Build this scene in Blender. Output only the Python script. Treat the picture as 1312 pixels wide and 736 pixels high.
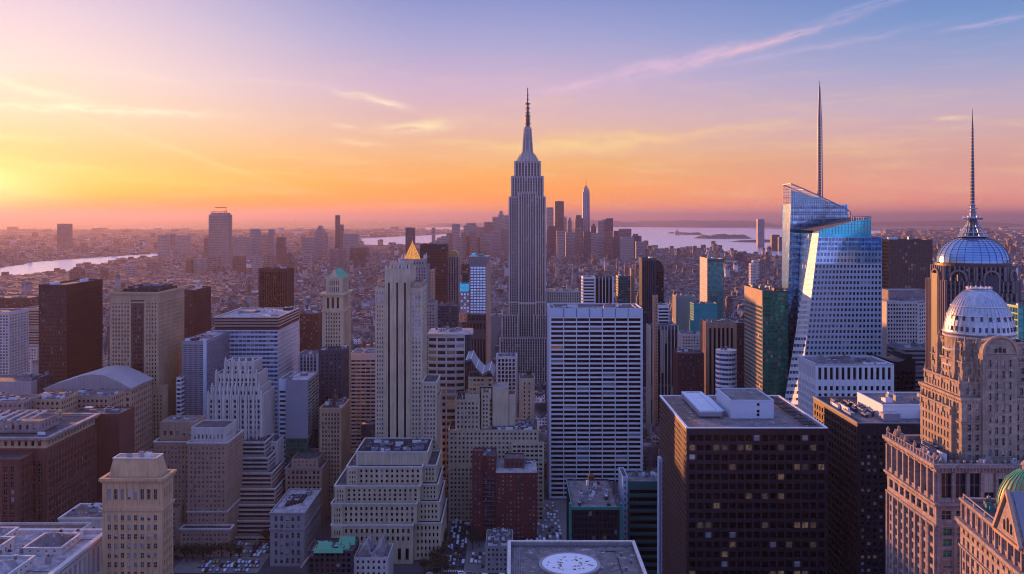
import bpy, math, random
import numpy as np
from mathutils import Vector

for o in list(bpy.data.objects):
    bpy.data.objects.remove(o)
sc = bpy.context.scene
col = sc.collection
R = random.Random(11)
rad = math.radians

# ---------------------------------------------------------------- camera
F, CX, HY, H = 1180.0, 656.0, 278.0, 260.0      # focal length in photo pixels, principal column, horizon row, eye height (m)
cd = bpy.data.cameras.new('camera')
cam = bpy.data.objects.new('camera', cd)
col.objects.link(cam)
cam.location = (0, 0, H)
cam.rotation_euler = (rad(90), 0, 0)
cd.sensor_width = 36
cd.lens = 36 * F / 1312
cd.shift_y = -90 / 1312
cd.clip_start = 1
cd.clip_end = 400000
sc.camera = cam


def wx(px, Y): return (px - CX) / F * Y
def wz(py, Y): return H - (py - HY) / F * Y


# ---------------------------------------------------------------- light, sky, exposure
SUN_AZ, SUN_EL = -38.0, 4.0
sd = bpy.data.lights.new('sun', 'SUN')
sd.energy = 4.2
sd.color = (1.0, 0.39, 0.12)
sd.angle = rad(0.6)
sun = bpy.data.objects.new('sun', sd)
col.objects.link(sun)
ldir = Vector((math.sin(rad(SUN_AZ)) * math.cos(rad(SUN_EL)), math.cos(rad(SUN_AZ)) * math.cos(rad(SUN_EL)), math.sin(rad(SUN_EL))))
sun.rotation_euler = ldir.to_track_quat('Z', 'Y').to_euler()
sun.location = (-300, 400, 900)
sc.view_settings.view_transform = 'Standard'
sc.view_settings.look = 'None'
sc.view_settings.exposure = 1.3
sc.view_settings.gamma = 1.0
sc.view_settings.use_curve_mapping = False
sc.render.engine = 'CYCLES'
sc.cycles.use_denoising = True
sc.cycles.filter_width = 1.1
sc.cycles.max_bounces = 5
sc.cycles.diffuse_bounces = 2
sc.cycles.glossy_bounces = 3
sc.cycles.transmission_bounces = 3
sc.cycles.volume_bounces = 1
sc.cycles.transparent_max_bounces = 6
sc.cycles.sample_clamp_indirect = 4
sc.cycles.caustics_reflective = False
sc.cycles.caustics_refractive = False
HAZE_DENSITY = 3.5e-5
HAZE_G = 0.48
HAZE_COLOR = (0.32, 0.27, 0.37, 1)


def lin(c):
    return tuple(((x / 255) / 12.92 if x / 255 <= .04045 else ((x / 255 + .055) / 1.055) ** 2.4) for x in c) + (1.0,)


class NT:
    """small node-tree helper"""
    def __init__(s, nt):
        s.nt = nt
        s.N = nt.nodes
        s.L = nt.links

    def n(s, t, **k):
        nd = s.N.new(t)
        for a, b in k.items():
            setattr(nd, a, b)
        return nd

    def set(s, sock, v):
        if isinstance(v, bpy.types.NodeSocket):
            s.L.new(v, sock)
        else:
            sock.default_value = v

    def m(s, op, a, b=None, c=None, clamp=False):
        nd = s.N.new('ShaderNodeMath')
        nd.operation = op
        nd.use_clamp = clamp
        s.set(nd.inputs[0], a)
        if b is not None:
            s.set(nd.inputs[1], b)
        if c is not None:
            s.set(nd.inputs[2], c)
        return nd.outputs[0]

    def mix(s, f, a, b, blend='MIX'):
        nd = s.N.new('ShaderNodeMix')
        nd.data_type = 'RGBA'
        nd.clamp_result = False
        nd.blend_type = blend
        s.set(nd.inputs['Factor'], f)
        s.set(nd.inputs[6], a)
        s.set(nd.inputs[7], b)
        return nd.outputs[2]

    def rng(s, v, a, b, c=0.0, d=1.0, interp='LINEAR'):
        nd = s.N.new('ShaderNodeMapRange')
        nd.interpolation_type = interp
        s.set(nd.inputs[0], v)
        for i, x in enumerate((a, b, c, d)):
            s.set(nd.inputs[i + 1], x)
        return nd.outputs[0]

    def noise(s, vec, scale, detail=3.0, rough=.55):
        nd = s.N.new('ShaderNodeTexNoise')
        s.L.new(vec, nd.inputs['Vector'])
        nd.inputs['Scale'].default_value = scale
        nd.inputs['Detail'].default_value = detail
        nd.inputs['Roughness'].default_value = rough
        return nd.outputs['Fac']

    def ramp(s, f, stops, interp='LINEAR'):
        nd = s.N.new('ShaderNodeValToRGB')
        cr = nd.color_ramp
        cr.interpolation = interp
        while len(cr.elements) > 1:
            cr.elements.remove(cr.elements[-1])
        cr.elements[0].position = stops[0][0]
        cr.elements[0].color = stops[0][1]
        for p, c in stops[1:]:
            e = cr.elements.new(p)
            e.color = c
        s.L.new(f, nd.inputs[0])
        return nd.outputs[0]

    def xyz(s, x, y, z):
        nd = s.N.new('ShaderNodeCombineXYZ')
        s.set(nd.inputs[0], x)
        s.set(nd.inputs[1], y)
        s.set(nd.inputs[2], z)
        return nd.outputs[0]

    def sep(s, v):
        nd = s.N.new('ShaderNodeSeparateXYZ')
        s.L.new(v, nd.inputs[0])
        return nd.outputs


def elev(py): return math.degrees(math.atan((HY - py) / F))
def azim(px): return math.degrees(math.atan((px - CX) / F))


AMB = 2.4        # sky behind and above the camera boosted to lift the ambient light


def build_world():
    w = bpy.data.worlds.new('World')
    sc.world = w
    w.use_nodes = True
    t = NT(w.node_tree)
    for n in list(t.N):
        t.N.remove(n)
    tc = t.n('ShaderNodeTexCoord')
    nrm = t.n('ShaderNodeVectorMath', operation='NORMALIZE')
    t.L.new(tc.outputs['Generated'], nrm.inputs[0])
    x, y, z = t.sep(nrm.outputs[0])
    az = t.m('MULTIPLY', t.m('ARCTAN2', x, y), 57.29578)
    el = t.m('MULTIPLY', t.m('ARCSINE', t.m('MINIMUM', t.m('MAXIMUM', z, -1.0), 1.0)), 57.29578)
    e = t.rng(el, 0.0, 15.0)

    def R_(rows):
        return t.ramp(e, [(max(0, elev(py)) / 15.0, lin(c)) for py, c in rows], 'LINEAR')
    rl = R_([(278, (255, 120, 30)), (262, (255, 150, 24)), (250, (255, 192, 50)), (232, (255, 212, 104)), (205, (255, 214, 138)), (165, (255, 224, 188)),
             (110, (254, 228, 218)), (50, (240, 214, 224)), (0, (218, 200, 224))])
    rm = R_([(278, (252, 142, 60)), (262, (253, 150, 50)), (245, (255, 160, 62)), (222, (252, 176, 100)), (198, (245, 186, 136)), (160, (228, 186, 178)),
             (112, (208, 180, 208)), (50, (166, 166, 212)), (0, (136, 148, 206))])
    rr = R_([(278, (232, 138, 120)), (262, (232, 146, 126)), (240, (230, 158, 142)), (200, (222, 170, 162)), (150, (200, 176, 196)), (100, (160, 166, 208)),
             (50, (120, 152, 206)), (0, (98, 136, 198))])
    rb = R_([(278, (136, 124, 172)), (240, (150, 138, 184)), (160, (140, 140, 192)), (60, (112, 130, 192)), (0, (100, 122, 188))])
    rb = t.mix(1.0, rb, (AMB, AMB, AMB, 1), 'MULTIPLY')
    d = t.m('ABSOLUTE', t.m('ADD', az, 31.0))
    d = t.m('MINIMUM', d, t.m('SUBTRACT', 360.0, d))
    c = t.mix(t.rng(d, 0.0, 27.0, interp='SMOOTHSTEP'), rl, rm)
    c = t.mix(t.rng(d, 29.0, 60.0, interp='SMOOTHSTEP'), c, rr)
    c = t.mix(t.rng(d, 60.0, 112.0, interp='SMOOTHSTEP'), c, rb)
    c = t.mix(1.0, c, t.rng(el, 0.3, 3.0, 1.32, 1.0), 'MULTIPLY')      # the air itself glows towards the horizon
    hi = t.mix(t.rng(d, 30.0, 150.0), lin((128, 134, 190)), lin((96, 116, 182)))
    hi = t.mix(1.0, hi, (AMB, AMB, AMB, 1), 'MULTIPLY')
    c = t.mix(t.rng(el, 13.0, 42.0, interp='SMOOTHSTEP'), c, hi)
    # glow round the sun
    sx = t.m('DIVIDE', t.m('ADD', az, 32.0), 4.6)
    sy = t.m('DIVIDE', t.m('SUBTRACT', el, 1.6), 1.5)
    g = t.m('EXPONENT', t.m('MULTIPLY', t.m('ADD', t.m('MULTIPLY', sx, sx), t.m('MULTIPLY', sy, sy)), -1.0))
    c = t.mix(t.m('MULTIPLY', g, 0.8), c, (1.6, 1.3, .62, 1))
    # thin clouds
    nv = t.xyz(t.m('MULTIPLY', az, 0.16), t.m('MULTIPLY', el, 1.1), 0.0)
    n1 = t.noise(nv, 1.0, 6, .6)
    wob = t.noise(t.xyz(t.m('MULTIPLY', az, 0.35), t.m('MULTIPLY', el, 0.35), 3.0), 1.0, 4, .6)
    wob = t.m('SUBTRACT', wob, 0.5)
    streaks = [  # photo pixel centre, angle up to the right (deg), half length and half width in photo px, colour, weight
        ((105, 153), 0, 130, 5, (255, 246, 214), 1.0), ((30, 132), -12, 60, 6, (255, 242, 212), .85), ((190, 112), -8, 70, 4, (250, 226, 214), .35), ((20, 190), 2, 50, 4, (255, 238, 170), .7), ((180, 236), -3, 110, 4, (255, 222, 110), .45), ((330, 222), -4, 80, 3.4, (255, 214, 120), .4), ((390, 205), -2, 60, 3, (255, 214, 140), .4),
        ((150, 176), -18, 110, 3, (255, 232, 190), .35), ((250, 207), -16, 110, 3, (255, 224, 150), .35),
        ((30, 218), -4, 70, 5, (255, 240, 140), .8), ((10, 250), -5, 60, 3, (255, 240, 150), .8), ((110, 222), -2, 120, 6, (255, 225, 130), .3),
        ((477, 130), -11, 44, 4.4, (255, 230, 212), 1.0), ((536, 163), 3, 46, 6, (255, 228, 184), 1.0), ((462, 183), -4, 32, 4, (255, 222, 180), .6),
        ((442, 164), -3, 16, 3, (255, 222, 190), .6), ((330, 110), -2, 60, 3, (250, 222, 212), .2),
        ((730, 112), 10, 45, 4, (236, 196, 216), .55), ((860, 86), 11, 105, 8, (226, 190, 220), .75), ((975, 66), 14, 95, 4.5, (232, 190, 214), .75),
        ((1000, 78), 8, 150, 4, (196, 182, 220), .5), ((1120, 26), 12, 75, 4.5, (178, 176, 218), .55), ((1265, 57), 7, 50, 3, (190, 180, 220), .6),
        ((760, 186), 3, 110, 11, (255, 214, 148), .85), ((880, 175), 7, 120, 4, (250, 204, 158), .6), ((1000, 168), 0, 70, 4, (240, 196, 170), .5),
        ((620, 185), -3, 60, 5, (252, 214, 150), .55), ((700, 215), 1, 160, 7, (255, 196, 104), .4), ((1224, 164), 0, 22, 2.6, (248, 212, 180), .8),
        ((1100, 190), 1, 160, 3.5, (236, 184, 160), .5), ((960, 205), 2, 150, 3.5, (250, 186, 130), .35), ((1100, 182), 2, 45, 4, (240, 190, 176), .5),
    ]
    for (px, py), ang, hl, hw, cc, wt in streaks:
        a0, e0, k = azim(px), elev(py), 1 / 20.6
        ca, sa = math.cos(rad(ang)), math.sin(rad(ang))
        dx = t.m('SUBTRACT', az, a0)
        dy = t.m('SUBTRACT', el, e0)
        u = t.m('ADD', t.m('MULTIPLY', dx, ca), t.m('MULTIPLY', dy, sa))
        v = t.m('SUBTRACT', t.m('MULTIPLY', dy, ca), t.m('MULTIPLY', dx, sa))
        v = t.m('ADD', v, t.m('MULTIPLY', wob, hw * k * 3.2))
        u = t.m('DIVIDE', u, hl * k)
        v = t.m('DIVIDE', v, hw * k)
        g = t.m('EXPONENT', t.m('MULTIPLY', t.m('ADD', t.m('POWER', t.m('ABSOLUTE', u), 2.6), t.m('MULTIPLY', v, v)), -1.0))
        nn = t.noise(t.xyz(t.m('MULTIPLY', u, hl / 34), t.m('MULTIPLY', v, .9), px * .37), 1.0, 5, .62)
        g = t.m('MULTIPLY', g, t.rng(nn, .30, .54))
        c = t.mix(t.m('MULTIPLY', g, wt), c, lin(cc))
    c = t.mix(t.m('MULTIPLY', t.rng(n1, .50, .74), t.rng(el, 11.0, 3.0, 0.0, .42)), c, lin((255, 214, 160)))
    sky = t.n('ShaderNodeTexSky')
    sky.sky_type = 'NISHITA'
    sky.sun_disc = False
    sky.sun_elevation = rad(SUN_EL)
    sky.sun_rotation = rad(SUN_AZ)
    b1 = t.n('ShaderNodeBackground')
    b1.inputs[1].default_value = 0.406
    t.L.new(c, b1.inputs[0])
    b2 = t.n('ShaderNodeBackground')
    b2.inputs[1].default_value = 0.003
    t.L.new(sky.outputs[0], b2.inputs[0])
    ad = t.n('ShaderNodeAddShader')
    t.L.new(b1.outputs[0], ad.inputs[0])
    t.L.new(b2.outputs[0], ad.inputs[1])
    o = t.n('ShaderNodeOutputWorld')
    t.L.new(ad.outputs[0], o.inputs[0])
    w.cycles.sampling_method = 'MANUAL'
    w.cycles.sample_map_resolution = 512


build_world()

# ---------------------------------------------------------------- materials
MATS = {}


def newmat(name):
    m = bpy.data.materials.new(name)
    m.use_nodes = True
    t = NT(m.node_tree)
    b = [n for n in t.N if n.type == 'BSDF_PRINCIPLED'][0]
    MATS[name] = m
    return m, t, b


def wallmat(name, rgb, rough=.85, var=.28, scale=.25, metal=0.0, bump=.25, streak=True, courses=0.0):
    m, t, b = newmat(name)
    pos = t.n('ShaderNodeNewGeometry').outputs['Position']
    n1 = t.noise(pos, scale * .22, 4)
    mp = t.n('ShaderNodeMapping')
    t.L.new(pos, mp.inputs[0])
    mp.inputs['Scale'].default_value = (1.3, 1.3, .10)
    n2 = t.noise(mp.outputs[0], .8, 4, .6)
    n3 = t.noise(pos, 2.2, 3)
    f = t.m('ADD', t.m('MULTIPLY', n1, .45), t.m('MULTIPLY', n2, .35 if streak else .05))
    f = t.m('ADD', f, t.m('MULTIPLY', n3, .20))
    f = t.rng(f, .30, .66, 1 - var, 1 + var * .6)
    if streak and rough > .8:      # soot run-off below the ledges
        m2 = t.n('ShaderNodeMapping')
        t.L.new(pos, m2.inputs[0])
        m2.inputs['Scale'].default_value = (.9, .9, .045)
        f = t.m('MULTIPLY', f, t.rng(t.noise(m2.outputs[0], 1.0, 5, .7), .50, .68, 1.0, .70))
    c = t.mix(1.0, lin(rgb), f, 'MULTIPLY')
    if courses:
        z = t.sep(pos)[2]
        fr = t.m('FRACT', t.m('DIVIDE', z, courses))
        c = t.mix(t.m('MULTIPLY', t.m('LESS_THAN', fr, .10), .35), c, (.02, .02, .02, 1))
        xx, yy, zz = t.sep(pos)      # each course is laid in blocks of slightly different stone
        row = t.m('FLOOR', t.m('DIVIDE', z, courses))
        blk = t.m('FLOOR', t.m('ADD', t.m('DIVIDE', t.m('ADD', xx, yy), courses * 2.2), t.m('MULTIPLY', row, .5)))
        wn = t.n('ShaderNodeTexWhiteNoise', noise_dimensions='3D')
        t.L.new(t.xyz(blk, row, 0.0), wn.inputs['Vector'])
        c = t.mix(1.0, c, t.rng(wn.outputs[0], 0, 1, .78, 1.16), 'MULTIPLY')
    if name.startswith('roof'):      # patched membrane, ponding marks and grit
        v = t.n('ShaderNodeTexVoronoi')
        mv = t.n('ShaderNodeMapping')
        t.L.new(pos, mv.inputs[0])
        mv.inputs['Scale'].default_value = (.16, .11, .05)
        t.L.new(mv.outputs[0], v.inputs['Vector'])
        sc_ = t.n('ShaderNodeSeparateColor')
        t.L.new(v.outputs['Color'], sc_.inputs[0])
        c = t.mix(1.0, c, t.rng(sc_.outputs[0], 0, 1, .72, 1.2), 'MULTIPLY')
        st_ = t.rng(t.noise(pos, .14, 6, .7), .50, .56)
        c = t.mix(t.m('MULTIPLY', st_, .45), c, lin((52, 48, 54)))
        st_ = t.rng(t.noise(pos, .30, 5, .7), .60, .64)
        c = t.mix(t.m('MULTIPLY', st_, .5), c, lin((196, 188, 190)))
    t.L.new(c, b.inputs['Base Color'])
    b.inputs['Roughness'].default_value = rough
    b.inputs['Metallic'].default_value = metal
    if bump:
        bn = t.n('ShaderNodeBump')
        bn.inputs['Strength'].default_value = bump
        bn.inputs['Distance'].default_value = .12
        t.L.new(n3, bn.inputs['Height'])
        t.L.new(bn.outputs[0], b.inputs['Normal'])
    return m


def glassmat(name, rgb, rough=.1, metal=0.0, spec=.5, var=.35, wav=.0):
    m, t, b = newmat(name)
    g = t.n('ShaderNodeNewGeometry')
    oi = t.n('ShaderNodeObjectInfo')
    r = t.m('FRACT', t.m('ADD', g.outputs['Random Per Island'], oi.outputs['Random']))
    n = t.noise(g.outputs['Position'], .35, 2)
    f = t.m('ADD', t.rng(r, 0, 1, 1 - var, 1 + var), t.m('MULTIPLY', t.m('SUBTRACT', n, .5), var * 1.6))
    c = t.mix(1.0, lin(rgb), f, 'MULTIPLY')
    t.L.new(c, b.inputs['Base Color'])
    b.inputs['Roughness'].default_value = rough
    b.inputs['Metallic'].default_value = metal
    b.inputs['Specular IOR Level'].default_value = spec
    bn = t.n('ShaderNodeBump')
    bn.inputs['Strength'].default_value = .18 + wav
    bn.inputs['Distance'].default_value = .1
    t.L.new(t.noise(g.outputs['Position'], .25, 2), bn.inputs['Height'])
    t.L.new(bn.outputs[0], b.inputs['Normal'])
    return m


def litmat(name, rgb, strength):
    m, t, b = newmat(name)
    g = t.n('ShaderNodeNewGeometry')
    oi = t.n('ShaderNodeObjectInfo')
    r = t.m('FRACT', t.m('ADD', g.outputs['Random Per Island'], oi.outputs['Random']))
    n = t.noise(g.outputs['Position'], .9, 3, .7)
    f = t.m('MULTIPLY', t.rng(n, .35, .66, .12, 1.0), t.rng(r, 0, 1, .35, 1.1))
    t.L.new(t.m('MULTIPLY', f, strength), b.inputs['Emission Strength'])
    b.inputs['Emission Color'].default_value = lin(rgb)
    b.inputs['Base Color'].default_value = (.05, .045, .04, 1)
    b.inputs['Roughness'].default_value = .2
    return m


wallmat('cream_stone', (192, 174, 146), var=.34)
wallmat('tan_stone', (176, 150, 120), var=.34)
wallmat('tan_ornate', (150, 134, 120), var=.4, courses=.9, bump=.5)
wallmat('pale_stone', (196, 188, 182))
wallmat('grey_stone', (150, 146, 146))
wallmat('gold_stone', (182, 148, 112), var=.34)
wallmat('warm_stone', (168, 138, 116), bump=.5)
wallmat('pink_stone', (146, 132, 130), var=.35, bump=.5, courses=.8)
wallmat('white_panel', (206, 208, 214), rough=.6, var=.12)
wallmat('spandrel_blue', (154, 170, 186), rough=.45, var=.12)
wallmat('bluewhite_panel', (176, 190, 208), rough=.55, var=.10)
wallmat('grey_panel', (128, 130, 142), rough=.6, var=.14)
wallmat('darkgrey_panel', (66, 68, 82), rough=.6, var=.2)
wallmat('slate_panel', (52, 52, 64), rough=.55, var=.2)
wallmat('brown_brick', (98, 62, 54))
wallmat('maroon_brick', (84, 46, 42))
wallmat('red_brick', (112, 50, 44), courses=.6)
wallmat('brown_metal', (60, 32, 38), rough=.6, var=.25)
wallmat('bronze_metal', (82, 60, 54), rough=.5, var=.3, metal=.2)
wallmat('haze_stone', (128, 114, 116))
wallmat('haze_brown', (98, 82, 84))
wallmat('black_metal', (44, 38, 47), rough=.4, var=.2, metal=.3)
wallmat('steel', (120, 122, 134), rough=.4, var=.2, metal=.5)
wallmat('teal_metal', (40, 128, 116), rough=.5, var=.3)
wallmat('teal_dark', (30, 84, 84), rough=.5, var=.2)
wallmat('green_copper', (76, 158, 120), rough=.7, var=.3)
wallmat('gold_copper', (150, 134, 88), rough=.45, var=.4, metal=.4)
wallmat('silver_lead', (176, 180, 190), rough=.38, var=.6, metal=.75)
wallmat('roof_tar', (88, 82, 88), var=.5, scale=.5, streak=False)
wallmat('roof_gravel', (126, 118, 120), var=.45, scale=.6, streak=False)
wallmat('roof_dark', (40, 38, 46), var=.5, scale=.6, streak=False)
wallmat('roof_white', (176, 170, 174), var=.3, scale=.6, streak=False)
wallmat('roof_brown', (118, 92, 84), var=.4, scale=.5, streak=False)
wallmat('wood', (96, 66, 44), var=.3)
wallmat('concrete', (150, 144, 146), var=.25)
wallmat('bark', (54, 42, 34), var=.3)
glassmat('pane_dark', (34, 36, 46), .12, 0, .5)
glassmat('pane_black', (14, 12, 16), .15, 0, .28)
glassmat('pane_blind', (120, 122, 130), .45, 0, .3)
glassmat('pane_sky', (96, 116, 150), .08, .7)
glassmat('blind', (168, 162, 154), .7, 0, .2)
glassmat('pane_bronze', (54, 34, 34), .14, .25)
glassmat('pane_sunlit', (196, 192, 186), .42, .25, var=.22)
glassmat('pane_blue', (126, 178, 200), .08, .75)
glassmat('pane_paleblue', (158, 200, 222), .16, .65, var=.15)
glassmat('pane_cyan', (60, 196, 214), .12, .6, var=.15)
glassmat('pane_teal', (36, 124, 122), .1, .5, var=.45)
glassmat('pane_green', (30, 112, 84), .1, .5, var=.5, wav=.2)
glassmat('dome_glass', (128, 166, 208), .24, .7, var=.2)
litmat('lit_warm', (255, 204, 158), .055)
litmat('lit_soft', (255, 218, 186), .03)
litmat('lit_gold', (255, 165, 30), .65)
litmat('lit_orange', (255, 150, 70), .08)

m, t, b = newmat('leafage')
pos = t.n('ShaderNodeNewGeometry').outputs['Position']
t.L.new(t.ramp(t.noise(pos, .9, 3), [(.3, lin((44, 42, 28))), (.7, lin((84, 66, 40)))]), b.inputs['Base Color'])
b.inputs['Roughness'].default_value = .8

m, t, b = newmat('river_water')
pos = t.n('ShaderNodeNewGeometry').outputs['Position']
b.inputs['Base Color'].default_value = (.70, .70, .80, 1)
b.inputs['Metallic'].default_value = .6
b.inputs['Roughness'].default_value = .26
b.inputs['Specular IOR Level'].default_value = 1.0
bn = t.n('ShaderNodeBump')
bn.inputs['Strength'].default_value = .08
bn.inputs['Distance'].default_value = 1.5
nz = t.noise(pos, .02, 5, .65)
t.L.new(nz, bn.inputs['Height'])
t.L.new(bn.outputs[0], b.inputs['Normal'])

m, t, b = newmat('far_ground')
pos = t.n('ShaderNodeNewGeometry').outputs['Position']
vo = t.n('ShaderNodeTexVoronoi')
t.L.new(pos, vo.inputs['Vector'])
vo.inputs['Scale'].default_value = .012
sepc = t.n('ShaderNodeSeparateColor')
t.L.new(vo.outputs['Color'], sepc.inputs[0])
c1 = t.ramp(sepc.outputs[0], [(0, lin((58, 50, 46))), (.55, lin((92, 78, 72))), (.8, lin((128, 112, 104))), (.93, lin((196, 186, 180)))])
wood = t.rng(t.noise(pos, .0005, 5, .6), .50, .60)
c1 = t.mix(t.m('MULTIPLY', wood, .75), c1, lin((50, 48, 40)))
near = t.rng(t.sep(pos)[1], 3000, 6000)
asph = t.mix(t.noise(pos, .25, 4), lin((44, 43, 48)), lin((76, 72, 76)))
t.L.new(t.mix(near, asph, c1), b.inputs['Base Color'])
b.inputs['Roughness'].default_value = .95

for nm_, c_ in (('asphalt', (58, 57, 62)), ('pavement', (128, 122, 120)), ('paint_white', (210, 208, 200)), ('hill_wood', (70, 62, 56))):
    wallmat(nm_, c_, var=.35, scale=.6, streak=False)


def citymat():
    """masonry of the low city fabric: the wall colour is stored per building, windows follow the storeys"""
    m, t, b = newmat('city_masonry')
    g = t.n('ShaderNodeNewGeometry')
    pos, nor = g.outputs['Position'], g.outputs['Normal']
    at = t.n('ShaderNodeAttribute', attribute_name='tone')
    x, y, z = t.sep(pos)
    nx, ny, nz = t.sep(nor)
    side = t.m('GREATER_THAN', t.m('ABSOLUTE', nx), .6)
    u = t.m('ADD', t.m('MULTIPLY', side, y), t.m('MULTIPLY', t.m('SUBTRACT', 1.0, side), x))
    fu = t.m('FRACT', t.m('DIVIDE', u, 3.1))
    fz = t.m('FRACT', t.m('DIVIDE', z, 3.7))
    w = t.m('MULTIPLY', t.m('LESS_THAN', t.m('ABSOLUTE', t.m('SUBTRACT', fu, .5)), .25), t.m('LESS_THAN', t.m('ABSOLUTE', t.m('SUBTRACT', fz, .52)), .26))
    wn = t.n('ShaderNodeTexWhiteNoise', noise_dimensions='3D')
    t.L.new(t.xyz(t.m('FLOOR', t.m('DIVIDE', u, 3.1)), t.m('FLOOR', t.m('DIVIDE', z, 3.7)), t.m('FLOOR', t.m('DIVIDE', t.m('ADD', x, y), 60.0))), wn.inputs['Vector'])
    wall = t.m('LESS_THAN', t.m('ABSOLUTE', nz), .5)
    w = t.m('MULTIPLY', w, wall)
    n = t.noise(pos, .35, 4, .6)
    vary = t.rng(n, .3, .7, .72, 1.2)
    wc = t.mix(1.0, at.outputs['Color'], vary, 'MULTIPLY')
    glass = t.ramp(wn.outputs[0], [(0, lin((26, 27, 34))), (.7, lin((44, 46, 58))), (.86, lin((110, 108, 118)))], 'CONSTANT')
    rn = t.noise(pos, .07, 2)
    roof = t.mix(1.0, t.ramp(rn, [(.36, lin((50, 46, 50))), (.5, lin((84, 77, 80))), (.64, lin((132, 124, 126)))]), vary, 'MULTIPLY')
    wc = t.mix(1.0, wc, (1.25, 1.22, 1.25, 1), 'MULTIPLY')
    cc = t.mix(wall, roof, wc)
    cc = t.mix(w, cc, glass)
    t.L.new(cc, b.inputs['Base Color'])
    t.L.new(t.rng(w, 0, 1, .85, .25), b.inputs['Roughness'])
    t.L.new(t.m('MULTIPLY', t.m('MULTIPLY', w, t.m('GREATER_THAN', wn.outputs[0], .985)), .12), b.inputs['Emission Strength'])
    b.inputs['Emission Color'].default_value = lin((255, 190, 90))


citymat()

# ---------------------------------------------------------------- mesh helpers
class MB:
    def __init__(s):
        s.v, s.f, s.m, s.names = [], [], [], []

    def mi(s, name):
        if name not in s.names:
            s.names.append(name)
        return s.names.index(name)

    def face(s, pts, mat):
        i = len(s.v)
        s.v.extend(tuple(p) for p in pts)
        s.f.append(tuple(range(i, i + len(pts))))
        s.m.append(s.mi(mat))

    def idx(s, verts, faces, mat):
        i = len(s.v)
        s.v.extend(tuple(p) for p in verts)
        k = s.mi(mat)
        for f in faces:
            s.f.append(tuple(i + j for j in f))
            s.m.append(k)

    def box(s, x0, x1, y0, y1, z0, z1, mat, top=None):
        v = [(x0, y0, z0), (x1, y0, z0), (x1, y1, z0), (x0, y1, z0), (x0, y0, z1), (x1, y0, z1), (x1, y1, z1), (x0, y1, z1)]
        s.idx(v, [(0, 1, 5, 4), (1, 2, 6, 5), (2, 3, 7, 6), (3, 0, 4, 7), (3, 2, 1, 0)] + ([] if top else [(4, 5, 6, 7)]), mat)
        if top:
            s.face([v[4], v[5], v[6], v[7]], top)

    def frustum(s, x0, x1, y0, y1, z0, X0, X1, Y0, Y1, z1, mat):
        v = [(x0, y0, z0), (x1, y0, z0), (x1, y1, z0), (x0, y1, z0), (X0, Y0, z1), (X1, Y0, z1), (X1, Y1, z1), (X0, Y1, z1)]
        s.idx(v, [(0, 1, 5, 4), (1, 2, 6, 5), (2, 3, 7, 6), (3, 0, 4, 7), (3, 2, 1, 0), (4, 5, 6, 7)], mat)

    def prism(s, poly, z0, z1, mat, top=None):
        n = len(poly)
        v = [(x, y, z0) for x, y in poly] + [(x, y, z1) for x, y in poly]
        s.idx(v, [(i, (i + 1) % n, (i + 1) % n + n, i + n) for i in range(n)] + [tuple(reversed(range(n)))], mat)
        s.face(v[n:], top or mat)

    def lathe(s, cx, cy, prof, n, mat, a0=0.0):
        v, f = [], []
        for r, z in prof:
            for k in range(n):
                a = a0 + 2 * math.pi * k / n
                v.append((cx + r * math.cos(a), cy + r * math.sin(a), z))
        for j in range(len(prof) - 1):
            for k in range(n):
                k2 = (k + 1) % n
                f.append((j * n + k, j * n + k2, (j + 1) * n + k2, (j + 1) * n + k))
        f.append(tuple(reversed(range(n))))
        f.append(tuple((len(prof) - 1) * n + k for k in range(n)))
        s.idx(v, f, mat)

    def bar(s, p, q, w, mat, w2=None):
        """square bar from p to q"""
        p, q = Vector(p), Vector(q)
        d = (q - p)
        if d.length < 1e-6:
            return
        d.normalize()
        a = d.cross(Vector((0, 0, 1)))
        if a.length < .05:
            a = Vector((1, 0, 0))
        a.normalize()
        b = d.cross(a)
        w2 = w if w2 is None else w2
        v = [p + (a * i + b * j) * w / 2 for i, j in ((-1, -1), (1, -1), (1, 1), (-1, 1))] + [q + (a * i + b * j) * w2 / 2 for i, j in ((-1, -1), (1, -1), (1, 1), (-1, 1))]
        s.idx(v, [(0, 1, 5, 4), (1, 2, 6, 5), (2, 3, 7, 6), (3, 0, 4, 7), (3, 2, 1, 0), (4, 5, 6, 7)], mat)

    def ring(s, x0, x1, y0, y1, z0, z1, out, inn, mat):
        """square-section ring round a rectangle"""
        o = [(x0 - out, y0 - out), (x1 + out, y0 - out), (x1 + out, y1 + out), (x0 - out, y1 + out)]
        i = [(x0 + inn, y0 + inn), (x1 - inn, y0 + inn), (x1 - inn, y1 - inn), (x0 + inn, y1 - inn)]
        v = [(a, b, z0) for a, b in o] + [(a, b, z1) for a, b in o] + [(a, b, z0) for a, b in i] + [(a, b, z1) for a, b in i]
        f = []
        for k in range(4):
            j = (k + 1) % 4
            f += [(k, j, j + 4, k + 4), (j + 8, k + 8, k + 12, j + 12), (k + 4, j + 4, j + 12, k + 12), (k + 8, j + 8, j, k)]
        s.idx(v, f, mat)

    def build(s, name, parent=None, org=(0, 0), smooth=False, coll=True):
        if not s.f:
            return None
        me = bpy.data.meshes.new(name)
        ox, oy = org
        me.from_pydata([(a - ox, b - oy, c) for a, b, c in s.v], [], s.f)
        for nme in s.names:
            me.materials.append(MATS[nme])
        if len(s.names) > 1:
            me.polygons.foreach_set('material_index', s.m)
        if smooth:
            me.polygons.foreach_set('use_smooth', [True] * len(s.f))
        me.update()
        o = bpy.data.objects.new(name, me)
        col.objects.link(o)
        if parent:
            o.parent = parent
        return o


def tag(o, label=None, cat=None, group=None, kind=None):
    if label:
        o['label'] = label
    if cat:
        o['category'] = cat
    if group:
        o['group'] = group
    if kind:
        o['kind'] = kind
    return o


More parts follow.
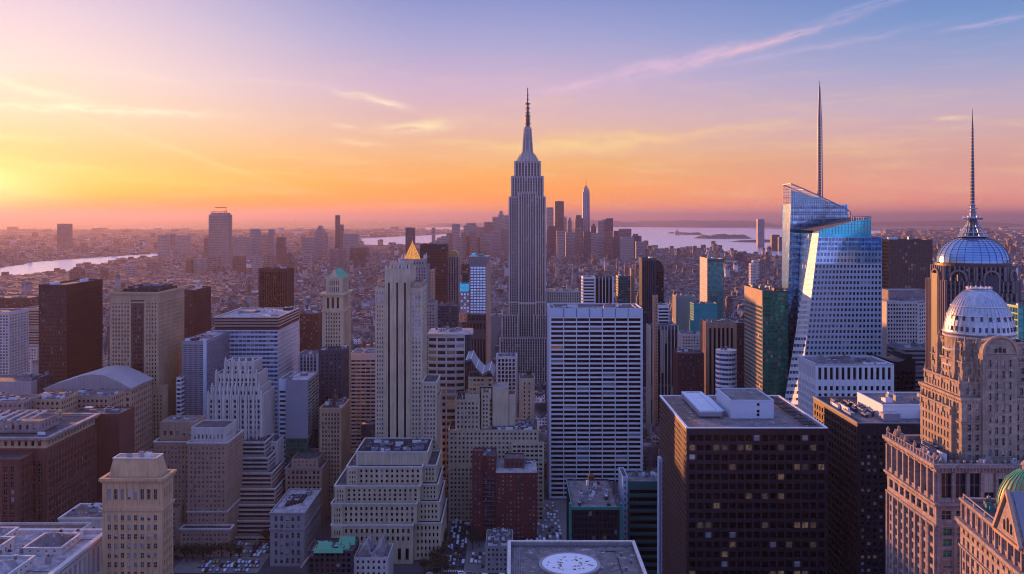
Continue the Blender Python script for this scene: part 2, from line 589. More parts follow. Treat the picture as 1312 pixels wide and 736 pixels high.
class S:
    """facade style"""
    def __init__(s, wall, pu=3.2, pv=3.7, wf=.5, hf=.55, d=.3, mt=2.5, ms=1.2, glass='pane_dark', blind=.12, lit=0.0, litm='lit_warm', rib=0.0, ribm=None,
                 band=0.0, bandm=None, frame=False, roof='roof_tar', sill=False, mb=1.0, litrows=None):
        s.__dict__.update(locals())
        del s.__dict__['s']

    def but(s, **k):
        n = S('x')
        n.__dict__.update(s.__dict__)
        n.__dict__.update(k)
        return n


FOOT = []     # rectangles already built on (x0, x1, y0, y1)
SCREEN = []   # (depth, px0, px1, pytop) of what stands in front of the low city


class Bd:
    """one building: an Empty at its base, parts as children"""
    def __init__(s, name, label, cat, ox, oy, rot=0.0, group=None, nwin=100, foot=True):
        e = bpy.data.objects.new(name, None)
        e.location = (ox, oy, 0)
        e.rotation_euler = (0, 0, rot)
        e.empty_display_size = 5
        col.objects.link(e)
        tag(e, label, cat, group)
        s.e, s.o, s.rot, s.nwin, s.foot = e, (ox, oy), rot, nwin, foot
        s.wall, s.roof, s.corn, s.trim = MB(), MB(), MB(), MB()
        s.panes = []
        s.R = random.Random(hash((round(ox), round(oy), 3)) & 0xffff)

    def W(s, p):
        """local build frame -> world"""
        c, n = math.cos(s.rot), math.sin(s.rot)
        dx, dy = p[0] - s.o[0], p[1] - s.o[1]
        return (s.o[0] + dx * c - dy * n, s.o[1] + dx * n + dy * c, p[2])

    def part(s, name, mb, parent=None, smooth=False, **k):
        o = mb.build(name, parent or s.e, s.o, smooth)
        if o:
            tag(o, **k)
        return o

    def quad(s, a, b, c, d, nc, nr, st, mu=None, mv=None, lit=None, rows=None):
        """wall quad a,b,c,d (lower left, lower right, upper right, upper left seen from outside) with nc x nr window openings"""
        a, b, c, d = map(Vector, (a, b, c, d))
        n = (b - a).cross(d - a).normalized()
        Wd, Ht = (b - a).length, (d - a).length
        if Wd < .01 or Ht < .01:
            return
        mu = st.ms if mu is None else mu
        mt, mb_ = (st.mt, st.mb) if mv is None else mv
        mu, mt, mb_ = min(mu, Wd * .2), min(mt, Ht * .3), min(mb_, Ht * .3)

        def P(u, v):
            u, v = u / Wd, v / Ht
            return (a * (1 - u) + b * u) * (1 - v) + (d * (1 - u) + c * u) * v
        if nc < 1 or nr < 1:
            s.wall.face((a, b, c, d), st.wall)
            return
        pu, pv = (Wd - 2 * mu) / nc, (Ht - mt - mb_) / nr
        ww, wh = pu * st.wf, pv * st.hf
        us = [(mu + pu * (i + .5) - ww / 2, mu + pu * (i + .5) + ww / 2) for i in range(nc)]
        vs = [(mb_ + pv * (j + .5) - wh / 2, mb_ + pv * (j + .5) + wh / 2) for j in range(nr)]
        wl, q = s.wall, s.wall.mi(st.wall)
        pre = 0
        for ua, ub in us + [(Wd, Wd)]:
            if ua - pre > 1e-4:
                wl.face((P(pre, 0), P(ua, 0), P(ua, Ht), P(pre, Ht)), st.wall)
            pre = ub
        off = -n * st.d
        lit = st.lit if lit is None else lit
        for ua, ub in us:
            pv_ = 0
            for va, vb in vs + [(Ht, Ht)]:
                if va - pv_ > 1e-4:
                    wl.face((P(ua, pv_), P(ub, pv_), P(ub, va), P(ua, va)), st.wall)
                pv_ = vb
        rowlit = [1.0] * nr
        for j in range(nr):
            if lit:
                rowlit[j] = s.R.choice((.1, .3, .8, 1.2, 2.6))
            if st.litrows is not None:
                rowlit[j] = (st.litrows.get(nr - 1 - j, 0) / lit) if lit else 0
        for j, (va, vb) in enumerate(vs):
            for i, (ua, ub) in enumerate(us):
                p = [P(ua, va), P(ub, va), P(ub, vb), P(ua, vb)]
                r = [x + off for x in p]
                k = len(wl.v)
                wl.idx(p + r, [(0, 4, 5, 1), (1, 5, 6, 2), (2, 6, 7, 3), (3, 7, 4, 0)], st.wall)
                z = s.R.random()
                if lit and z < lit * rowlit[j]:
                    g = st.litm if s.R.random() < .6 else 'lit_soft'
                elif s.R.random() < st.blind:
                    g = 'pane_blind'
                else:
                    g = st.glass
                s.panes.append((r, n, g, st))
        if st.rib:
            e = [0.0] + [(us[i][1] + us[i + 1][0]) / 2 for i in range(nc - 1)] + [Wd]
            rw = min(pu * (1 - st.wf) * .55, 1.2)
            for u in e[1:-1] + [rw * .6, Wd - rw * .6]:
                A, B, C, D = P(u - rw / 2, 0), P(u + rw / 2, 0), P(u + rw / 2, Ht), P(u - rw / 2, Ht)
                o = n * st.rib
                wl.idx([A, B, C, D, A + o, B + o, C + o, D + o], [(4, 5, 6, 7), (0, 4, 7, 3), (5, 1, 2, 6), (3, 7, 6, 2), (0, 1, 5, 4)], st.ribm or st.wall)
        if st.band:
            vv = [(vs[j][1] + vs[j + 1][0]) / 2 for j in range(nr - 1)]
            bw = min(pv * (1 - st.hf) * .5, 1.0)
            for v in vv:
                A, B, C, D = P(0, v - bw / 2), P(Wd, v - bw / 2), P(Wd, v + bw / 2), P(0, v + bw / 2)
                o = n * st.band
                wl.idx([A, B, C, D, A + o, B + o, C + o, D + o], [(4, 5, 6, 7), (0, 4, 7, 3), (5, 1, 2, 6), (3, 7, 6, 2), (0, 1, 5, 4)], st.bandm or st.wall)

    def tier(s, x0, x1, y0, y1, z0, z1, st, faces='FLRB', roof=True, nc=None, nr=None, par=1.0, mv=None, plain=''):
        """box storeys with openings, a parapet and a roof deck"""
        nr = max(1, round((z1 - z0 - st.mt) / st.pv)) if nr is None else nr
        nf = max(1, round((x1 - x0) / st.pu)) if nc is None else nc
        ns = max(1, round((y1 - y0) / st.pu))
        Q = {'F': ((x0, y0), (x1, y0), nf), 'R': ((x1, y0), (x1, y1), ns), 'B': ((x1, y1), (x0, y1), nf), 'L': ((x0, y1), (x0, y0), ns)}
        for k, (p, q, n) in Q.items():
            pl = k not in faces or k in plain or (k == 'B')
            s.quad((*p, z0), (*q, z0), (*q, z1), (*p, z1), 0 if pl else n, nr, st, mv=mv)
        if roof:
            t = min(.5, (x1 - x0) * .1)
            rf = s.roof
            o = [(x0, y0), (x1, y0), (x1, y1), (x0, y1)]
            i = [(x0 + t, y0 + t), (x1 - t, y0 + t), (x1 - t, y1 - t), (x0 + t, y1 - t)]
            for k in range(4):
                j = (k + 1) % 4
                rf.face(((*o[k], z1), (*o[j], z1), (*i[j], z1), (*i[k], z1)), st.wall)
                rf.face(((*i[j], z1 - par), (*i[k], z1 - par), (*i[k], z1), (*i[j], z1)), st.wall)
            rf.face([(*k, z1 - par) for k in i], st.roof)
        if s.foot and s.rot == 0:
            FOOT.append((x0, x1, y0, y1))
            SCREEN.append((y0, CX + x0 / y0 * F, CX + x1 / y0 * F, HY + (H - z1) / y0 * F))
        return s

    def cornice(s, x0, x1, y0, y1, z, out=.8, h=1.2, mat='cream_stone', dent=0.0):
        s.corn.ring(x0, x1, y0, y1, z - h, z + .06, out, .55, mat)
        s.corn.ring(x0, x1, y0, y1, z - h * 1.7, z - h - .02, out * .45, .1, mat)
        if dent:
            for (a, b, fx) in (((x0, y0), (x1, y0), 0), ((x0, y1), (x0, y0), 1), ((x1, y0), (x1, y1), 2)):
                L = abs(b[0] - a[0]) + abs(b[1] - a[1])
                for k in range(int(L / dent)):
                    t = (k + .5) * dent / L
                    x, y = a[0] + (b[0] - a[0]) * t, a[1] + (b[1] - a[1]) * t
                    w = dent * .25
                    zz = z - h * 1.7
                    if fx == 0:
                        s.corn.box(x - w, x + w, y - out * .8, y + .05, zz - .1, z - h - .04, mat)
                    elif fx == 1:
                        s.corn.box(x - out * .8, x + .05, y - w, y + w, zz - .1, z - h - .04, mat)
                    else:
                        s.corn.box(x - .05, x + out * .8, y - w, y + w, zz - .1, z - h - .04, mat)

    def units(s, x0, x1, y0, y1, z, n=4, mat='steel', big=1.0):
        """plant on a roof deck: each unit a part of its own"""
        for k in range(n):
            w, d, h = [s.R.uniform(.08, .2) * (x1 - x0) * big, s.R.uniform(.1, .22) * (y1 - y0) * big, s.R.uniform(1.2, 3.2)]
            x, y = s.R.uniform(x0 + 1, x1 - w - 1), s.R.uniform(y0 + 1, y1 - d - 1)
            mb = MB()
            mb.box(x, x + w, y, y + d, z, z + h, s.R.choice((mat, 'grey_panel', 'white_panel')), s.R.choice(('roof_tar', 'roof_white')))
            if s.R.random() < .6:
                mb.lathe(x + w * .5, y + d * .5, [(min(w, d) * .3, z + h + .01), (min(w, d) * .3, z + h + .8), (min(w, d) * .2, z + h + .9)], 10, 'darkgrey_panel')
            s.part('rooftop_unit', mb)

    def tank(s, x, y, z, r=2.2):
        mb = MB()
        for i in (-1, 1):
            for j in (-1, 1):
                mb.box(x + i * r * .6 - .15, x + i * r * .6 + .15, y + j * r * .6 - .15, y + j * r * .6 + .15, z, z + 2.5, 'steel')
        mb.lathe(x, y, [(r, z + 2.5), (r, z + 6), (r * 1.05, z + 6.02), (.1, z + 7.6)], 14, 'wood')
        s.part('water_tank', mb)

    def done(s):
        s.part('wall', s.wall)
        s.part('roof', s.roof)
        s.part('cornice', s.corn)
        s.part('trim', s.trim)
        if not s.panes:
            return s.e

        def size(P):
            r, n, g, st = P
            w = [s.W(p) for p in r]
            c, ss = math.cos(s.rot), math.sin(s.rot)
            nw = Vector((n.x * c - n.y * ss, n.x * ss + n.y * c, n.z))
            m = (Vector(w[0]) + Vector(w[2])) / 2
            to = Vector((0, 0, H)) - m
            cs = nw.dot(to.normalized())
            if cs <= .01 or m.y < 5:
                return 0
            px, py = CX + m.x / m.y * F, HY + (H - m.z) / m.y * F
            if not (-5 < px < 1317 and -5 < py < 741):
                return 0
            A = (Vector(w[1]) - Vector(w[0])).length * (Vector(w[3]) - Vector(w[0])).length
            return A * cs / (m.y * m.y) * F * F * (1 + .2 * (m.z / 300))
        ps = sorted(((size(P), i) for i, P in enumerate(s.panes)), key=lambda a: (-a[0], a[1]))
        allm = MB()
        k = 0
        for sz, i in ps:
            r, n, g, st = s.panes[i]
            mb = MB() if (k < s.nwin and sz > 0) else allm
            mb.face(r, g)
            if st.frame:
                a, b, c, d = r
                o = n * .06
                w = .09
                u, v = (b - a).normalized(), (d - a).normalized()
                m0, m1 = (a + b) / 2, (c + d) / 2
                mb.face((m0 - u * w + o, m0 + u * w + o, m1 + u * w + o, m1 - u * w + o), 'grey_panel')
                h0, h1 = (a + d) / 2, (b + c) / 2
                o = n * .09
                mb.face((h0 - v * w + o, h1 - v * w + o, h1 + v * w + o, h0 + v * w + o), 'grey_panel')
            if st.d >= .25 and st.wf < .8 and (st.frame or sz > 12) and (i * 7919) % 100 < 34 and not g.startswith('lit') and g != 'pane_black':
                a, b, c, d = r
                q = (.25, .4, .55, .8)[(i * 104729) % 4]
                o = n * .04
                mb.face((d + (a - d) * q + o, c + (b - c) * q + o, c + o, d + o), 'blind')
            if st.sill:
                a, b = r[0], r[1]
                o, v = n * (st.d + .25), Vector((0, 0, .22))
                A, B = a + n * st.d, b + n * st.d
                C, D = a + o, b + o
                mb.idx([A - v, B - v, B, A, C - v, D - v, D, C], [(4, 5, 6, 7), (3, 7, 6, 2), (0, 1, 5, 4), (0, 4, 7, 3), (5, 1, 2, 6)], st.wall)
            if mb is not allm:
                s.part('window', mb)
                k += 1
        if allm.f:
            s.part('window' if s.nwin else 'glazing', allm, kind='stuff')
        return s.e


def ext(xl, xc, xs, Y):
    """front face between px xl..xc at depth Y; the far edge of the visible side falls on px xs: depth of the back"""
    return Y * (xc - CX) / (xs - CX)


def block(name, label, cat, a, b, top, Y, D, st, cor=None, units=3, tank=0, group=None, nwin=100, z0=0.0, plain='', unitmat='steel', nc=None):
    """plain rectangular building: front face px a..b at depth Y, roof at photo row top, D metres deep"""
    x0, x1, z1 = wx(a, Y), wx(b, Y), wz(top, Y)
    B = Bd(name, label, cat, (x0 + x1) / 2, Y + D / 2, group=group, nwin=nwin)
    B.tier(x0, x1, Y, Y + D, z0, z1, st, plain=plain, nc=nc)
    if cor:
        B.cornice(x0, x1, Y, Y + D, z1, *cor)
    B.units(x0, x1, Y, Y + D, z1 - 1, units, unitmat)
    for k in range(tank):
        B.tank(x0 + (x1 - x0) * B.R.uniform(.2, .8), Y + D * B.R.uniform(.3, .8), z1 - 1)
    return B

# ---------------------------------------------------------------- ground, water, far land
def gp(px, py, z=0.0):
    Y = (H - z) * F / (py - HY)
    return (wx(px, Y), Y)


g = MB()
g.face([(-150000, -400, 0), (150000, -400, 0), (150000, 210000, 0), (-150000, 210000, 0)], 'far_ground')
tag(g.build('ground'), kind='structure')


def sheet(name, pts, z, mat, kind='structure'):
    m = MB()
    m.face([(x, y, z) for x, y in pts], mat)
    o = m.build(name)
    if sum((pts[i][0] * pts[(i + 1) % len(pts)][1] - pts[(i + 1) % len(pts)][0] * pts[i][1]) for i in range(len(pts))) < 0:
        o.data.flip_normals()
    return tag(o, kind=kind)


WATERS = []


def water(px_pts, z=1.2):
    pts = [gp(x, y) for x, y in px_pts]
    WATERS.append(pts)
    return sheet('water', pts, z, 'river_water')


# east river with its piers, the bay behind the low city, the wide harbour
water([(-90, 352), (-40, 346), (0, 343.5), (30, 339.5), (36, 337), (75, 333.5), (120, 330.5), (165, 327.5), (206, 325.0), (228, 324.2), (228, 328.6), (207, 330.4), (185, 332), (168, 334), (150, 333.5),
       (130, 340), (108, 343), (90, 349), (62, 350), (40, 353), (0, 356), (-90, 368)])
water([(462, 306), (500, 304), (545, 302), (590, 299), (655, 297), (655, 309), (610, 311), (560, 313), (520, 314), (490, 316), (468, 315)])
water([(545, 292), (700, 290.5), (700, 295), (600, 296), (540, 295)])
water([(745, 290.8), (860, 291.8), (960, 293), (1020, 294), (1130, 296), (1130, 300), (1030, 306), (1030, 333), (1003, 331), (960, 327), (935, 325), (900, 320), (880, 318), (862, 321),
       (840, 319), (822, 318), (800, 313), (760, 303), (745, 300)])
water([(1296, 376), (1500, 372), (1500, 384), (1300, 384)])
FOOT_W = [list(map(tuple, w)) for w in WATERS]


def inpoly(x, y, P):
    c = False
    j = len(P) - 1
    for i in range(len(P)):
        if (P[i][1] > y) != (P[j][1] > y) and x < (P[j][0] - P[i][0]) * (y - P[i][1]) / (P[j][1] - P[i][1]) + P[i][0]:
            c = not c
        j = i
    return c


def mound(name, px0, px1, pyb, ptop, depth, seed, n=60):
    """low wooded land with an uneven back"""
    Yc = H * F / (pyb - HY)
    x0, x1 = wx(px0, Yc), wx(px1, Yc)
    rr = random.Random(seed)
    ph = [rr.uniform(0, 6.28) for _ in range(6)]
    hmax = wz(ptop, Yc)
    m = MB()
    rows = 7
    vs = []
    for j in range(rows):
        v = j / (rows - 1)
        for i in range(n + 1):
            u = i / n
            env = min(1, u * 5) * min(1, (1 - u) * 5)
            env = env * env * (3 - 2 * env)
            h = hmax * env * math.sin(math.pi * v) * (.72 + .1 * math.sin(7 * u + ph[0]) + .10 * math.sin(17 * u + ph[1] + 3 * v) + .06 * math.sin(41 * u + ph[2]) + rr.uniform(-.04, .04))
            wob = depth * .06 * math.sin(13 * u + ph[3])
            sc_ = (.25 + .75 * env)
            vs.append((x0 + (x1 - x0) * u, Yc + wob + depth * (.5 + (v - .5) * sc_), max(h, 0) + 2.2 * (0 < v < 1) - 2 * (v in (0, 1))))
    f = []
    for j in range(rows - 1):
        for i in range(n):
            a = j * (n + 1) + i
            f.append((a, a + 1, a + n + 2, a + n + 1))
    m.idx(vs, f, 'hill_wood')
    return tag(m.build(name, smooth=True), kind='structure')


mound('hills', 700, 1060, 291.5, 280.6, 7000, 3)
mound('hills', 1060, 1400, 290, 283.5, 9000, 8)
mound('island', 872, 905, 301.3, 297.6, 420, 4, 30)
mound('island', 893, 972, 306.3, 300.0, 500, 5, 40)
mound('island', 940, 1040, 311, 307.5, 360, 6, 30)
mound('island', 856, 880, 299.5, 297.5, 200, 9, 20)
mound('hills', 520, 720, 291, 285, 5000, 12)

# streets of the near quarter: an avenue between kerbed pavements, a cross street and an open square
sheet('road', [(-51, 600), (-35.5, 600), (-35.5, 1250), (-51, 1250)], .05, 'asphalt')
k = MB()
k.box(-54.5, -51, 600, 1250, 0, .16, 'pavement')
k.box(-35.5, -32.8, 600, 1250, 0, .16, 'pavement')
tag(k.build('pavement'), kind='structure')
sheet('road', [(-260, 655), (300, 655), (300, 672), (-260, 672)], .045, 'asphalt')
sheet('road', [(3, 640), (17, 640), (17, 1200), (3, 1200)], .052, 'asphalt')
sheet('pavement', [(-250, 672.5), (-186, 672.5), (-186, 800), (-250, 800)], .04, 'pavement')
sheet('pavement', [(-32.7, 672.5), (1, 672.5), (1, 739), (-32.7, 739)], .04, 'pavement')
sheet('pavement', [(17.5, 672.5), (52, 672.5), (52, 846), (17.5, 846)], .04, 'pavement')
k = MB()
for i in range(60):
    y = 606 + i * 10
    k.face([(-46.1, y, .058), (-45.9, y, .058), (-45.9, y + 4, .058), (-46.1, y + 4, .058)], 'paint_white')
    k.face([(-40.6, y, .058), (-40.4, y, .058), (-40.4, y + 4, .058), (-40.6, y + 4, .058)], 'paint_white')
for i in range(9):
    k.face([(-50.4 + i * 1.7, 674, .058), (-49.5 + i * 1.7, 674, .058), (-49.5 + i * 1.7, 678, .058), (-50.4 + i * 1.7, 678, .058)], 'paint_white')
tag(k.build('road_markings'), kind='structure')

# ================================================================ named buildings, left side
st_brownbox = S('brown_metal', 1.9, 3.9, .62, .5, .25, 6, .6, 'pane_bronze', .05, .02, rib=.35, roof='roof_dark')
b = block('office_tower', 'plain dark brown slab tower left of the beige tower with the dark central strip', 'tower', 50, 85, 365, 900, 79, st_brownbox, units=4)

st_beige = S('tan_stone', 3.1, 3.6, .42, .6, .4, 7, 1.4, 'pane_dark', .15, .01, rib=.3)
x0, x1, Y = wx(141, 820), wx(203, 820), 820
B = Bd('stone_tower', 'broad beige stone tower with a dark glazed strip down the middle of its front', 'tower', (x0 + x1) / 2, Y + 30)
z = wz(376, Y)
xm0, xm1 = wx(168, Y), wx(184.5, Y)
B.tier(x0, xm0, Y, Y + 64, 0, z, st_beige, faces='FL', roof=False)
B.tier(xm1, x1, Y, Y + 64, 0, z, st_beige, faces='FR', roof=False)
B.tier(xm0, xm1, Y + .8, Y + 63, 0, z - 5, st_beige.but(wall='bronze_metal', glass='pane_bronze', wf=.7, hf=.7, pu=2.4, rib=.2), faces='F', roof=False)
B.wall.box(xm0 - .01, xm1 + .01, Y + .3, Y + 62, z - 6, z - .2, 'tan_stone')
B.roof.ring(x0, x1, Y, Y + 64, z - .3, z + 1.2, .02, .6, 'tan_stone')
B.roof.face([(x0, Y, z), (x1, Y, z), (x1, Y + 64, z), (x0, Y + 64, z)], 'roof_dark')
B.cornice(x0, x1, Y, Y + 64, z + .6, .9, 1.3, 'tan_stone', 1.8)
B.cornice(x0, x1, Y, Y + 64, z - 7.5, .5, .8, 'tan_stone')
B.roof.box(x0 + 6, x1 - 3, Y + 12, Y + 54, z, z + 3.4, 'roof_dark')
B.roof.ring(x0 + 9, x1 - 6, Y + 18, Y + 50, z + 3.4, z + 5, .4, .6, 'brown_metal')
B.units(x0 + 8, x1 - 6, Y + 15, Y + 50, z + 3.4, 7)
B.tier(wx(150, Y), wx(215, Y), Y - 9, Y - .3, 0, wz(493, Y), st_beige, faces='FR')
B.done()

b2 = block('stone_tower', 'reddish stone tower half hidden behind the broad beige tower', 'tower', 222, 248, 372, 960, 55, st_beige.but(wall='maroon_brick', mt=3), units=3)
for q in (b, b2):
    q.done()

block('apartment_tower', 'white apartment tower cut by the left edge of the view', 'tower', -40, 12, 400, 1000, 40, S('pale_stone', 3.4, 3.3, .5, .55, .35, 3, 1.2, blind=.2), units=2).done()
block('office_building', 'brown ribbon-windowed block behind the white apartment tower at the left edge', 'building', -30, 37, 382, 1380, 60, S('brown_brick', 4, 3.6, .8, .45, .3, 3, 1), units=4, nwin=30).done()
block('office_building', 'tan ribbon-windowed block just left of the plain dark brown tower', 'building', 24, 62, 396, 1250, 50, S('tan_stone', 30, 3.6, .95, .45, .4, 2, 1, band=.3), units=3, nwin=30).done()
B = block('apartment_building', 'small pale stepped block between the white tower and the dark brown tower', 'building', 17, 40, 462, 1120, 30, S('pale_stone', 3.4, 3.4, .55, .5, .5, 2, 1), units=2, nwin=40)
B.tier(wx(22, 1120), wx(44, 1120), 1126, 1148, wz(462, 1120) - 1, wz(446, 1120), S('pale_stone', 3.4, 3.4, .55, .5, .5, 2, 1))
B.done()
B = block('blank_building', 'blank grey flat-walled block at the left edge under the white tower', 'building', -60, 40, 489, 780, 36, S('concrete', 40, 4, .1, .1, .2), plain='FLR', units=3)
B.done()
B = block('plant_building', 'low dark box with a glinting steel duct beside the blank grey block', 'building', 41, 51, 484, 790, 24, S('slate_panel', 4, 4, .4, .4, .3, 2, 1), units=2)
B.done()

# curved-roof hall
Y = 760
x0, x1 = wx(57, Y), wx(168, Y)
B = Bd('hall', 'grey curved-roof hall with a low ridge, in front of the dark brown tower', 'hall', (x0 + x1) / 2, Y + 20)
st = S('warm_stone', 4.2, 5, .5, .5, .5, 1.5, 1)
z = wz(498, Y)
B.tier(x0, x1, Y, Y + 44, 0, z, st, roof=False)
prof = [(57, 497.5), (75, 491), (92, 486), (106, 481.5), (118, 479.5), (134, 481), (150, 488), (160, 493), (169, 498)]
vs = []
for yy, lift in ((Y - 1, 0), (Y + 22, .6), (Y + 46, 0)):
    for px, py in prof:
        vs.append((wx(px, Y), yy, wz(py, Y) + lift))
n = len(prof)
f = [(j * n + i, j * n + i + 1, (j + 1) * n + i + 1, (j + 1) * n + i) for j in range(2) for i in range(n - 1)]
B.roof.idx(vs, f, 'concrete')
B.roof.idx([vs[i] for i in range(n)] + [(wx(px, Y), Y - 1, z) for px, py in prof], [(n + i, n + i + 1, i + 1, i) for i in range(n - 1)], 'concrete')
B.cornice(x0, x1, Y, Y + 44, z, .8, .8, 'concrete')
B.done()

# rows of small roofs between the hall and the palazzo
for i, (a, c, top, Y, D, wl, lb) in enumerate((
        (-40, 30, 515, 650, 28, 'pink_stone', 'low pink-roofed building behind the brown palazzo at the left edge'),
        (32, 78, 512, 665, 26, 'tan_stone', 'low tan building with skylights behind the brown palazzo'),
        (80, 140, 509, 690, 26, 'warm_stone', 'low warm stone building below the curved-roof hall'))):
    block('commercial_building', lb, 'building', a, c, top, Y, D, S(wl, 3.5, 4, .5, .5, .3, 1, 1, roof='roof_brown'), units=12, unitmat='concrete').done()

# palazzo
st_pal = S('brown_brick', 4.3, 4.6, .5, .62, .6, 7, 2, 'pane_black', .03, .0, rib=.35, frame=True)
B = Bd('palazzo', 'massive dark brown palazzo block with a deep pale overhanging cornice, filling the left edge', 'building', -330, 592)
xr, Y0, Y1, z = -283.0, 560.0, 627.0, 126.0
B.tier(-400, xr, Y0, Y1, 0, z - 7, st_pal, roof=False)
B.tier(-399, xr - .6, Y0 + .6, Y1 - .6, z - 7, z - 1, S('tan_stone', 4.3, 6, .45, .8, .7, .5, 2, 'pane_black'), roof=True, nr=1, par=.6)
B.cornice(-400, xr, Y0, Y1, z, 2.4, 1.2, 'pink_stone', 2.2)
B.cornice(-400, xr, Y0, Y1, z - 7, .8, .9, 'brown_brick')
B.cornice(-400, xr, Y0, Y1, z - 34, .5, .8, 'brown_brick')
B.cornice(-400, xr, Y0, Y1, z - 62, .5, .8, 'brown_brick')
# lower corner wing
B.tier(-400, xr - 8, Y0 - 16, Y0 - .4, 0, z - 9, st_pal.but(mt=4))
B.cornice(-400, xr - 8, Y0 - 16, Y0 - .4, z - 9, .9, .8, 'brown_brick')
# monitor with arched openings on the roof
B.tier(-360, xr - 12, Y0 + 16, Y0 + 40, z - 1, z + 6, S('pink_stone', 4.5, 5, .35, .6, .5, 1, 1.5, roof='roof_brown'), nr=1)
B.tier(-330, xr - 20, Y0 + 42, Y1 - 6, z - 1, z + 4, S('tan_stone', 4.5, 5, .35, .6, .5, 1, 1.5, roof='roof_brown'), nr=1)
B.units(-380, xr - 4, Y0 + 4, Y0 + 14, z - 1, 5, 'concrete', .4)
B.units(-370, xr - 20, Y0 + 18, Y0 + 38, z + 5, 10, 'concrete', .5)
B.units(-340, xr - 22, Y0 + 44, Y1 - 8, z + 3, 10, 'concrete', .5)
for i in range(9):   # skylight ribs
    B.trim.bar((-352 + i * 6, Y0 + 17, z + 6.4), (-350 + i * 6, Y0 + 38, z + 8.2), .8, 'pale_stone')
B.done()
B = block('blank_building', 'plain dark maroon block with no openings adjoining the brown palazzo', 'building', 90, 153, 530.6, 629, 25, S('maroon_brick', 30, 5, .1, .1, .1), plain='FLRB', units=6)
B.done()

# roof terraces at the lower left corner
Y0, Y1, z = 330.0, 420.0, 117.0
B = Bd('market_building', 'pale-roofed building of many terraces with a columned side, at the lower left corner', 'building', -240, 380)
stc = S('pale_stone', 4.6, 9, .55, .8, 1.4, 3, 1.5, 'pane_black', 0)
B.tier(-330, -185, Y0, Y1, 0, z, stc.but(roof='roof_white'), nr=8)
B.cornice(-330, -185, Y0, Y1, z + .3, 1.6, 1.1, 'pale_stone', 1.6)
B.cornice(-330, -185, Y0, Y1, z - 2.6, .8, .5, 'pale_stone')
B.tier(-330, -201, 421, 440, 0, z - 3, stc.but(roof='roof_brown'))
for (a, c, d, e, h, mt) in ((-250, -214, 372, 396, 5.5, 'roof_brown'), (-246, -222, 398, 414, 3.5, 'roof_white'), (-300, -254, 360, 412, 4, 'roof_gravel'), (-212, -197, 352, 380, 3.2, 'roof_white'),
                            (-208, -192, 392, 410, 2.2, 'roof_gravel'), (-244, -216, 346, 366, 4.2, 'roof_white')):
    B.tier(a, c, d, e, z - 1, z + h, S('pale_stone', 4, 4, .3, .4, .3, .8, 1, roof=mt), nr=1)
    B.roof.frustum(a + 2, c - 2, d + 2, e - 2, z + h - .95, a + 6, c - 6, (d + e) / 2 - .3, (d + e) / 2 + .3, z + h + 3.2, mt)
    B.cornice(a, c, d, e, z + h, .4, .4, 'pale_stone')
B.units(-300, -188, 340, 418, z - 1, 60, 'concrete', .18)
for i in range(16):
    xx = R.uniform(-295, -192)
    yy = R.uniform(342, 410)
    B.trim.bar((xx, yy, z - .7), (xx + R.uniform(-14, 14), yy + R.uniform(-4, 4), z - .7), .3, 'steel')
for i in range(7):
    mb = MB()
    x, y = -290 + i * 15 + R.uniform(-3, 3), 350 + R.uniform(0, 60)
    mb.lathe(x, y, [(.5, z - 1), (.5, z + 4.5), (.8, z + 4.6), (.8, z + 5.2)], 10, 'steel')
    B.part('vent_pipe', mb, smooth=False)
B.done()
block('house', 'small white flat-roofed building tucked left of the tall beige campanile block', 'building', 75, 131, 664, 470, 24, S('pale_stone', 5, 5, .2, .4, .3, 3, 2, roof='roof_brown'), cor=(.4, .8, 'pale_stone'), units=7, unitmat='concrete').done()
Y = 452
B = block('commercial_building', 'low cream building with a yellowish terrace behind the pale terraces', 'building', -30, 34, 688, Y, 12, S('tan_stone', 4, 4, .5, .5, .3, 1, 1, roof='roof_brown'), units=4)
B.done()

# slender tan building with tall loggia windows
Y = 400
x0, x1, D = wx(131, Y), wx(208, Y), 13.0
z = wz(613, Y)
B = Bd('stone_building', 'narrow tan stone building with tall top-floor windows and a flat hipped penthouse, lower left', 'building', (x0 + x1) / 2, Y + D / 2)
stt = S('gold_stone', 2.4, 4.1, .5, .55, .45, 1, 1.6, 'pane_dark', .2, .0, frame=True, sill=True)
B.tier(x0, x1, Y, Y + D, 0, wz(655, Y), stt, roof=False, nc=8)
B.tier(x0, x1, Y, Y + D, wz(655, Y), z, stt.but(mt=2.6, hf=.62, frame=True), nc=8, nr=1, mv=(3.4, 3.6))
B.tier(x0 + 1.2, x1 - 1.2, Y + .0 - .02, Y + D, wz(652, Y), wz(646, Y), stt, roof=False, nc=0)
B.cornice(x0, x1, Y, Y + D, z, 1.1, 1.1, 'gold_stone', 1.0)
B.cornice(x0, x1, Y, Y + D, wz(652, Y), .6, .7, 'gold_stone', .9)
B.roof.frustum(x0 + 1.6, x1 - 1.8, Y + 2, Y + D - 1, z - .9, x0 + 3.2, x1 - 4.0, Y + 3.6, Y + D - 2, wz(591, Y), 'gold_stone')
B.roof.ring(x0 + 3.2, x1 - 4, Y + 3.6, Y + D - 2, wz(591, Y), wz(589.4, Y), .25, .4, 'pale_stone')
B.units(x0 + 4, x1 - 6, Y + 4, Y + D - 3, wz(591, Y), 4, 'concrete')
for i in range(9):
    u = x0 + 1.6 + i * (x1 - x0 - 3.2) / 8
    B.trim.box(u - .3, u + .3, Y - .25, Y + .01, wz(646, Y), wz(618, Y), 'gold_stone')
B.done()

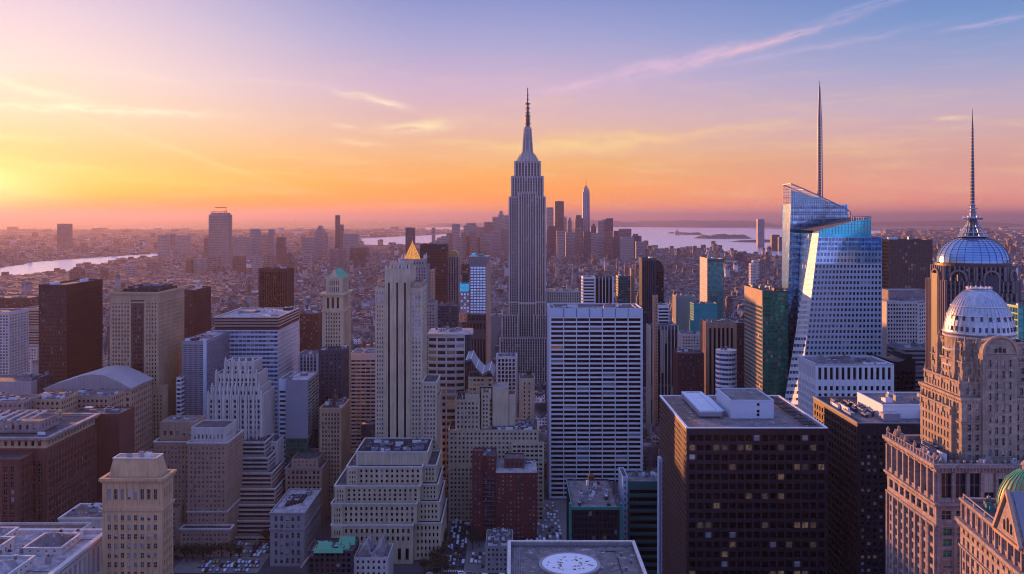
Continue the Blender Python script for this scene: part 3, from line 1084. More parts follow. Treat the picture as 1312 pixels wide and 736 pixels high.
# stepped hotel
Y = 714
B = Bd('hotel', 'brown stepped stone hotel with two penthouse blocks, above the small square', 'building', wx(245, Y), Y + 22)
sth = S('warm_stone', 3.3, 3.8, .42, .5, .4, 3, 1.5, 'pane_dark', .15, 0, frame=True)
X = lambda p: wx(p, Y)
B.tier(X(240), X(291), Y, Y + 42, 0, wz(567, Y), sth)
B.tier(X(243), X(288), Y + 3, Y + 30, wz(567, Y) - 1, wz(549, Y), sth.but(wall='pale_stone', mt=4, hf=.45), nr=1)
B.cornice(X(240), X(291), Y, Y + 42, wz(567, Y), .7, .9, 'pale_stone', 1.5)
B.cornice(X(240), X(291), Y, Y + 42, wz(655, Y), .7, .8, 'pale_stone')
B.tier(X(192), X(239.5), Y + 8, Y + 42, 0, wz(569, Y), sth)
B.cornice(X(192), X(239.5), Y + 8, Y + 42, wz(569, Y), .6, .8, 'pale_stone')
B.tier(X(196), X(242), Y + 14, Y + 38, wz(569, Y) - 1, wz(546, Y), sth.but(pu=6, hf=.35, mt=4, roof='roof_gravel'), nr=1)
B.tier(X(181), X(191.6), Y + 14, Y + 42, 0, wz(585, Y), sth)
B.tier(X(232), X(236), Y - 8, Y - .2, 0, wz(670, Y), sth)
B.tier(X(236.5), X(300), Y - 10, Y - .3, 0, wz(672, Y), sth.but(wf=.5))
B.cornice(X(236.5), X(300), Y - 10, Y - .3, wz(672, Y), .6, .8, 'pale_stone')
B.tier(X(160), X(231.5), Y - 6, Y + 7.5, 0, wz(648, Y), sth)
B.units(X(200), X(236), Y + 16, Y + 36, wz(548, Y), 3)
B.done()

# ziggurat with banded terraces
B = Bd('terraced_building', 'brown and pale banded building stepping back in terraces, right of the stepped stone hotel', 'building', wx(325, 740), 765)
Y = 735
for i in range(7):
    a, c = 292 + i * .5, 347 - i * 6.5
    zt = wz(688 - i * 18.5, Y)
    stz = S('warm_stone' if i < 5 else 'grey_stone', 30, 4.4, .95, .5, .9, 1, .6, 'pane_dark', 0, band=.2, bandm='pale_stone')
    B.tier(wx(a, Y), wx(c + 20, Y), Y + i * 4.5, Y + 62 - i * 1, 0 if i == 0 else wz(688 - (i - 1) * 18.5, Y) - .9, zt, stz)
    B.cornice(wx(a, Y), wx(c + 20, Y), Y + i * 4.5, Y + 62 - i, zt, .35, .7, 'pale_stone')
B.units(wx(300, Y), wx(330, Y), Y + 30, Y + 50, wz(577, Y) - 1, 5)
B.done()

# white art-deco wedding cake
Y = 775
B = Bd('stepped_tower', 'pale lilac-white stepped tower with tall corner piers, in front of the banded office', 'tower', wx(305, Y), Y + 15)
sta = S('pale_stone', 3.5, 4.4, .46, .62, .7, 3.4, 1.4, 'pane_dark', .1, 0, rib=.9)
for a, c, top, dy, zb in ((266, 336, 506, 0, 0), (270, 332, 497, 2, 1), (274.5, 328, 480, 4, 1), (285, 322, 465, 7, 1)):
    B.tier(wx(a, Y), wx(c, Y), Y + dy, Y + 38 - dy, 0 if not zb else wz(510, Y), wz(top, Y), sta)
    x0, x1 = wx(a, Y), wx(c, Y)
    nn = max(2, round((x1 - x0) / 6.5))
    for i in range(nn + 1):
        u = x0 + .6 + (x1 - x0 - 1.2) * i / nn
        zt = wz(top, Y)
        B.trim.box(u - .7, u + .7, Y + dy - 1.3, Y + dy + .5, zt - 40, zt + 1.5, 'pale_stone')
        B.trim.frustum(u - .7, u + .7, Y + dy - 1.3, Y + dy + .5, zt + 1.5, u - .25, u + .25, Y + dy - .6, Y + dy, zt + 3.6, 'pale_stone')
B.tier(wx(326, Y), wx(352, Y), Y + 6, Y + 32, 0, wz(568, Y), sta)
B.units(wx(288, Y), wx(318, Y), Y + 10, Y + 28, wz(465, Y) - 1, 3)
B.done()

# grey slab with gold lettering
Y = 830
B = block('office_building', 'lilac-grey smooth slab with a small gold wall mark, left of the banded office', 'building', 233, 263, 437, Y, 71, S('grey_panel', 1.2, 1.9, .55, .55, .08, 3, .6, 'pane_dark', 0, roof='roof_white'), units=7, nwin=0, unitmat='brown_metal')
B.trim.box(wx(260.5, Y), wx(264, Y), Y - .5, Y + 2, 0, wz(436, Y), 'bluewhite_panel')
m_ = MB()
px = 240.0
for i in range(9):   # looping hand-lettered mark, too small to read in the photograph
    h = (1.0, 2.4, 1.2, 1.0, 2.0, 1.1, 1.0, 1.8, .9)[i]
    z = wz(480, Y)
    m_.bar((wx(px, Y), Y - .25, z - .6), (wx(px + 1, Y), Y - .25, z + h), .35, 'gold_copper')
    m_.bar((wx(px + 1, Y), Y - .25, z + h), (wx(px + 1.5, Y), Y - .25, z - .4), .35, 'gold_copper')
    px += 1.75
B.part('wall_mark', m_)
B.done()
block('office_building', 'narrow striped building end showing left of the lilac-grey smooth slab', 'building', 226, 232, 484, 822, 30, S('white_panel', 12, 4, .95, .5, .6, 1, .3, band=.4), units=1).done()

# banded office with dark crown
Y = 900
x0, x1 = wx(275, Y), wx(356.5, Y)
B = Bd('office_building', 'large banded glass office with a brown striped crown, behind the pale stepped tower', 'building', (x0 + x1) / 2, Y + 45)
D = 88
zt = wz(406, Y)
B.tier(x0, x1, Y, Y + D, 0, zt - 13, S('bluewhite_panel', 4.0, 4.3, .93, .52, .35, .3, .5, 'pane_sky', .3, 0, band=.25), roof=False, faces='F')
B.wall.face([(x1, Y, 0)] * 1 + [(x1, Y + D, 0), (x1, Y + D, .1), (x1, Y, .1)], 'grey_panel')
B.quad((x1 + .02, Y, 0), (x1 + .02, Y + D, 0), (x1 + .02, Y + D, zt - 13), (x1 + .02, Y, zt - 13), 1, round((zt - 13) / 4.3), S('pale_stone', 80, 4.3, .98, .5, .5, .3, .3, 'pane_dark', 0, band=.5))
B.tier(x0, x1, Y, Y + D, zt - 13, zt, S('maroon_brick', 90, 3.2, .99, .5, .4, .4, .2, 'pane_bronze', 0, band=.35, bandm='pale_stone', roof='roof_white'), nr=4)
B.cornice(x0, x1, Y, Y + D, zt, .5, .7, 'pale_stone')
B.units(x0, x1, Y, Y + D, zt - 1, 9, 'brown_metal', .8)
B.done()

# blank-ended slab with green glazed side
Y = 800
x0, x1 = wx(356, Y), wx(394.5, Y)
B = Bd('office_building', 'slab with a blank pale grey end wall, green glazed side and green glass base', 'building', (x0 + x1) / 2, Y + 20)
z = wz(487, Y)
xk = wx(366, Y)
B.tier(xk, x1, Y, Y + 44, wz(562, Y), z, S('grey_panel', 20, 5, .1, .1, .05, roof='roof_white'), faces='R', plain='FL')
B.tier(x0, xk - .05, Y + 3, Y + 44, 0, z, S('bluewhite_panel', 12, 4, .9, .5, .3, 9, .5, 'pane_dark', 0), faces='F')
B.quad((x1 + .3, Y, wz(562, Y)), (x1 + .3, Y + 44, wz(562, Y)), (x1 + .3, Y + 44, z - 1), (x1 + .3, Y, z - 1), 3, 16, S('grey_stone', 20, 3.6, .94, .55, .25, .8, .5, 'pane_green', 0))
B.tier(xk, x1 - .2, Y + .6, Y + 43, 0, wz(562, Y), S('teal_dark', 3, 4, .85, .8, .3, .5, .3, 'pane_green', 0), roof=False)
B.units(x0, x1, Y, Y + 44, z - 1, 3)
B.done()
Y = 770
B = block('podium_building', 'low grey-brown podium with a flat cluttered roof below the blank-ended slab', 'building', 366, 412, 600, Y, 44, S('warm_stone', 3.6, 4.2, .5, .6, .6, 1.6, 1, 'pane_dark', .1, rib=.5), cor=(.7, .9, 'pink_stone'), units=8)
B.tier(wx(372, Y), wx(406, Y), Y + 4, Y + 40, wz(600, Y) - 1, wz(590, Y), S('warm_stone', 3.6, 4, .4, .4, .4, 1, 1))
B.done()

block('apartment_tower', 'brown vertically ribbed tower standing alone behind the banded office', 'tower', 332, 369, 344, 1320, 32, S('brown_brick', 3.4, 3.4, .5, .8, .8, 5, 1, 'pane_black', .02, .01, rib=1.1, roof='roof_dark'), units=3, nwin=80).done()
block('office_building', 'reddish brown office block between the banded office and the green-roofed tower', 'building', 384, 408, 402, 1180, 40, S('maroon_brick', 3.3, 3.5, .5, .5, .3, 3, 1, 'pane_dark', .2, .02), units=3, nwin=60).done()
block('apartment_building', 'lilac block with column-like piers behind the blank-ended slab', 'building', 383, 407, 454, 930, 30, S('grey_panel', 4.2, 3.6, .55, .7, .8, 3, 1, 'pane_dark', .05, rib=1.2, ribm='white_panel'), units=4, nwin=60).done()

# tower with green pyramid roof
Y = 880
x0, x1 = wx(412, Y), wx(440.5, Y)
D = 42
B = Bd('stone_tower', 'cream stone tower with a green pyramid roof above a columned attic', 'tower', (x0 + x1) / 2, Y + D / 2)
stg = S('cream_stone', 3.2, 3.7, .42, .6, .5, 2, 2.4, 'pane_dark', .1, .01, rib=.5)
zc = wz(376, Y)
zl = wz(398, Y)
B.tier(x0 + .8, x1 - .8, Y + .8, Y + D - .8, 0, zl, stg, roof=True)
B.cornice(x0 + .8, x1 - .8, Y + .8, Y + D - .8, zl, .9, 1.2, 'cream_stone', 1.6)
B.tier(x0 + 1.2, x1 - 1.2, Y + 1.2, Y + D - 1.2, zl - 1, zc, stg.but(pu=5.5, wf=.5, hf=.75, mt=2.4, glass='pane_black', d=1.2), nr=1)
B.cornice(x0, x1, Y, Y + D, zc, 1.2, 1.3, 'cream_stone', 1.6)
xa, xb = x0 + 3.6, x1 - 2.4
za = wz(357, Y)
B.tier(xa, xb, Y + 5, Y + D - 6, zc - 1, za, stg.but(pu=3.2, wf=.45, hf=.7, mt=1.5), nr=2)
B.cornice(xa, xb, Y + 5, Y + D - 6, za, .6, .7, 'cream_stone')
mb = MB()
xc = wx(430, Y)
rl = 9.5
mb.idx([(xa - .5, Y + 4.5, za + .1), (xb + .5, Y + 4.5, za + .1), (xb + .5, Y + D - 5.5, za + .1), (xa - .5, Y + D - 5.5, za + .1), (xc - .6, Y + 12, wz(345.5, Y)), (xc + .6, Y + 12, wz(345.5, Y)), (xc + .6, Y + D - 14, wz(345.5, Y)), (xc - .6, Y + D - 14, wz(345.5, Y))],
       [(0, 1, 5, 4), (1, 2, 6, 5), (2, 3, 7, 6), (3, 0, 4, 7), (4, 5, 6, 7)], 'green_copper')
mb.idx([(xa + 3, Y + 3.9, za + .2), (xb - 4, Y + 3.9, za + .2), ((xa + xb) / 2 - .5, Y + 3.9, za + 7.5), (xa + 3, Y + 12, za + .2), (xb - 4, Y + 12, za + .2), ((xa + xb) / 2 - .5, Y + 14, za + 7.5)], [(0, 1, 2), (1, 4, 5, 2), (3, 0, 2, 5)], 'cream_stone')
B.part('pyramid_roof', mb)
B.done()

block('office_building', 'dark slate office block in front of the green-roofed tower', 'building', 408, 440.6, 449, 850, 26, S('slate_panel', 2.6, 3.6, .35, .4, .15, 3, 2, 'pane_black', .06, 0, roof='roof_dark'), units=4, nc=5).done()
block('office_building', 'pale banded block between the dark slate office and the tall cream tower', 'building', 449, 482, 453, 950, 40, S('pale_stone', 5, 3.9, .9, .48, .5, 6, .6, 'pane_dark', .1, .04, band=.4, roof='roof_gravel'), units=5).done()
Y = 800
block('stone_building', 'warm beige building with a dark cluttered roof below the dark slate office', 'building', 410, 437, 523, Y, 40, S('tan_stone', 3.1, 3.8, .45, .62, .5, 4, 1.2, 'pane_dark', .08, rib=.5, roof='roof_dark'), cor=(.6, .9, 'tan_stone', 1.6), units=9, tank=1).done()

# little grey office near the square
Y = 685
B = block('stone_building', 'small lilac-grey corner building with a snowy flat roof, beside the tiered cream block', 'building', 346, 390, 657, Y, 60, S('grey_stone', 4.3, 6.2, .48, .6, .6, 1.5, 2.4, 'pane_dark', .1, frame=True, sill=True, roof='roof_white'), cor=(.5, .8, 'grey_stone'), units=0, nc=5)
x0, x1 = wx(346, Y), wx(390, Y)
B.cornice(x0, x1, Y, Y + 60, wz(677, Y) - .3, .7, .9, 'grey_stone', 1.4)
for i in range(6):
    B.roof.box(x0 + 7 + i * 1.9, x0 + 8.2 + i * 1.9, Y + 16 + i * 2, Y + 44, wz(657, Y) - 1, wz(657, Y) + .7, 'roof_dark')
B.units(x0 + 2, x1 - 2, Y + 4, Y + 56, wz(657, Y) - 1, 8)
B.done()

# ================================================================ named buildings, middle
# tall cream tower with three dark strips
Y = 760
B = Bd('stone_tower', 'tall cream tower with three dark vertical strips down its front, in the left middle', 'tower', wx(512, Y), Y + 22)
X = lambda p: wx(p, Y)
stm = S('cream_stone', 3.3, 3.75, .5, .52, .45, 2.5, 1.0, 'pane_sky', .1, .0, sill=True)
zi, zo = wz(347, Y), wz(369, Y)
zl = wz(480, Y)
B.tier(X(480.5), X(493), Y + 1.2, Y + 44, 0, zo, stm, nc=3)
B.tier(X(525.5), X(541), Y + 1.2, Y + 44, 0, zo, stm, nc=3)
B.tier(X(482), X(492.8), Y + 5, Y + 40, zo - 1, wz(362, Y), stm.but(wall='tan_stone'), nc=2, nr=1)
B.tier(X(526), X(540), Y + 5, Y + 40, zo - 1, wz(362, Y), stm.but(wall='tan_stone'), nc=2, nr=1)
# centre bay: piers and continuous dark recesses
xa, xb = X(493), X(525.5)
strips = [(497, 499.6), (507.6, 510.2), (517.6, 520.2)]
pre = xa
for a, c in strips:
    B.wall.box(pre, X(a), Y, Y + 43, 0, zi, 'cream_stone')
    B.wall.box(X(a), X(c), Y + 2.2, Y + 42.9, 0, zi - 10, 'black_metal')
    B.wall.box(X(a), X(c), Y + .15, Y + 42.8, zi - 10, zi - .1, 'cream_stone')
    pre = X(c)
    mb = MB()
    mb.face([(X(a) + .1, Y + 2.1, 4), (X(c) - .1, Y + 2.1, 4), (X(c) - .1, Y + 2.1, zi - 11), (X(a) + .1, Y + 2.1, zi - 11)], 'pane_black')
    B.part('window', mb)
B.wall.box(pre, xb, Y, Y + 43, 0, zi, 'cream_stone')
for px in (494.2, 503.5, 513.8, 522.8):
    B.trim.box(X(px) - .5, X(px) + .5, Y - .5, Y + .02, 20, zi - 5, 'cream_stone')
B.roof.ring(xa, xb, Y, Y + 43, zi, zi + 1.2, .1, .6, 'cream_stone')
B.roof.face([(xa, Y, zi + .05), (xb, Y, zi + .05), (xb, Y + 43, zi + .05), (xa, Y + 43, zi + .05)], 'roof_dark')
B.tier(X(498), X(524), Y + 8, Y + 36, zi, wz(337, Y), stm.but(pu=2.4, hf=.7, mt=1.2, wf=.4), nr=1)
for i in range(7):
    u = X(494.5) + i * (X(524.5) - X(494.5)) / 6
    B.trim.box(u - .5, u + .5, Y + .2, Y + 1.2, zi + 1.2, zi + 4.2, 'pale_stone')
for i in range(8):
    u = X(498.5) + i * (X(523.5) - X(498.5)) / 7
    B.trim.box(u - .4, u + .4, Y + 7.6, Y + 8.3, wz(337, Y), wz(334.6, Y), 'pale_stone')
B.units(X(500), X(522), Y + 12, Y + 32, wz(337, Y) - 1, 4)
# lower wing at the right
B.tier(X(541.3), X(560), Y - 2, Y + 34, 0, wz(489, Y), stm)
B.tier(X(544), X(562.5), Y + 3, Y + 36, 0, wz(508, Y), stm)
B.cornice(X(541.3), X(560), Y - 2, Y + 34, wz(489, Y), .4, .7, 'pale_stone')
B.done()

# tiered cream block
B = Bd('stone_building', 'broad cream block rising in five tiers, at the foot of the tall cream tower', 'building', wx(497, 700), 730)
stv = S('cream_stone', 4.0, 4.9, .42, .56, .7, 1.6, 1.4, 'pane_black', .08, 0, sill=True)
Yb = 690
tiers = [(424.5, 529, 697, 672.5, 0), (424.5, 534, 672.5, 645, 4), (428.5, 538, 645, 622.5, 8), (444, 541, 622.5, 598, 13)]
zb = 0
for i, (a, c, bt, tp, dy) in enumerate(tiers):
    Yt = Yb + dy
    zt = wz(tp, Yt)
    nr = (3, 3, 3, 3)[i]
    if i == 0:
        zmid = wz(697, Yt)
        B.tier(wx(a, Yt), wx(c, Yt), Yt, 760, 0, zmid, stv.but(pu=6, hf=.7), roof=False, nr=1)
        zb = zmid
        nr = 2
    B.tier(wx(a, Yt), wx(c, Yt), Yt, 760 - i * .4, zb if i == 0 else zb - 1, zt, stv.but(mt=2.0 if i < 3 else 1.5), nr=nr)
    B.cornice(wx(a, Yt), wx(c, Yt), Yt, 760 - i * .4, zt, .55, .8, 'pale_stone', 1.8)
    # corner pavilion, one bay proud of the long front
    B.tier(wx(a + 1, Yt), wx(a + 15, Yt), Yt - 1.6, Yt + 5, 0 if i == 0 else zb - 1, zt - .8, stv, nc=3, nr=(4 if i == 0 else nr), faces='FLR')
    # stepped wing at the right corner
    B.tier(wx(c, Yt) + .05, wx(566 - (3 - i) * .5, Yt) - i * 1.6, Yt + 8, 758 - i * .6, 0 if i == 0 else zb - 1.2, zt - 1.0, stv.but(pu=3.6), nr=(5 if i == 0 else nr))
    B.cornice(wx(c, Yt) + .05, wx(566 - (3 - i) * .5, Yt) - i * 1.6, Yt + 8, 758 - i * .6, zt - 1.0, .5, .7, 'pale_stone')
    zb = zt
Yt = 711
zt = wz(579, Yt)
B.tier(wx(456, Yt), wx(548, Yt), Yt, 756, zb - 1, zt, stv.but(roof='roof_dark'), plain='FLR')
for i in range(9):
    u = wx(458 + i * 11, Yt)
    B.trim.box(u - .35, u + .35, Yt - .3, Yt + .01, zb - 1, zt - 1.5, 'pale_stone')
B.cornice(wx(456, Yt), wx(548, Yt), Yt, 756, zt, .4, .6, 'pale_stone')
B.units(wx(460, Yt), wx(545, Yt), Yt + 3, 750, zt - 1, 16, 'slate_panel', .8)
B.units(wx(460, Yt), wx(545, Yt), Yt + 1, Yt + 14, zt - 1, 14, 'darkgrey_panel', .5)
B.done()

# tower with gilded pyramid
Y = 1050
B = Bd('stone_tower', 'grey stone tower topped by a glowing gold pyramid, behind the tall cream tower', 'tower', wx(527, Y), Y + 15)
stw = S('grey_stone', 3.2, 3.7, .45, .6, .4, 2, 1, 'pane_dark', .1, .02, rib=.4)
B.tier(wx(511, Y), wx(547, Y), Y, Y + 34, 0, wz(340, Y), stw)
B.tier(wx(514, Y), wx(544, Y), Y + 3, Y + 31, wz(340, Y) - 1, wz(332.5, Y), stw, nr=1)
mb = MB()
zc, zz = wz(332.5, Y), wz(310.5, Y)
xa, xb = wx(517, Y), wx(535.5, Y)
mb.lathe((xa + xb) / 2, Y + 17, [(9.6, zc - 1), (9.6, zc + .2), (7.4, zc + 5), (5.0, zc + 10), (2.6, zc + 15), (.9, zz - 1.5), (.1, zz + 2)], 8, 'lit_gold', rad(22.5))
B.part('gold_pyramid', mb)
for i in (0, 1):
    for j in (0, 1):
        B.trim.lathe(wx(515, Y) + i * (wx(543, Y) - wx(515, Y)), Y + 4 + j * 26, [(1, zc - 1), (1, zc + 3), (.1, zc + 6)], 6, 'pale_stone')
B.done()

block('office_tower', 'dark brown flat-topped slab tower to the right of the gold pyramid', 'tower', 538, 572, 313.5, 1260, 40, S('brown_metal', 3.2, 3.9, .8, .5, .3, 3, .8, 'pane_bronze', .05, .02, roof='roof_dark'), units=1, nwin=60).done()
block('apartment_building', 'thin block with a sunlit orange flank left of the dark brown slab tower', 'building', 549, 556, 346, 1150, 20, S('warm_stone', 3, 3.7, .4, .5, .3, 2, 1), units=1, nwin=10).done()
Y = 1340
B = block('office_tower', 'slim striped tower with a rounded gold crown right of the dark brown slab', 'tower', 574, 588, 329, Y, 24, S('grey_stone', 4, 3.7, .5, .85, .7, 1, .8, 'pane_black', 0, rib=.8), units=0, nwin=30)
mb = MB()
xa, xb, z = wx(574.5, Y), wx(587.5, Y), wz(329, Y)
pts = [(xa, z), (xb, z)] + [((xa + xb) / 2 + (xb - xa) / 2 * math.cos(a), z + 9 * math.sin(a)) for a in [math.pi * k / 8 for k in range(1, 8)]]
v = [(x, Y + 1, zz) for x, zz in pts] + [(x, Y + 22, zz) for x, zz in pts]
n = len(pts)
mb.idx(v, [tuple(range(n)), tuple(reversed(range(n, 2 * n)))] + [((i + 1) % n, i, i + n, (i + 1) % n + n) for i in range(n)], 'gold_copper')
B.part('crown', mb)
B.done()
block('apartment_building', 'lilac stepped flats right behind the tall cream tower', 'building', 545, 558, 388, 1000, 30, S('grey_stone', 3.2, 3.4, .5, .5, .4, 2, 1, 'pane_dark', .2, .03), units=3, nwin=50).done()
block('apartment_building', 'lilac flats between the stepped flats and the glass tower with flared crown', 'building', 560, 587, 392, 1080, 30, S('darkgrey_panel', 3.6, 3.4, .55, .5, .4, 2, 1, 'pane_dark', .2, .03), units=4, nwin=50).done()

# glass tower with flared crown
Y = 900
B = Bd('glass_tower', 'pale blue glass tower with a flared rooftop crown and a tan concrete flank', 'tower', wx(613, Y), Y + 15)
X = lambda p: wx(p, Y)
B.tier(X(602), X(623), Y, Y + 26, wz(403, Y), wz(341, Y), S('steel', 4, 3.4, .78, .62, .4, .5, .4, 'pane_paleblue', 0, band=.3, bandm='darkgrey_panel'), roof=False, nr=17, nc=5)
B.wall.box(X(623), X(628.5), Y - .3, Y + 28, 0, wz(336, Y), 'warm_stone')
B.wall.frustum(X(602.3), X(623.2), Y + .3, Y + 25.8, wz(341, Y), X(600.5), X(627), Y - 1.6, Y + 27, wz(329, Y), 'grey_stone')
for i in range(11):
    u = i / 10
    B.trim.bar((X(602.3 + 20.9 * u), Y + .1, wz(341, Y)), (X(600.5 + 26.5 * u), Y - 1.9, wz(328, Y)), .35, 'steel')
B.tier(X(599), X(622.9), Y + .5, Y + 26, wz(413, Y), wz(403, Y), S('slate_panel', 3.4, 8, .7, .8, .4, .4, .4, 'pane_black', 0), nr=1)
B.tier(X(597), X(623), Y - 1, Y + 26, wz(424, Y), wz(413, Y), S('slate_panel', 3.4, 8, .7, .8, .4, .4, .4, 'pane_black', 0), nr=1)
B.tier(X(599), X(622.9), Y, Y + 26, 0, wz(424, Y), S('darkgrey_panel', 3.0, 60, .45, .92, 1.2, 2, .6, 'pane_black', 0, rib=.7), nr=1)
B.tier(X(589), X(601.7), Y + 2, Y + 22, wz(403, Y), wz(374.5, Y), S('pink_stone', 3.2, 3.5, .6, .6, .2, .6, .4, 'pane_paleblue', .2))
B.tier(X(589), X(600.5), Y + 2.2, Y + 21, wz(374, Y), wz(364, Y), S('pane_cyan', 5, 4, .9, .9, .1, .2, .2, 'pane_cyan', 0), nr=2)
B.tier(X(588), X(598.5), Y + 1.6, Y + 20, wz(413, Y), wz(403.2, Y), S('warm_stone', 3.5, 3, .7, .7, .3, .4, .3, 'lit_orange', 0), nr=3)
mb = MB()
mb.box(X(604), X(609), Y + 6, Y + 12, wz(329, Y), wz(325, Y), 'pane_cyan')
mb.box(X(612), X(620), Y + 5, Y + 14, wz(329, Y), wz(326.5, Y), 'teal_metal')
mb.box(X(610.5), X(611.5), Y + 5, Y + 6, wz(329, Y), wz(321.5, Y), 'steel')
B.part('rooftop_unit', mb)
B.done()
Y = 960
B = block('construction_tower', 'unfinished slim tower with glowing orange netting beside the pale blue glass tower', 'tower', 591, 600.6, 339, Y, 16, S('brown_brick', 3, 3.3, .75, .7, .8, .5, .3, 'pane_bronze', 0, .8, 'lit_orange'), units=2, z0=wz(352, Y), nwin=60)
B.tier(wx(592, Y), wx(600, Y), Y + 1, Y + 15, 0, wz(352, Y), S('slate_panel', 3, 3.3, .6, .6, .5, .5, .3, 'pane_black', .1), roof=False)
B.done()

# curved banded office
Y = 830
B = Bd('office_building', 'low wide office with ribbon windows, several glowing yellow, right of the tall cream tower', 'building', wx(575, Y), Y + 20)
X = lambda p: wx(p, Y)
z = wz(429, Y)
stb = S('pale_stone', 5.5, 4.0, .9, .5, .6, 1.5, .6, 'pane_dark', .05, .12, 'lit_warm', band=.5)
pc = [(548.5, 0), (560, -1.6), (572, -2.2), (584, -1.6), (595.5, 0)]
for i in range(4):
    a, c = pc[i], pc[i + 1]
    B.quad((X(a[0]), Y + a[1], 0), (X(c[0]), Y + c[1], 0), (X(c[0]), Y + c[1], z), (X(a[0]), Y + a[1], z), 1, 26, stb, mu=.3)
B.tier(X(595.5), X(603), Y + 2, Y + 38, 0, z - 1, S('slate_panel', 6, 4, .3, .4, .3, 2, 1, 'pane_black', 0))
B.wall.box(X(548.5), X(595.4), Y + 1.5, Y + 40, 0, z - .4, 'pale_stone')
poly = [(X(p) + d, Y + q - .8) for (p, q), d in zip(pc, (-.8, 0, 0, 0, 0))] + [(X(606), Y + 4), (X(604), Y + 41), (X(548.5) - .8, Y + 41)]
B.roof.prism(poly, z - .2, z + 1.1, 'pale_stone', 'roof_white')
B.units(X(552), X(596), Y + 4, Y + 36, z + 1.1, 14, 'concrete', .5)
B.done()

# swooping roof pavilion
Y = 800
B = Bd('pavilion', 'small building under a dark swooping roof, right of the yellow-lit ribbon-window office', 'building', wx(616, Y), Y + 14)
X = lambda p: wx(p, Y)
B.tier(X(600), X(631), Y, Y + 30, 0, wz(483, Y), S('tan_stone', 3.6, 4, .75, .5, .5, 1, .6, 'pane_dark', .2, .12), 'FLRB')
rp = [(597, 458, 0), (603, 457, 2), (610, 468, 0), (618, 476, -1), (627, 471, 0), (632, 480, 2)]
v = []
for px, py, dy in rp:
    v.append((X(px), Y - 1.5 + dy, wz(py + 4, Y)))
for px, py, dy in rp:
    v.append((X(px + 2), Y + 30 + dy, wz(py - 1, Y)))
v2 = [(x, y, z_ - 1.2) for x, y, z_ in v]
n = 6
mb = MB()
mb.idx(v + v2, [(i, i + 1, i + 1 + n, i + n) for i in range(n - 1)] + [(12 + i + 1, 12 + i, 12 + i + n, 12 + i + 1 + n) for i in range(n - 1)] + [(12 + i, 12 + i + 1, i + 1, i) for i in range(n - 1)], 'grey_stone')
for i in range(5):
    a, c = Vector(v[i]), Vector(v[i + 1])
    mb.bar(a, c, .9, 'darkgrey_panel')
    mb.bar(v[i], v[i + 6], .6, 'white_panel')
B.part('swooping_roof', mb)
B.done()

block('office_tower', 'small tower with a white grid front below the spire tower', 'tower', 636.5, 661.5, 457, 900, 24, S('white_panel', 3.5, 3.9, .62, .72, .6, 2, .8, 'pane_black', .05, rib=.8, roof='roof_gravel'), units=4).done()

# cream complex
Y = 790
B = Bd('stone_building', 'sprawling cream building with a blank penthouse tower, behind the red brick block', 'building', wx(636, Y), Y + 25)
X = lambda p: wx(p, Y)
stc = S('cream_stone', 3.5, 3.9, .48, .52, .4, 1.5, 1.0, 'pane_dark', .12, .015)
B.tier(X(574.5), X(690), Y, Y + 46, 0, wz(551, Y), stc)
B.tier(X(583), X(614.4), Y + 3, Y + 40, wz(551, Y) - 1, wz(513, Y), stc)
B.tier(X(614.5), X(651), Y + 10, Y + 36, wz(551, Y) - 1, wz(499, Y), stc.but(roof='roof_white'), plain='FLR')
B.tier(X(616), X(627), Y + 8.6, Y + 9.8, wz(551, Y) - 1, wz(506, Y), stc, faces='F', roof=False)
B.tier(X(651.2), X(660.5), Y + 12, Y + 34, wz(551, Y) - 1, wz(509, Y), stc, plain='FLR')
B.tier(X(595), X(614), Y + 8, Y + 30, wz(513, Y) - 1, wz(507, Y), stc.but(roof='roof_white'), plain='FLR', nr=1)
B.tier(X(655), X(697), Y - 4, Y - .3, 0, wz(566, Y), stc.but(pu=4.2, wf=.7, hf=.5))
B.tier(X(575), X(612), Y - 3, Y - .25, 0, wz(596, Y), stc)
B.cornice(X(574.5), X(690), Y, Y + 46, wz(551, Y), .3, .7, 'cream_stone')
B.units(X(620), X(688), Y + 1, Y + 9, wz(551, Y) - 1, 22, 'slate_panel', .7)
B.units(X(655), X(688), Y + 4, Y + 40, wz(551, Y) - 1, 12, 'concrete', .7)
B.units(X(585), X(594), Y + 5, Y + 36, wz(513, Y) - 1, 3)
B.done()
Y = 860
block('apartment_tower', 'narrow cream tower with a rooftop tank, right of the sprawling cream building', 'tower', 665, 685, 485, Y, 26, S('cream_stone', 4.6, 4.0, .3, .5, .35, 3, 3, 'pane_dark', .1), units=3, tank=1, nc=2).done()

# red brick twins
Y = 740
B = Bd('brick_building', 'red brick apartment block in two parts, the right one with pale blinds, beside the avenue', 'building', wx(646, Y), Y + 18)
X = lambda p: wx(p, Y)
stR = S('red_brick', 3.3, 3.6, .42, .5, .35, 1.5, 1, 'pane_dark', .25, .0, frame=True, sill=True)
B.tier(X(604.5), X(635.4), Y + 8, Y + 36, 0, wz(588, Y), stR)
B.tier(X(605), X(618), Y + 5, Y + 16, 0, wz(580, Y), stR.but(roof='roof_brown'))
B.tier(X(635.6), X(688), Y, Y + 34, 0, wz(606, Y), stR, roof=False)
B.roof.box(X(635.6) - .2, X(688) + .2, Y - .4, Y + 34, wz(606, Y), wz(606, Y) + 1.0, 'pale_stone', 'roof_white')
B.tier(X(646), X(672), Y + 10, Y + 28, wz(606, Y) + 1, wz(592, Y), S('brown_brick', 4, 4, .3, .4, .3, roof='roof_gravel'))
for i, px in enumerate((636.2, 648.5, 661.5, 674, 687.2)):
    B.trim.box(X(px) - .6, X(px) + .6, Y - .5, Y + .02, 0, wz(606, Y) - .2, 'red_brick')
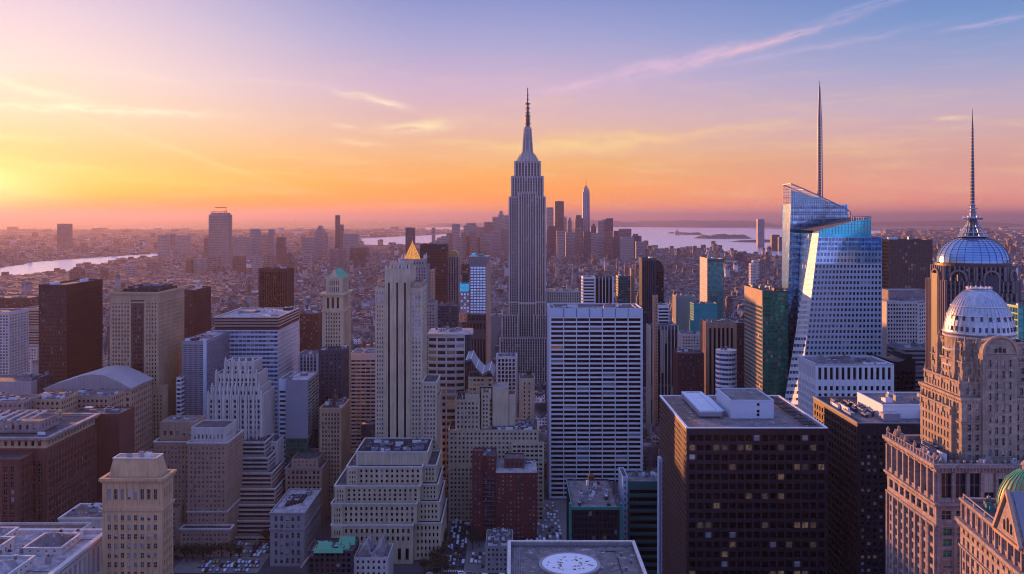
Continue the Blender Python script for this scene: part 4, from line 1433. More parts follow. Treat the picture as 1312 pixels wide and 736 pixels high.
for j in range(13):   # balcony slabs with rails at the stair bay
    zz = 4 + j * 3.6
    mb = MB()
    mb.box(X(618.5), X(634), Y + 6.4, Y + 7.95, zz, zz + .25, 'concrete')
    mb.box(X(618.5), X(634), Y + 6.35, Y + 6.45, zz + .25, zz + 1.2, 'darkgrey_panel')
    B.part('balcony', mb)
B.units(X(638), X(686), Y + 20, Y + 33, wz(606, Y) + 1, 9)
B.units(X(607), X(633), Y + 10, Y + 34, wz(588, Y) - 1, 6, 'brown_metal')
B.done()

# white grid slab
Y = 850
B = Bd('office_tower', 'large white slab tower with a regular grid of dark ribbon windows, in the centre', 'tower', wx(764, Y), Y + 25)
X = lambda p: wx(p, Y)
x0, x1, z = X(704), X(823), wz(395, Y)
stG = S('white_panel', 12.2, 4.2, .93, .62, 1.1, 8.6, 1.2, 'pane_black', .03, .006, 'lit_orange', rib=.5)
B.tier(x0, x1, Y, Y + 48, 0, z, stG.but(roof='roof_gravel'), nc=7, nr=39, par=2)
B.trim.box(x0 - .3, x1 + .3, Y - .3, Y + .02, z - 8.2, z + .1, 'bluewhite_panel')
for i in range(8):
    u = x0 + 1.2 + i * (x1 - x0 - 2.4) / 7
    B.trim.box(u - .25, u + .25, Y - .5, Y - .28, z - 8.2, z - .5, 'white_panel')
B.roof.ring(x0 + 4, x1 - 4, Y + 5, Y + 43, z - 2, z - .4, 0, 1.2, 'steel')
B.units(x0 + 6, x1 - 6, Y + 8, Y + 40, z - 2, 12, 'steel', .8)
B.done()

# the great spire tower
Y = 1300
B = Bd('spire_tower', 'very tall stone skyscraper with setbacks, domed crown and a needle mast, tallest in the centre', 'skyscraper', wx(676, Y), Y + 20)
X = lambda p: wx(p, Y)
stE = S('grey_stone', 3.1, 3.75, .56, .80, .6, 2.2, .6, 'pane_dark', .04, .004, 'lit_orange', rib=.95, ribm='pale_stone')
z1, z2, z3 = wz(252, Y), wz(225.5, Y), wz(206, Y)
B.tier(X(652.5), X(664.5), Y + 1.5, Y + 42, 0, z1, stE, nc=4)
B.tier(X(686.5), X(698.6), Y + 1.5, Y + 42, 0, z1, stE, nc=4)
B.tier(X(664.6), X(686.4), Y, Y + 44, 0, z1 + 6, stE, nc=7)
B.tier(X(655.5), X(696), Y + 4, Y + 40, z1 - 1, z2, stE.but(mt=3), nc=12)
B.tier(X(659.7), X(692.5), Y + 8, Y + 36, z2 - 1, z3, stE.but(mt=3, hf=.8), nc=8)
B.tier(X(643.5), X(663.3), Y - 8, Y + 48, 0, wz(402.5, Y), stE.but(pu=3.4))
B.tier(X(683.5), X(701.5), Y - 8, Y + 48, 0, wz(402.5, Y), stE.but(pu=3.4))
B.tier(X(641), X(704), Y - 14, Y - 8.4, 0, wz(431, Y), stE.but(pu=3.4, roof='roof_gravel'))
B.cornice(X(664.6), X(686.4), Y - .2, Y + 44, wz(388, Y), .5, 1.2, 'pale_stone')
B.trim.box(X(652.5), X(698.6), Y + .6, Y + 1.6, wz(388.5, Y), wz(387, Y), 'pale_stone')
cx, cy = X(676.3), Y + 22
mb = MB()
for r0, p0, p1 in ((15.4, 206.5, 203.2), (13.6, 203.2, 200.6), (11.8, 200.6, 198.2), (9.4, 198.2, 195.6), (7.4, 195.6, 193.0)):
    mb.lathe(cx, cy, [(r0, wz(p0, Y)), (r0 - .3, wz(p1, Y) - .5), (r0 + .3, wz(p1, Y) - .4), (r0 + .3, wz(p1, Y))], 16, 'pale_stone', rad(11))
    for k in range(16):
        a = rad(11) + 2 * math.pi * k / 16
        q = (cx + r0 * math.cos(a), cy + r0 * math.sin(a))
        mb.bar((*q, wz(p0, Y)), (*q, wz(p1, Y) + 1.6), .9, 'grey_stone', .4)
B.part('crown', mb)
mb = MB()
mb.lathe(cx, cy, [(6.4, wz(193.2, Y)), (5.8, wz(180, Y)), (4.8, wz(166, Y)), (4.2, wz(162, Y)), (3.8, wz(160, Y))], 12, 'grey_stone')
for k in range(8):
    a = rad(22) + k * math.pi / 4
    mb.bar((cx + 7.6 * math.cos(a), cy + 7.6 * math.sin(a), wz(195, Y)), (cx + 5.2 * math.cos(a), cy + 5.2 * math.sin(a), wz(163, Y)), 1.5, 'pale_stone', .8)
for k in range(9):
    zz = wz(191 - k * 3.4, Y)
    mb.lathe(cx, cy, [(7.4 - k * .24, zz), (7.4 - k * .24, zz + .8)], 12, 'pale_stone')
    for j in range(6):
        a = j * math.pi / 3 + k * .5
        rr_ = 7.6 - k * .24
        mb.bar((cx + rr_ * math.cos(a), cy + rr_ * math.sin(a), zz - 1), (cx + rr_ * math.cos(a), cy + rr_ * math.sin(a), zz + 2.4), .5, 'steel')
B.part('mast_base', mb)
mb = MB()
mb.lathe(cx, cy, [(3.2, wz(161, Y)), (2.8, wz(146, Y)), (1.9, wz(144, Y)), (1.6, wz(131, Y)), (1.0, wz(129, Y)), (.7, wz(110, Y))], 8, 'darkgrey_panel')
for py, r_ in ((157, 5.2), (152, 4.6), (147, 5), (143, 3.8), (137, 3.4), (131, 4.0), (126, 2.2), (120, 1.9)):
    mb.lathe(cx, cy, [(r_, wz(py, Y)), (r_, wz(py, Y) + .9)], 8, 'darkgrey_panel')
for k in range(16):
    zz = wz(160 - k * 2.0, Y)
    a = k * 1.1
    mb.bar((cx - 3.9 * math.cos(a), cy - 3.9 * math.sin(a), zz), (cx + 3.9 * math.cos(a), cy + 3.9 * math.sin(a), zz + .4), .6, 'steel')
B.part('mast', mb)
B.done()

# between the spire tower and the white grid slab
block('office_building', 'long low white columned building between the spire tower and the white grid slab', 'building', 700, 748, 373, 1330, 40, S('pale_stone', 3.4, 3.8, .5, .7, .5, 2, 1, 'pane_dark', .1, .02, rib=.5, roof='roof_gravel'), units=6, nwin=60).done()
block('apartment_tower', 'white tower with horizontal dark bands behind the centre slab', 'tower', 747, 762, 355, 1150, 26, S('white_panel', 20, 3.9, .94, .5, .6, 2, .5, 'pane_black', 0, band=.4), units=2, nwin=60).done()
block('apartment_tower', 'dark tower with white vertical fins, twin of the white banded one behind the centre slab', 'tower', 762.6, 785, 355, 1155, 26, S('slate_panel', 4.4, 60, .7, .96, .5, 2, .5, 'pane_black', 0, rib=1.2, ribm='white_panel'), units=2, nwin=60).done()
block('office_building', 'dark green office block with a gold-lit edge above the centre slab', 'building', 792, 808, 354, 1290, 26, S('teal_dark', 3.6, 3.7, .7, .6, .2, 2, .5, 'pane_dark', .1, .05), units=2, nwin=40).done()
block('apartment_tower', 'very thin tan tower right of the dark green office block', 'tower', 808.6, 813, 344, 1310, 14, S('warm_stone', 2.5, 3.7, .4, .5, .3, 2, .6), units=0, nwin=20).done()
Y = 1200
B = block('apartment_tower', 'dark tower with a flat-topped left half, twin of the curved-topped one', 'tower', 823, 839.5, 331, Y, 26, S('darkgrey_panel', 2.6, 60, .5, .97, .6, 3, .5, 'pane_black', 0, rib=.6), units=2, nwin=40)
B.done()
B = block('apartment_tower', 'black tower with a rounded shoulder, right twin of the flat-topped dark tower', 'tower', 840.5, 850.5, 347, Y + 6, 24, S('black_metal', 3, 3.6, .7, .6, .2, 1, .5, 'pane_black', .05, .01), units=0, nwin=30)
Yq = Y + 6
x0, x1, z = wx(840.5, Yq), wx(850.5, Yq), wz(347, Yq)
pts = [(x0, z), (x1, z)] + [(x0 + (x1 - x0) * math.cos(a), z + 14 * math.sin(a)) for a in [math.pi / 2 * k / 7 for k in range(1, 8)]]
v = [(x, Yq, q) for x, q in pts] + [(x, Yq + 24, q) for x, q in pts]
n = len(pts)
mb = MB()
mb.idx(v, [tuple(range(n)), tuple(reversed(range(n, 2 * n)))] + [((i + 1) % n, i, i + n, (i + 1) % n + n) for i in range(n)], 'black_metal')
B.part('crown', mb)
B.done()
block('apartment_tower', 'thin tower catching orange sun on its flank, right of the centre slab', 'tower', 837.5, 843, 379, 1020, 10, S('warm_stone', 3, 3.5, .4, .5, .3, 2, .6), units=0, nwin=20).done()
block('apartment_tower', 'small white tower with dark horizontal bands on a columned block', 'tower', 843, 857.5, 391, 1090, 22, S('white_panel', 20, 3.9, .94, .5, .8, 3, .4, 'pane_black', 0, band=.4), units=1, nwin=50).done()
block('office_building', 'broad block with pale vertical piers under the small white banded tower', 'building', 833, 869, 418, 1060, 26, S('darkgrey_panel', 4.0, 60, .6, .95, .6, 3, .6, 'pane_dark', .1, rib=1.0, ribm='pale_stone'), units=5, nwin=60).done()
block('apartment_building', 'grey gridded apartment slab left of the cyan stepped building', 'building', 866, 891, 379, 1330, 24, S('grey_stone', 3.3, 3.4, .6, .5, .3, 2, .8, 'pane_dark', .2), units=3, nwin=60).done()
Y = 1500
B = block('glass_tower', 'teal glass tower with a pinkish lit flank and a small spike on its roof', 'tower', 906.5, 927, 332, Y, 60, S('teal_dark', 3.4, 4, .84, .8, .15, 5, .4, 'pane_teal', .08, .03), units=2, nwin=80)
x0 = wx(906.5, Y)
B.quad((x0 - .4, Y + 60, 0), (x0 - .4, Y, 0), (x0 - .4, Y, wz(331, Y)), (x0 - .4, Y + 60, wz(331, Y)), 1, 50, S('pale_stone', 60, 4, .9, .4, .1, 1, 1, 'pane_blind', 0))
mb = MB()
z = wz(331, Y)
mb.lathe(x0 + 4, Y + 8, [(4, z - 2), (3.4, z + 3), (.3, z + 12)], 6, 'steel')
B.part('roof_spike', mb)
B.done()
Y = 1250
B = Bd('glass_building', 'cyan glass building in two steps, in front of the teal tower', 'building', wx(903, Y), Y + 15)
stcy = S('teal_metal', 50, 3.7, .97, .72, .2, .6, .3, 'pane_cyan', 0)
B.tier(wx(889.5, Y), wx(920, Y), Y + 4, Y + 30, 0, wz(389.5, Y), stcy)
B.tier(wx(884, Y), wx(921, Y), Y, Y + 3.8, 0, wz(411, Y), stcy)
B.units(wx(890, Y), wx(919, Y), Y + 6, Y + 28, wz(389.5, Y) - 1, 3)
B.done()
Y = 950
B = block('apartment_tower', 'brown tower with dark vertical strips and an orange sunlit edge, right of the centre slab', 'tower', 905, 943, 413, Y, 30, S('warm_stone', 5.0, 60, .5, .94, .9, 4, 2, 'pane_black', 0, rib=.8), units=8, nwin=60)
B.done()
block('office_building', 'dark plum block behind the brown striped tower', 'building', 943.5, 957, 414, 1010, 30, S('maroon_brick', 3.3, 3.6, .5, .5, .3, 3, 1), units=4, nwin=40).done()
Y = 850
B = Bd('round_tower', 'small cylindrical tower with white horizontal bands, left of the green glass tower', 'tower', wx(933.5, Y), Y + 10)
z = wz(451, Y)
cx, cy = wx(933.5, Y), Y + 10
r_ = 9.6
NS = 20
for k in range(NS):
    a, c = 2 * math.pi * k / NS, 2 * math.pi * (k + 1) / NS
    p, q = (cx + r_ * math.cos(a), cy + r_ * math.sin(a)), (cx + r_ * math.cos(c), cy + r_ * math.sin(c))
    B.quad((*p, 0), (*q, 0), (*q, z), (*p, z), 1, 30, S('white_panel', 20, 4, .98, .5, .3, 1.2, .02, 'pane_sky', .1, band=.3))
B.roof.lathe(cx, cy, [(r_ + .3, z - .2), (r_ + .3, z + .5)], NS, 'pale_stone')
B.units(cx - 6, cx + 6, cy - 6, cy + 6, z + .5, 4)
B.done()
block('brick_building', 'maroon block of tiny windows left of the brown striped tower', 'building', 868.5, 902, 453, 900, 28, S('maroon_brick', 3.0, 3.5, .45, .45, .35, 2, 1, 'pane_dark', .12), units=6).done()
block('apartment_building', 'pale stepped flats rising behind the maroon block of tiny windows', 'building', 873, 900, 428, 1010, 24, S('pale_stone', 3.2, 3.4, .55, .5, .5, 2, 1, 'pane_dark', .15), units=6, nwin=60).done()

# foreground: teal-framed glass block, teal banded block, pale fin, rooftop with round deck
B = Bd('glass_building', 'dark glass block framed by teal corner posts with a cluttered grey roof', 'building', wx(762, 600), 632)
Y = 600
x0, x1, z = wx(729, Y), wx(797, Y), 71.0
B.tier(x0 + 2.4, x1 - 2.2, Y, Y + 64, 0, z, S('black_metal', 2.4, 4.0, .82, .72, .3, 2.4, .8, 'pane_dark', .06, .05, 'lit_soft', rib=.25, roof='roof_gravel'))
for u in (x0, x1 - 1.6):
    B.trim.box(u, u + 1.6, Y - 1.2, Y + 1.2, 0, z + 2.5, 'teal_metal')
B.trim.box(x0 + 1.7, x1 - 1.7, Y - .9, Y - .02, z - 1.6, z + .3, 'teal_metal')
B.trim.box(x0 + 1.8, x0 + 2.3, Y + 1.3, Y + 63, z - 1.2, z + .2, 'teal_metal')
B.units(x0 + 4, x1 - 4, Y + 3, Y + 60, z - 1, 20, 'slate_panel', .45)
B.tank((x0 + x1) / 2 + 2, Y + 56, z - 1, 2.4)
B.done()
Y = 630
B = Bd('glass_building', 'teal banded block between the teal-framed block and the tall black tower', 'building', wx(825, Y), Y + 20)
B.tier(wx(805, Y), wx(853, Y), Y, Y + 26, 0, wz(617, Y), S('teal_dark', 30, 4.6, .96, .5, .6, 4.5, .5, 'pane_black', 0, .0, band=.7, bandm='teal_dark', roof='roof_gravel'), nr=14)
B.tier(wx(798, Y), wx(804.8, Y), Y + 2, Y + 26, 0, wz(612, Y), S('bluewhite_panel', 5, 4, .4, .5, .3, 2, 1, 'pane_dark', 0))
B.units(wx(808, Y), wx(850, Y), Y + 2, Y + 24, wz(617, Y) - 1, 8, 'steel', .6)
B.done()
Y = 545
B = Bd('fin_wall', 'tall thin pale concrete fin standing left of the black tower with the louvred roof', 'wall', wx(847.5, Y), Y + 3)
B.wall.frustum(wx(844, Y), wx(850.5, Y), Y, Y + 7, 0, wx(844.4, Y), wx(849.6, Y), Y + .5, Y + 6, wz(588, Y), 'bluewhite_panel')
B.trim.box(wx(845, Y), wx(846, Y), Y - .3, Y - .02, 8, wz(592, Y), 'steel')
B.done()

B = Bd('office_building', 'flat grey rooftop with a raised round white deck, cut by the bottom edge', 'building', 26, 350)
z = 119.0
B.tier(-1.4, 52.8, 305, 400, 0, z, S('grey_stone', 3.6, 4, .5, .5, .4, 2, 1, 'pane_dark', .1, roof='roof_gravel'), par=1.6)
B.roof.ring(-1.4, 52.8, 305, 400, z - .1, z + .35, .5, .9, 'pale_stone')
cx, cy = 23.6, 376.5
mb = MB()
mb.lathe(cx, cy, [(12.6, z - 1.55), (12.6, z - .8), (12.3, z - .6), (11.6, z - .6), (11.4, z - .9)], 48, 'concrete')
B.part('deck_kerb', mb)
mb = MB()
mb.lathe(cx, cy, [(11.3, z - 1.5), (11.3, z - .7)], 48, 'white_panel')
B.part('round_deck', mb)
mb = MB()
rr = random.Random(5)
for k in range(46):   # leaf litter and drifts left on the deck
    a, q = rr.uniform(0, 6.28), rr.choice((rr.uniform(3, 7), rr.uniform(8.5, 10.8)))
    x, y, w = cx + q * math.cos(a) * .9, cy + q * math.sin(a) * .7, rr.uniform(.2, .8)
    mb.lathe(x, y, [(w, z - .69), (w * .6, z - .55), (.05, z - .5)], 6, rr.choice(('brown_brick', 'warm_stone', 'gold_copper')))
tag(B.part('leaf_litter', mb), kind='stuff')
B.trim.box(6, 13, 361, 364, z - 1.6, z - .2, 'darkgrey_panel')
for k in range(5):
    B.trim.bar((1 + k * .7, 330, z - 1.35), (1 + k * .7, 396, z - 1.35), .18, 'steel')
B.trim.bar((44, 330, z - 1.3), (44, 392, z - 1.3), .3, 'roof_dark')
B.trim.bar((44, 392, z - 1.3), (38, 392, z - 1.3), .3, 'roof_dark')
for k in range(7):
    B.trim.lathe(46 + (k % 2) * 3, 338 + k * 8.2, [(.45, z - 1.6), (.45, z - .5), (.7, z - .45), (.7, z - .2)], 8, 'steel')
B.trim.box(-1, 52, 397.5, 397.9, z - 1.6, z - 1.2, 'steel')
for k in range(12):
    B.trim.box(1.5 + k * 4.3, 1.7 + k * 4.3, 396.6, 399, z - 1.6, z - .6, 'steel')
B.done()

# low roofs by the square: green-roofed hall, white gabled hall, cluttered grey block
Y = 640
B = Bd('market_hall', 'low dark hall under patched green metal roofs, in front of the tiered cream block', 'hall', wx(425, Y), Y + 12)
B.tier(wx(394, Y), wx(452, Y), Y, Y + 26, 0, wz(706, Y), S('slate_panel', 4, 4, .6, .6, .4, 1, 1, 'pane_black', .05, .02, roof='roof_dark'))
mb = MB()
z = wz(706, Y)
for (a, c, d, e, h) in ((404, 424, 2, 14, 3.4), (426, 446, 5, 12, 2.6), (402, 440, -2, 3, 1.4), (428, 450, 14, 24, 3.2)):
    xa, xb = wx(a, Y), wx(c, Y)
    mb.frustum(xa, xb, Y + d, Y + e, z - .9, xa + .6, xb - .6, (Y * 2 + d + e) / 2 - .5, (Y * 2 + d + e) / 2 + .5, z + h, 'green_copper')
B.part('green_roof', mb)
B.units(wx(398, Y), wx(448, Y), Y + 2, Y + 24, z - 1, 14, 'brown_metal', .5)
mb = MB()
mb.bar((wx(388, Y), Y - 6, wz(724, Y)), (wx(404, Y), Y + 6, z + 2), .8, 'warm_stone')
B.part('ramp_rail', mb)
B.done()
B = Bd('market_hall', 'white gable-roofed hall beside the green-roofed one', 'hall', wx(475, Y), Y + 14)
x0, x1 = wx(452.6, Y), wx(497, Y)
B.tier(x0, x1, Y + 2, Y + 30, 0, wz(716, Y), S('pale_stone', 4, 4, .4, .5, .4, 1, 1, 'pane_dark', .05, roof='roof_gravel'))
z = wz(716, Y)
mb = MB()
for (a, c, h) in ((455, 472, 9), (474, 490, 8)):
    xa, xb = wx(a, Y), wx(c, Y)
    xm = (xa + xb) / 2 + 2.5
    mb.idx([(xa, Y + 3, z), (xb, Y + 3, z), (xm, Y + 3, z + h), (xa, Y + 28, z), (xb, Y + 28, z), (xm, Y + 28, z + h)], [(0, 1, 2), (1, 4, 5, 2), (3, 0, 2, 5), (4, 3, 5)], 'roof_white')
B.part('gable_roof', mb)
B.units(x0 + 1, x1 - 1, Y + 4, Y + 26, z - 1, 5)
B.done()
Y = 672
B = block('commercial_building', 'low grey block crowded with rooftop plant, in front of the red brick block', 'building', 622, 657, 700, Y, 36, S('grey_stone', 3.6, 4, .4, .5, .4, 1, 1, 'pane_dark', .1, roof='roof_gravel'), units=34, unitmat='concrete')
B.done()

# ================================================================ named buildings, right side
# black tower with louvred roof
Y0, Y1, z = 470.0, 555.0, 152.0
x0, x1 = 89.0, 161.0
B = Bd('office_tower', 'big black office tower with a louvred box and a white box on its roof', 'tower', (x0 + x1) / 2, 512)
lr = {1: .72, 2: .2, 3: .22, 4: .16, 6: .42, 7: .12, 9: .75, 10: .05, 11: .6, 12: .08, 14: .4, 16: .3, 20: .4}
stB = S('black_metal', 4.24, 4.85, .74, .60, .5, 2.4, 1.0, 'pane_black', .05, .3, 'lit_warm', band=.15, litrows={k_: v_ * .45 for k_, v_ in lr.items()}, roof='roof_brown', frame=False)
B.quad((x0, Y0, 0), (x1, Y0, 0), (x1, Y0, z), (x0, Y0, z), 17, 30, stB)
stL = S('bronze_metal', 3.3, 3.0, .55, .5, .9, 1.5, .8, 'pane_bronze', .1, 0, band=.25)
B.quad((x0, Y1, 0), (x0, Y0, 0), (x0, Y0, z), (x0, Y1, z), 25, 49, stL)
B.quad((x1, Y0, 0), (x1, Y1, 0), (x1, Y1, z), (x1, Y0, z), 25, 31, stB)
B.quad((x1, Y1, 0), (x0, Y1, 0), (x0, Y1, z), (x1, Y1, z), 0, 0, stB)
FOOT.append((x0, x1, Y0, Y1))
SCREEN.append((Y0, CX + x0 / Y0 * F, CX + x1 / Y0 * F, HY + (H - z) / Y0 * F))
B.roof.ring(x0, x1, Y0, Y1, z, z + .5, .25, 1.0, 'white_panel')
B.roof.face([(x0, Y0, z + .02), (x1, Y0, z + .02), (x1, Y1, z + .02), (x0, Y1, z + .02)], 'roof_brown')
B.roof.box(x0 + 8, x1 - 13, Y0 + 3, Y1 - 3, z + .03, z + .12, 'roof_gravel')
for i in range(22):
    B.trim.box(x1 - 10, x1 - 3, Y0 + 4 + i * 3.6, Y0 + 5 + i * 3.6, z + .1, z + .5, 'roof_tar')
mb = MB()
mb.box(117, 140, 492.6, 527, z + .1, z + 9.4, 'bluewhite_panel', 'roof_gravel')
mb.ring(117, 140, 492.6, 527, z + 9.3, z + 10.0, .12, .5, 'bluewhite_panel')
p = B.part('rooftop_house', mb)
for yy in (1.5, 3.4, 7):
    mb = MB()
    mb.box(131, 132.3, 492.4, 492.62, z + yy, z + yy + 1.3, 'pane_black')
    B.part('window', mb, parent=p)
xa, xb, ya, yb, zt = 100.4, 112.4, 492.6, 546, z + 4.4
mb = MB()
mb.box(xa, xb, ya, yb, z + 1.2, zt - 1.0, 'grey_panel')
mb.ring(xa, xb, ya, yb, zt - 1.0, zt, .1, 2.2, 'bluewhite_panel')
mb.box(xa + 2.2, xb - 2.2, ya + 2.2, yb - 2.2, zt - .95, zt - .9, 'roof_dark')
mb.box(xb + .3, xb + 3.4, ya + 8, yb - 4, z + .1, zt - 2, 'grey_panel', 'bluewhite_panel')
p = B.part('louvre_box', mb)
for i in range(10):
    mb = MB()
    y = ya + 5.6 + i * 4.7
    mb.frustum(xa + 2.3, xb - 2.3, y, y + .7, zt - .9, xa + 2.3, xb - 2.3, y + .9, y + 1.9, zt - .1, 'white_panel')
    B.part('louvre', mb, parent=p)
for i in range(8):
    B.trim.box(xa + 1 + i * 1.4, xa + 1.5 + i * 1.4, ya + 1, ya + 1.5, z + .1, z + 1.2, 'steel')
B.done()

# second black tower
Y0, Y1 = 480.0, 550.0
x0, x1 = 180.0, 240.0
B = Bd('office_tower', 'narrow-windowed black tower with a bronze sunlit flank and a cluttered flat roof', 'tower', 210, 515)
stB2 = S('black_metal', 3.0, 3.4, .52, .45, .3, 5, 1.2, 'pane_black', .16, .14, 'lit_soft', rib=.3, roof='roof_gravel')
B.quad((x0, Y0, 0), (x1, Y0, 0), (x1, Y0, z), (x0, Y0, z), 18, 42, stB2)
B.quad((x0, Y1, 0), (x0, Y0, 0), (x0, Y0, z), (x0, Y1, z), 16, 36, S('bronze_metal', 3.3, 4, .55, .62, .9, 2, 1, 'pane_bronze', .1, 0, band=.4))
B.quad((x1, Y0, 0), (x1, Y1, 0), (x1, Y1, z), (x1, Y0, z), 18, 42, stB2)
B.quad((x1, Y1, 0), (x0, Y1, 0), (x0, Y1, z), (x1, Y1, z), 0, 0, stB2)
FOOT.append((x0, x1, Y0, Y1))
B.roof.ring(x0, x1, Y0, Y1, z, z + .8, .2, .9, 'steel')
B.roof.face([(x0, Y0, z + .02), (x1, Y0, z + .02), (x1, Y1, z + .02), (x0, Y1, z + .02)], 'roof_dark')
B.roof.box(x0 + 4, x1 - 1.5, Y0 + 2, Y0 + 22, z + .03, z + .15, 'roof_gravel')
mb = MB()
mb.box(198, 236, 492, 528, z + .2, z + 7, 'white_panel', 'roof_gravel')
mb.ring(198, 236, 492, 528, z + 6.9, z + 7.6, .2, .6, 'white_panel')
mb.box(196, 205, 486, 491.8, z + .2, z + 4, 'grey_panel', 'roof_white')
mb.box(218, 236, 486, 491.8, z + .2, z + 5, 'white_panel', 'roof_white')
B.part('rooftop_house', mb)
B.units(x0 + 2, x0 + 17, Y0 + 10, Y1 - 2, z, 26, 'slate_panel', .9)
B.units(201, 234, 495, 524, z + 7, 8, 'grey_panel', .6)
B.done()

# white finned block
Y = 650
B = Bd('office_building', 'white block with tall narrow dark windows between fins, in front of the faceted glass tower', 'building', 242, 670)
x0, x1, z = wx(1045, Y), wx(1145, Y), 156.0
stw = S('white_panel', 4.1, 5.2, .5, .62, .8, 1.5, 1, 'pane_black', .05, 0, rib=.3)
B.tier(x0, x1, Y, Y + 39, 0, z - 13, stw)
B.tier(x0, x1, Y, Y + 39, z - 13, z, S('white_panel', 4.1, 11, .52, .82, .8, 1.4, 1, 'pane_black', .03, 0, rib=.3, roof='roof_gravel'), nr=1)
B.cornice(x0, x1, Y, Y + 39, z, .3, .7, 'bluewhite_panel')
B.units(x0, x1, Y, Y + 39, z - 1, 12, 'steel', .7)
B.done()
Y = 742
B = Bd('office_building', 'black curved-topped block between the white finned block and the silver-domed tower', 'building', wx(1150, Y), Y + 12)
x0, x1 = wx(1126, Y), wx(1172, Y)
zb = wz(466, Y)
pts = [(1126, 472), (1126, 457), (1134, 460), (1142, 463), (1150, 464), (1156, 463), (1160, 461), (1160, 454), (1169, 454), (1169, 461), (1173, 464), (1173, 472)]
v = [(wx(a, Y), Y, wz(b_, Y)) for a, b_ in pts] + [(wx(a, Y), Y + 26, wz(b_, Y)) for a, b_ in pts]
n = len(pts)
B.wall.idx(v, [tuple(reversed(range(n))), tuple(range(n, 2 * n))] + [(i, (i + 1) % n, (i + 1) % n + n, i + n) for i in range(n)], 'black_metal')
B.tier(wx(1126, Y), wx(1173, Y), Y, Y + 26, 0, wz(472, Y) - .02, S('black_metal', 4, 4, .7, .6, .2, 2, 1, 'pane_black', 0, 0), roof=False)
B.done()

# faceted glass tower
B = Bd('glass_tower', 'tall faceted glass skyscraper with sloping lattice top, golden sunlit facet and tall spire', 'skyscraper', 268, 790)
Ya, Yb_ = 765.0, 788.0
P = lambda px, py, Y: Vector((wx(px, Y), Y, wz(py, Y)))
G = lambda px, Y: Vector((wx(px, Y), Y, 0))
Yg = Ya
gy = HY + H / Ya * F            # row of the ground line at that depth
xl_top, xl_bot = 1049.0, 1049.0 - (679 - 299) * (27 / 231.0)
# main front: white spandrels, dark square windows; glass rows at the top
st1 = S('spandrel_blue', 4.1, 4.45, .58, .52, .35, .6, .8, 'pane_dark', .06, .004)
st2 = S('pane_blue', 4.1, 4.4, .8, .6, .12, .3, .5, 'pane_sky', 0)
st3 = S('pane_cyan', 4.1, 4.2, .86, .86, .12, .3, .3, 'pane_cyan', 0)


def xl(py): return 1049.0 - (py - 299) * (27 / 231.0)


def fr(py0, py1, st, nr, nc=19, xr=1130):
    B.quad(P(xl(py0), py0, Ya), P(xr, py0, Ya), P(xr, py1, Ya), P(xl(py1), py1, Ya), nc, nr, st, mu=.4, mv=(.05, .05))


fr(gy, 338, st1, 49)
fr(338, 322, st1.but(wall='pane_paleblue', glass='pane_sky', wf=.6, lit=0), 2)
fr(322, 304, st2, 3)
B.quad(P(xl(304), 304, Ya), P(1116, 304, Ya), P(1116, 300, Ya), P(xl(300), 300, Ya), 16, 1, st3, mu=.3, mv=(.05, .05))
# cyan wedge rising to the right
wv = [(1049, 299.9), (1116, 299.9), (1116, 279), (1091, 284.5), (1049, 296)]
B.wall.face([P(a, c, Ya) for a, c in wv], 'pane_cyan')
for i in range(17):
    px = 1050 + i * 4.1
    tp = 296 - (px - 1049) * (11.5 / 42) if px < 1091 else 284.5 - (px - 1091) * (5.5 / 25)
    B.trim.bar(P(px, 300, Ya - .15), P(px, tp, Ya - .15), .3, 'steel')
for py in (296, 292, 288, 284):
    a = 1049 + max(0, (296 - py)) * (42 / 11.5)
    B.trim.bar(P(a, py, Ya - .15), P(1116, py, Ya - .15), .25, 'steel')
# right flank, back and roof of the front volume
for (p0, p1, t0) in ((1130, 1116, 304),):
    B.wall.face([P(1130, gy, Ya), Vector((P(1130, gy, Ya).x, 821, 0)), Vector((P(1130, 0, Ya).x, 821, wz(304, Ya))), P(1130, 304, Ya)], 'bluewhite_panel')
    B.wall.face([P(1116, 304, Ya), Vector((P(1116, 0, Ya).x, 821, wz(304, Ya))), Vector((P(1116, 0, Ya).x, 821, wz(279, Ya))), P(1116, 279, Ya)], 'pane_cyan')
    B.roof.face([P(1116, 304, Ya), P(1130, 304, Ya), Vector((P(1130, 0, Ya).x, 821, wz(304, Ya))), Vector((P(1116, 0, Ya).x, 821, wz(304, Ya)))], 'roof_gravel')
tops = [(1049, 296), (1091, 284.5), (1116, 279)]
for i in range(2):
    a, c = tops[i], tops[i + 1]
    B.roof.face([P(*a, Ya), P(*c, Ya), Vector((wx(c[0], Ya), 821, wz(c[1], Ya))), Vector((wx(a[0], Ya), 821, wz(a[1], Ya)))], 'roof_tar')
B.trim.bar(P(1091, 277.5, Ya), P(1116.5, 277.5, Ya), .6, 'steel')
for i in range(9):
    B.trim.bar(P(1091 + i * 3.15, 284 - i * .6, Ya), P(1091 + i * 3.15, 277.5, Ya), .35, 'steel')
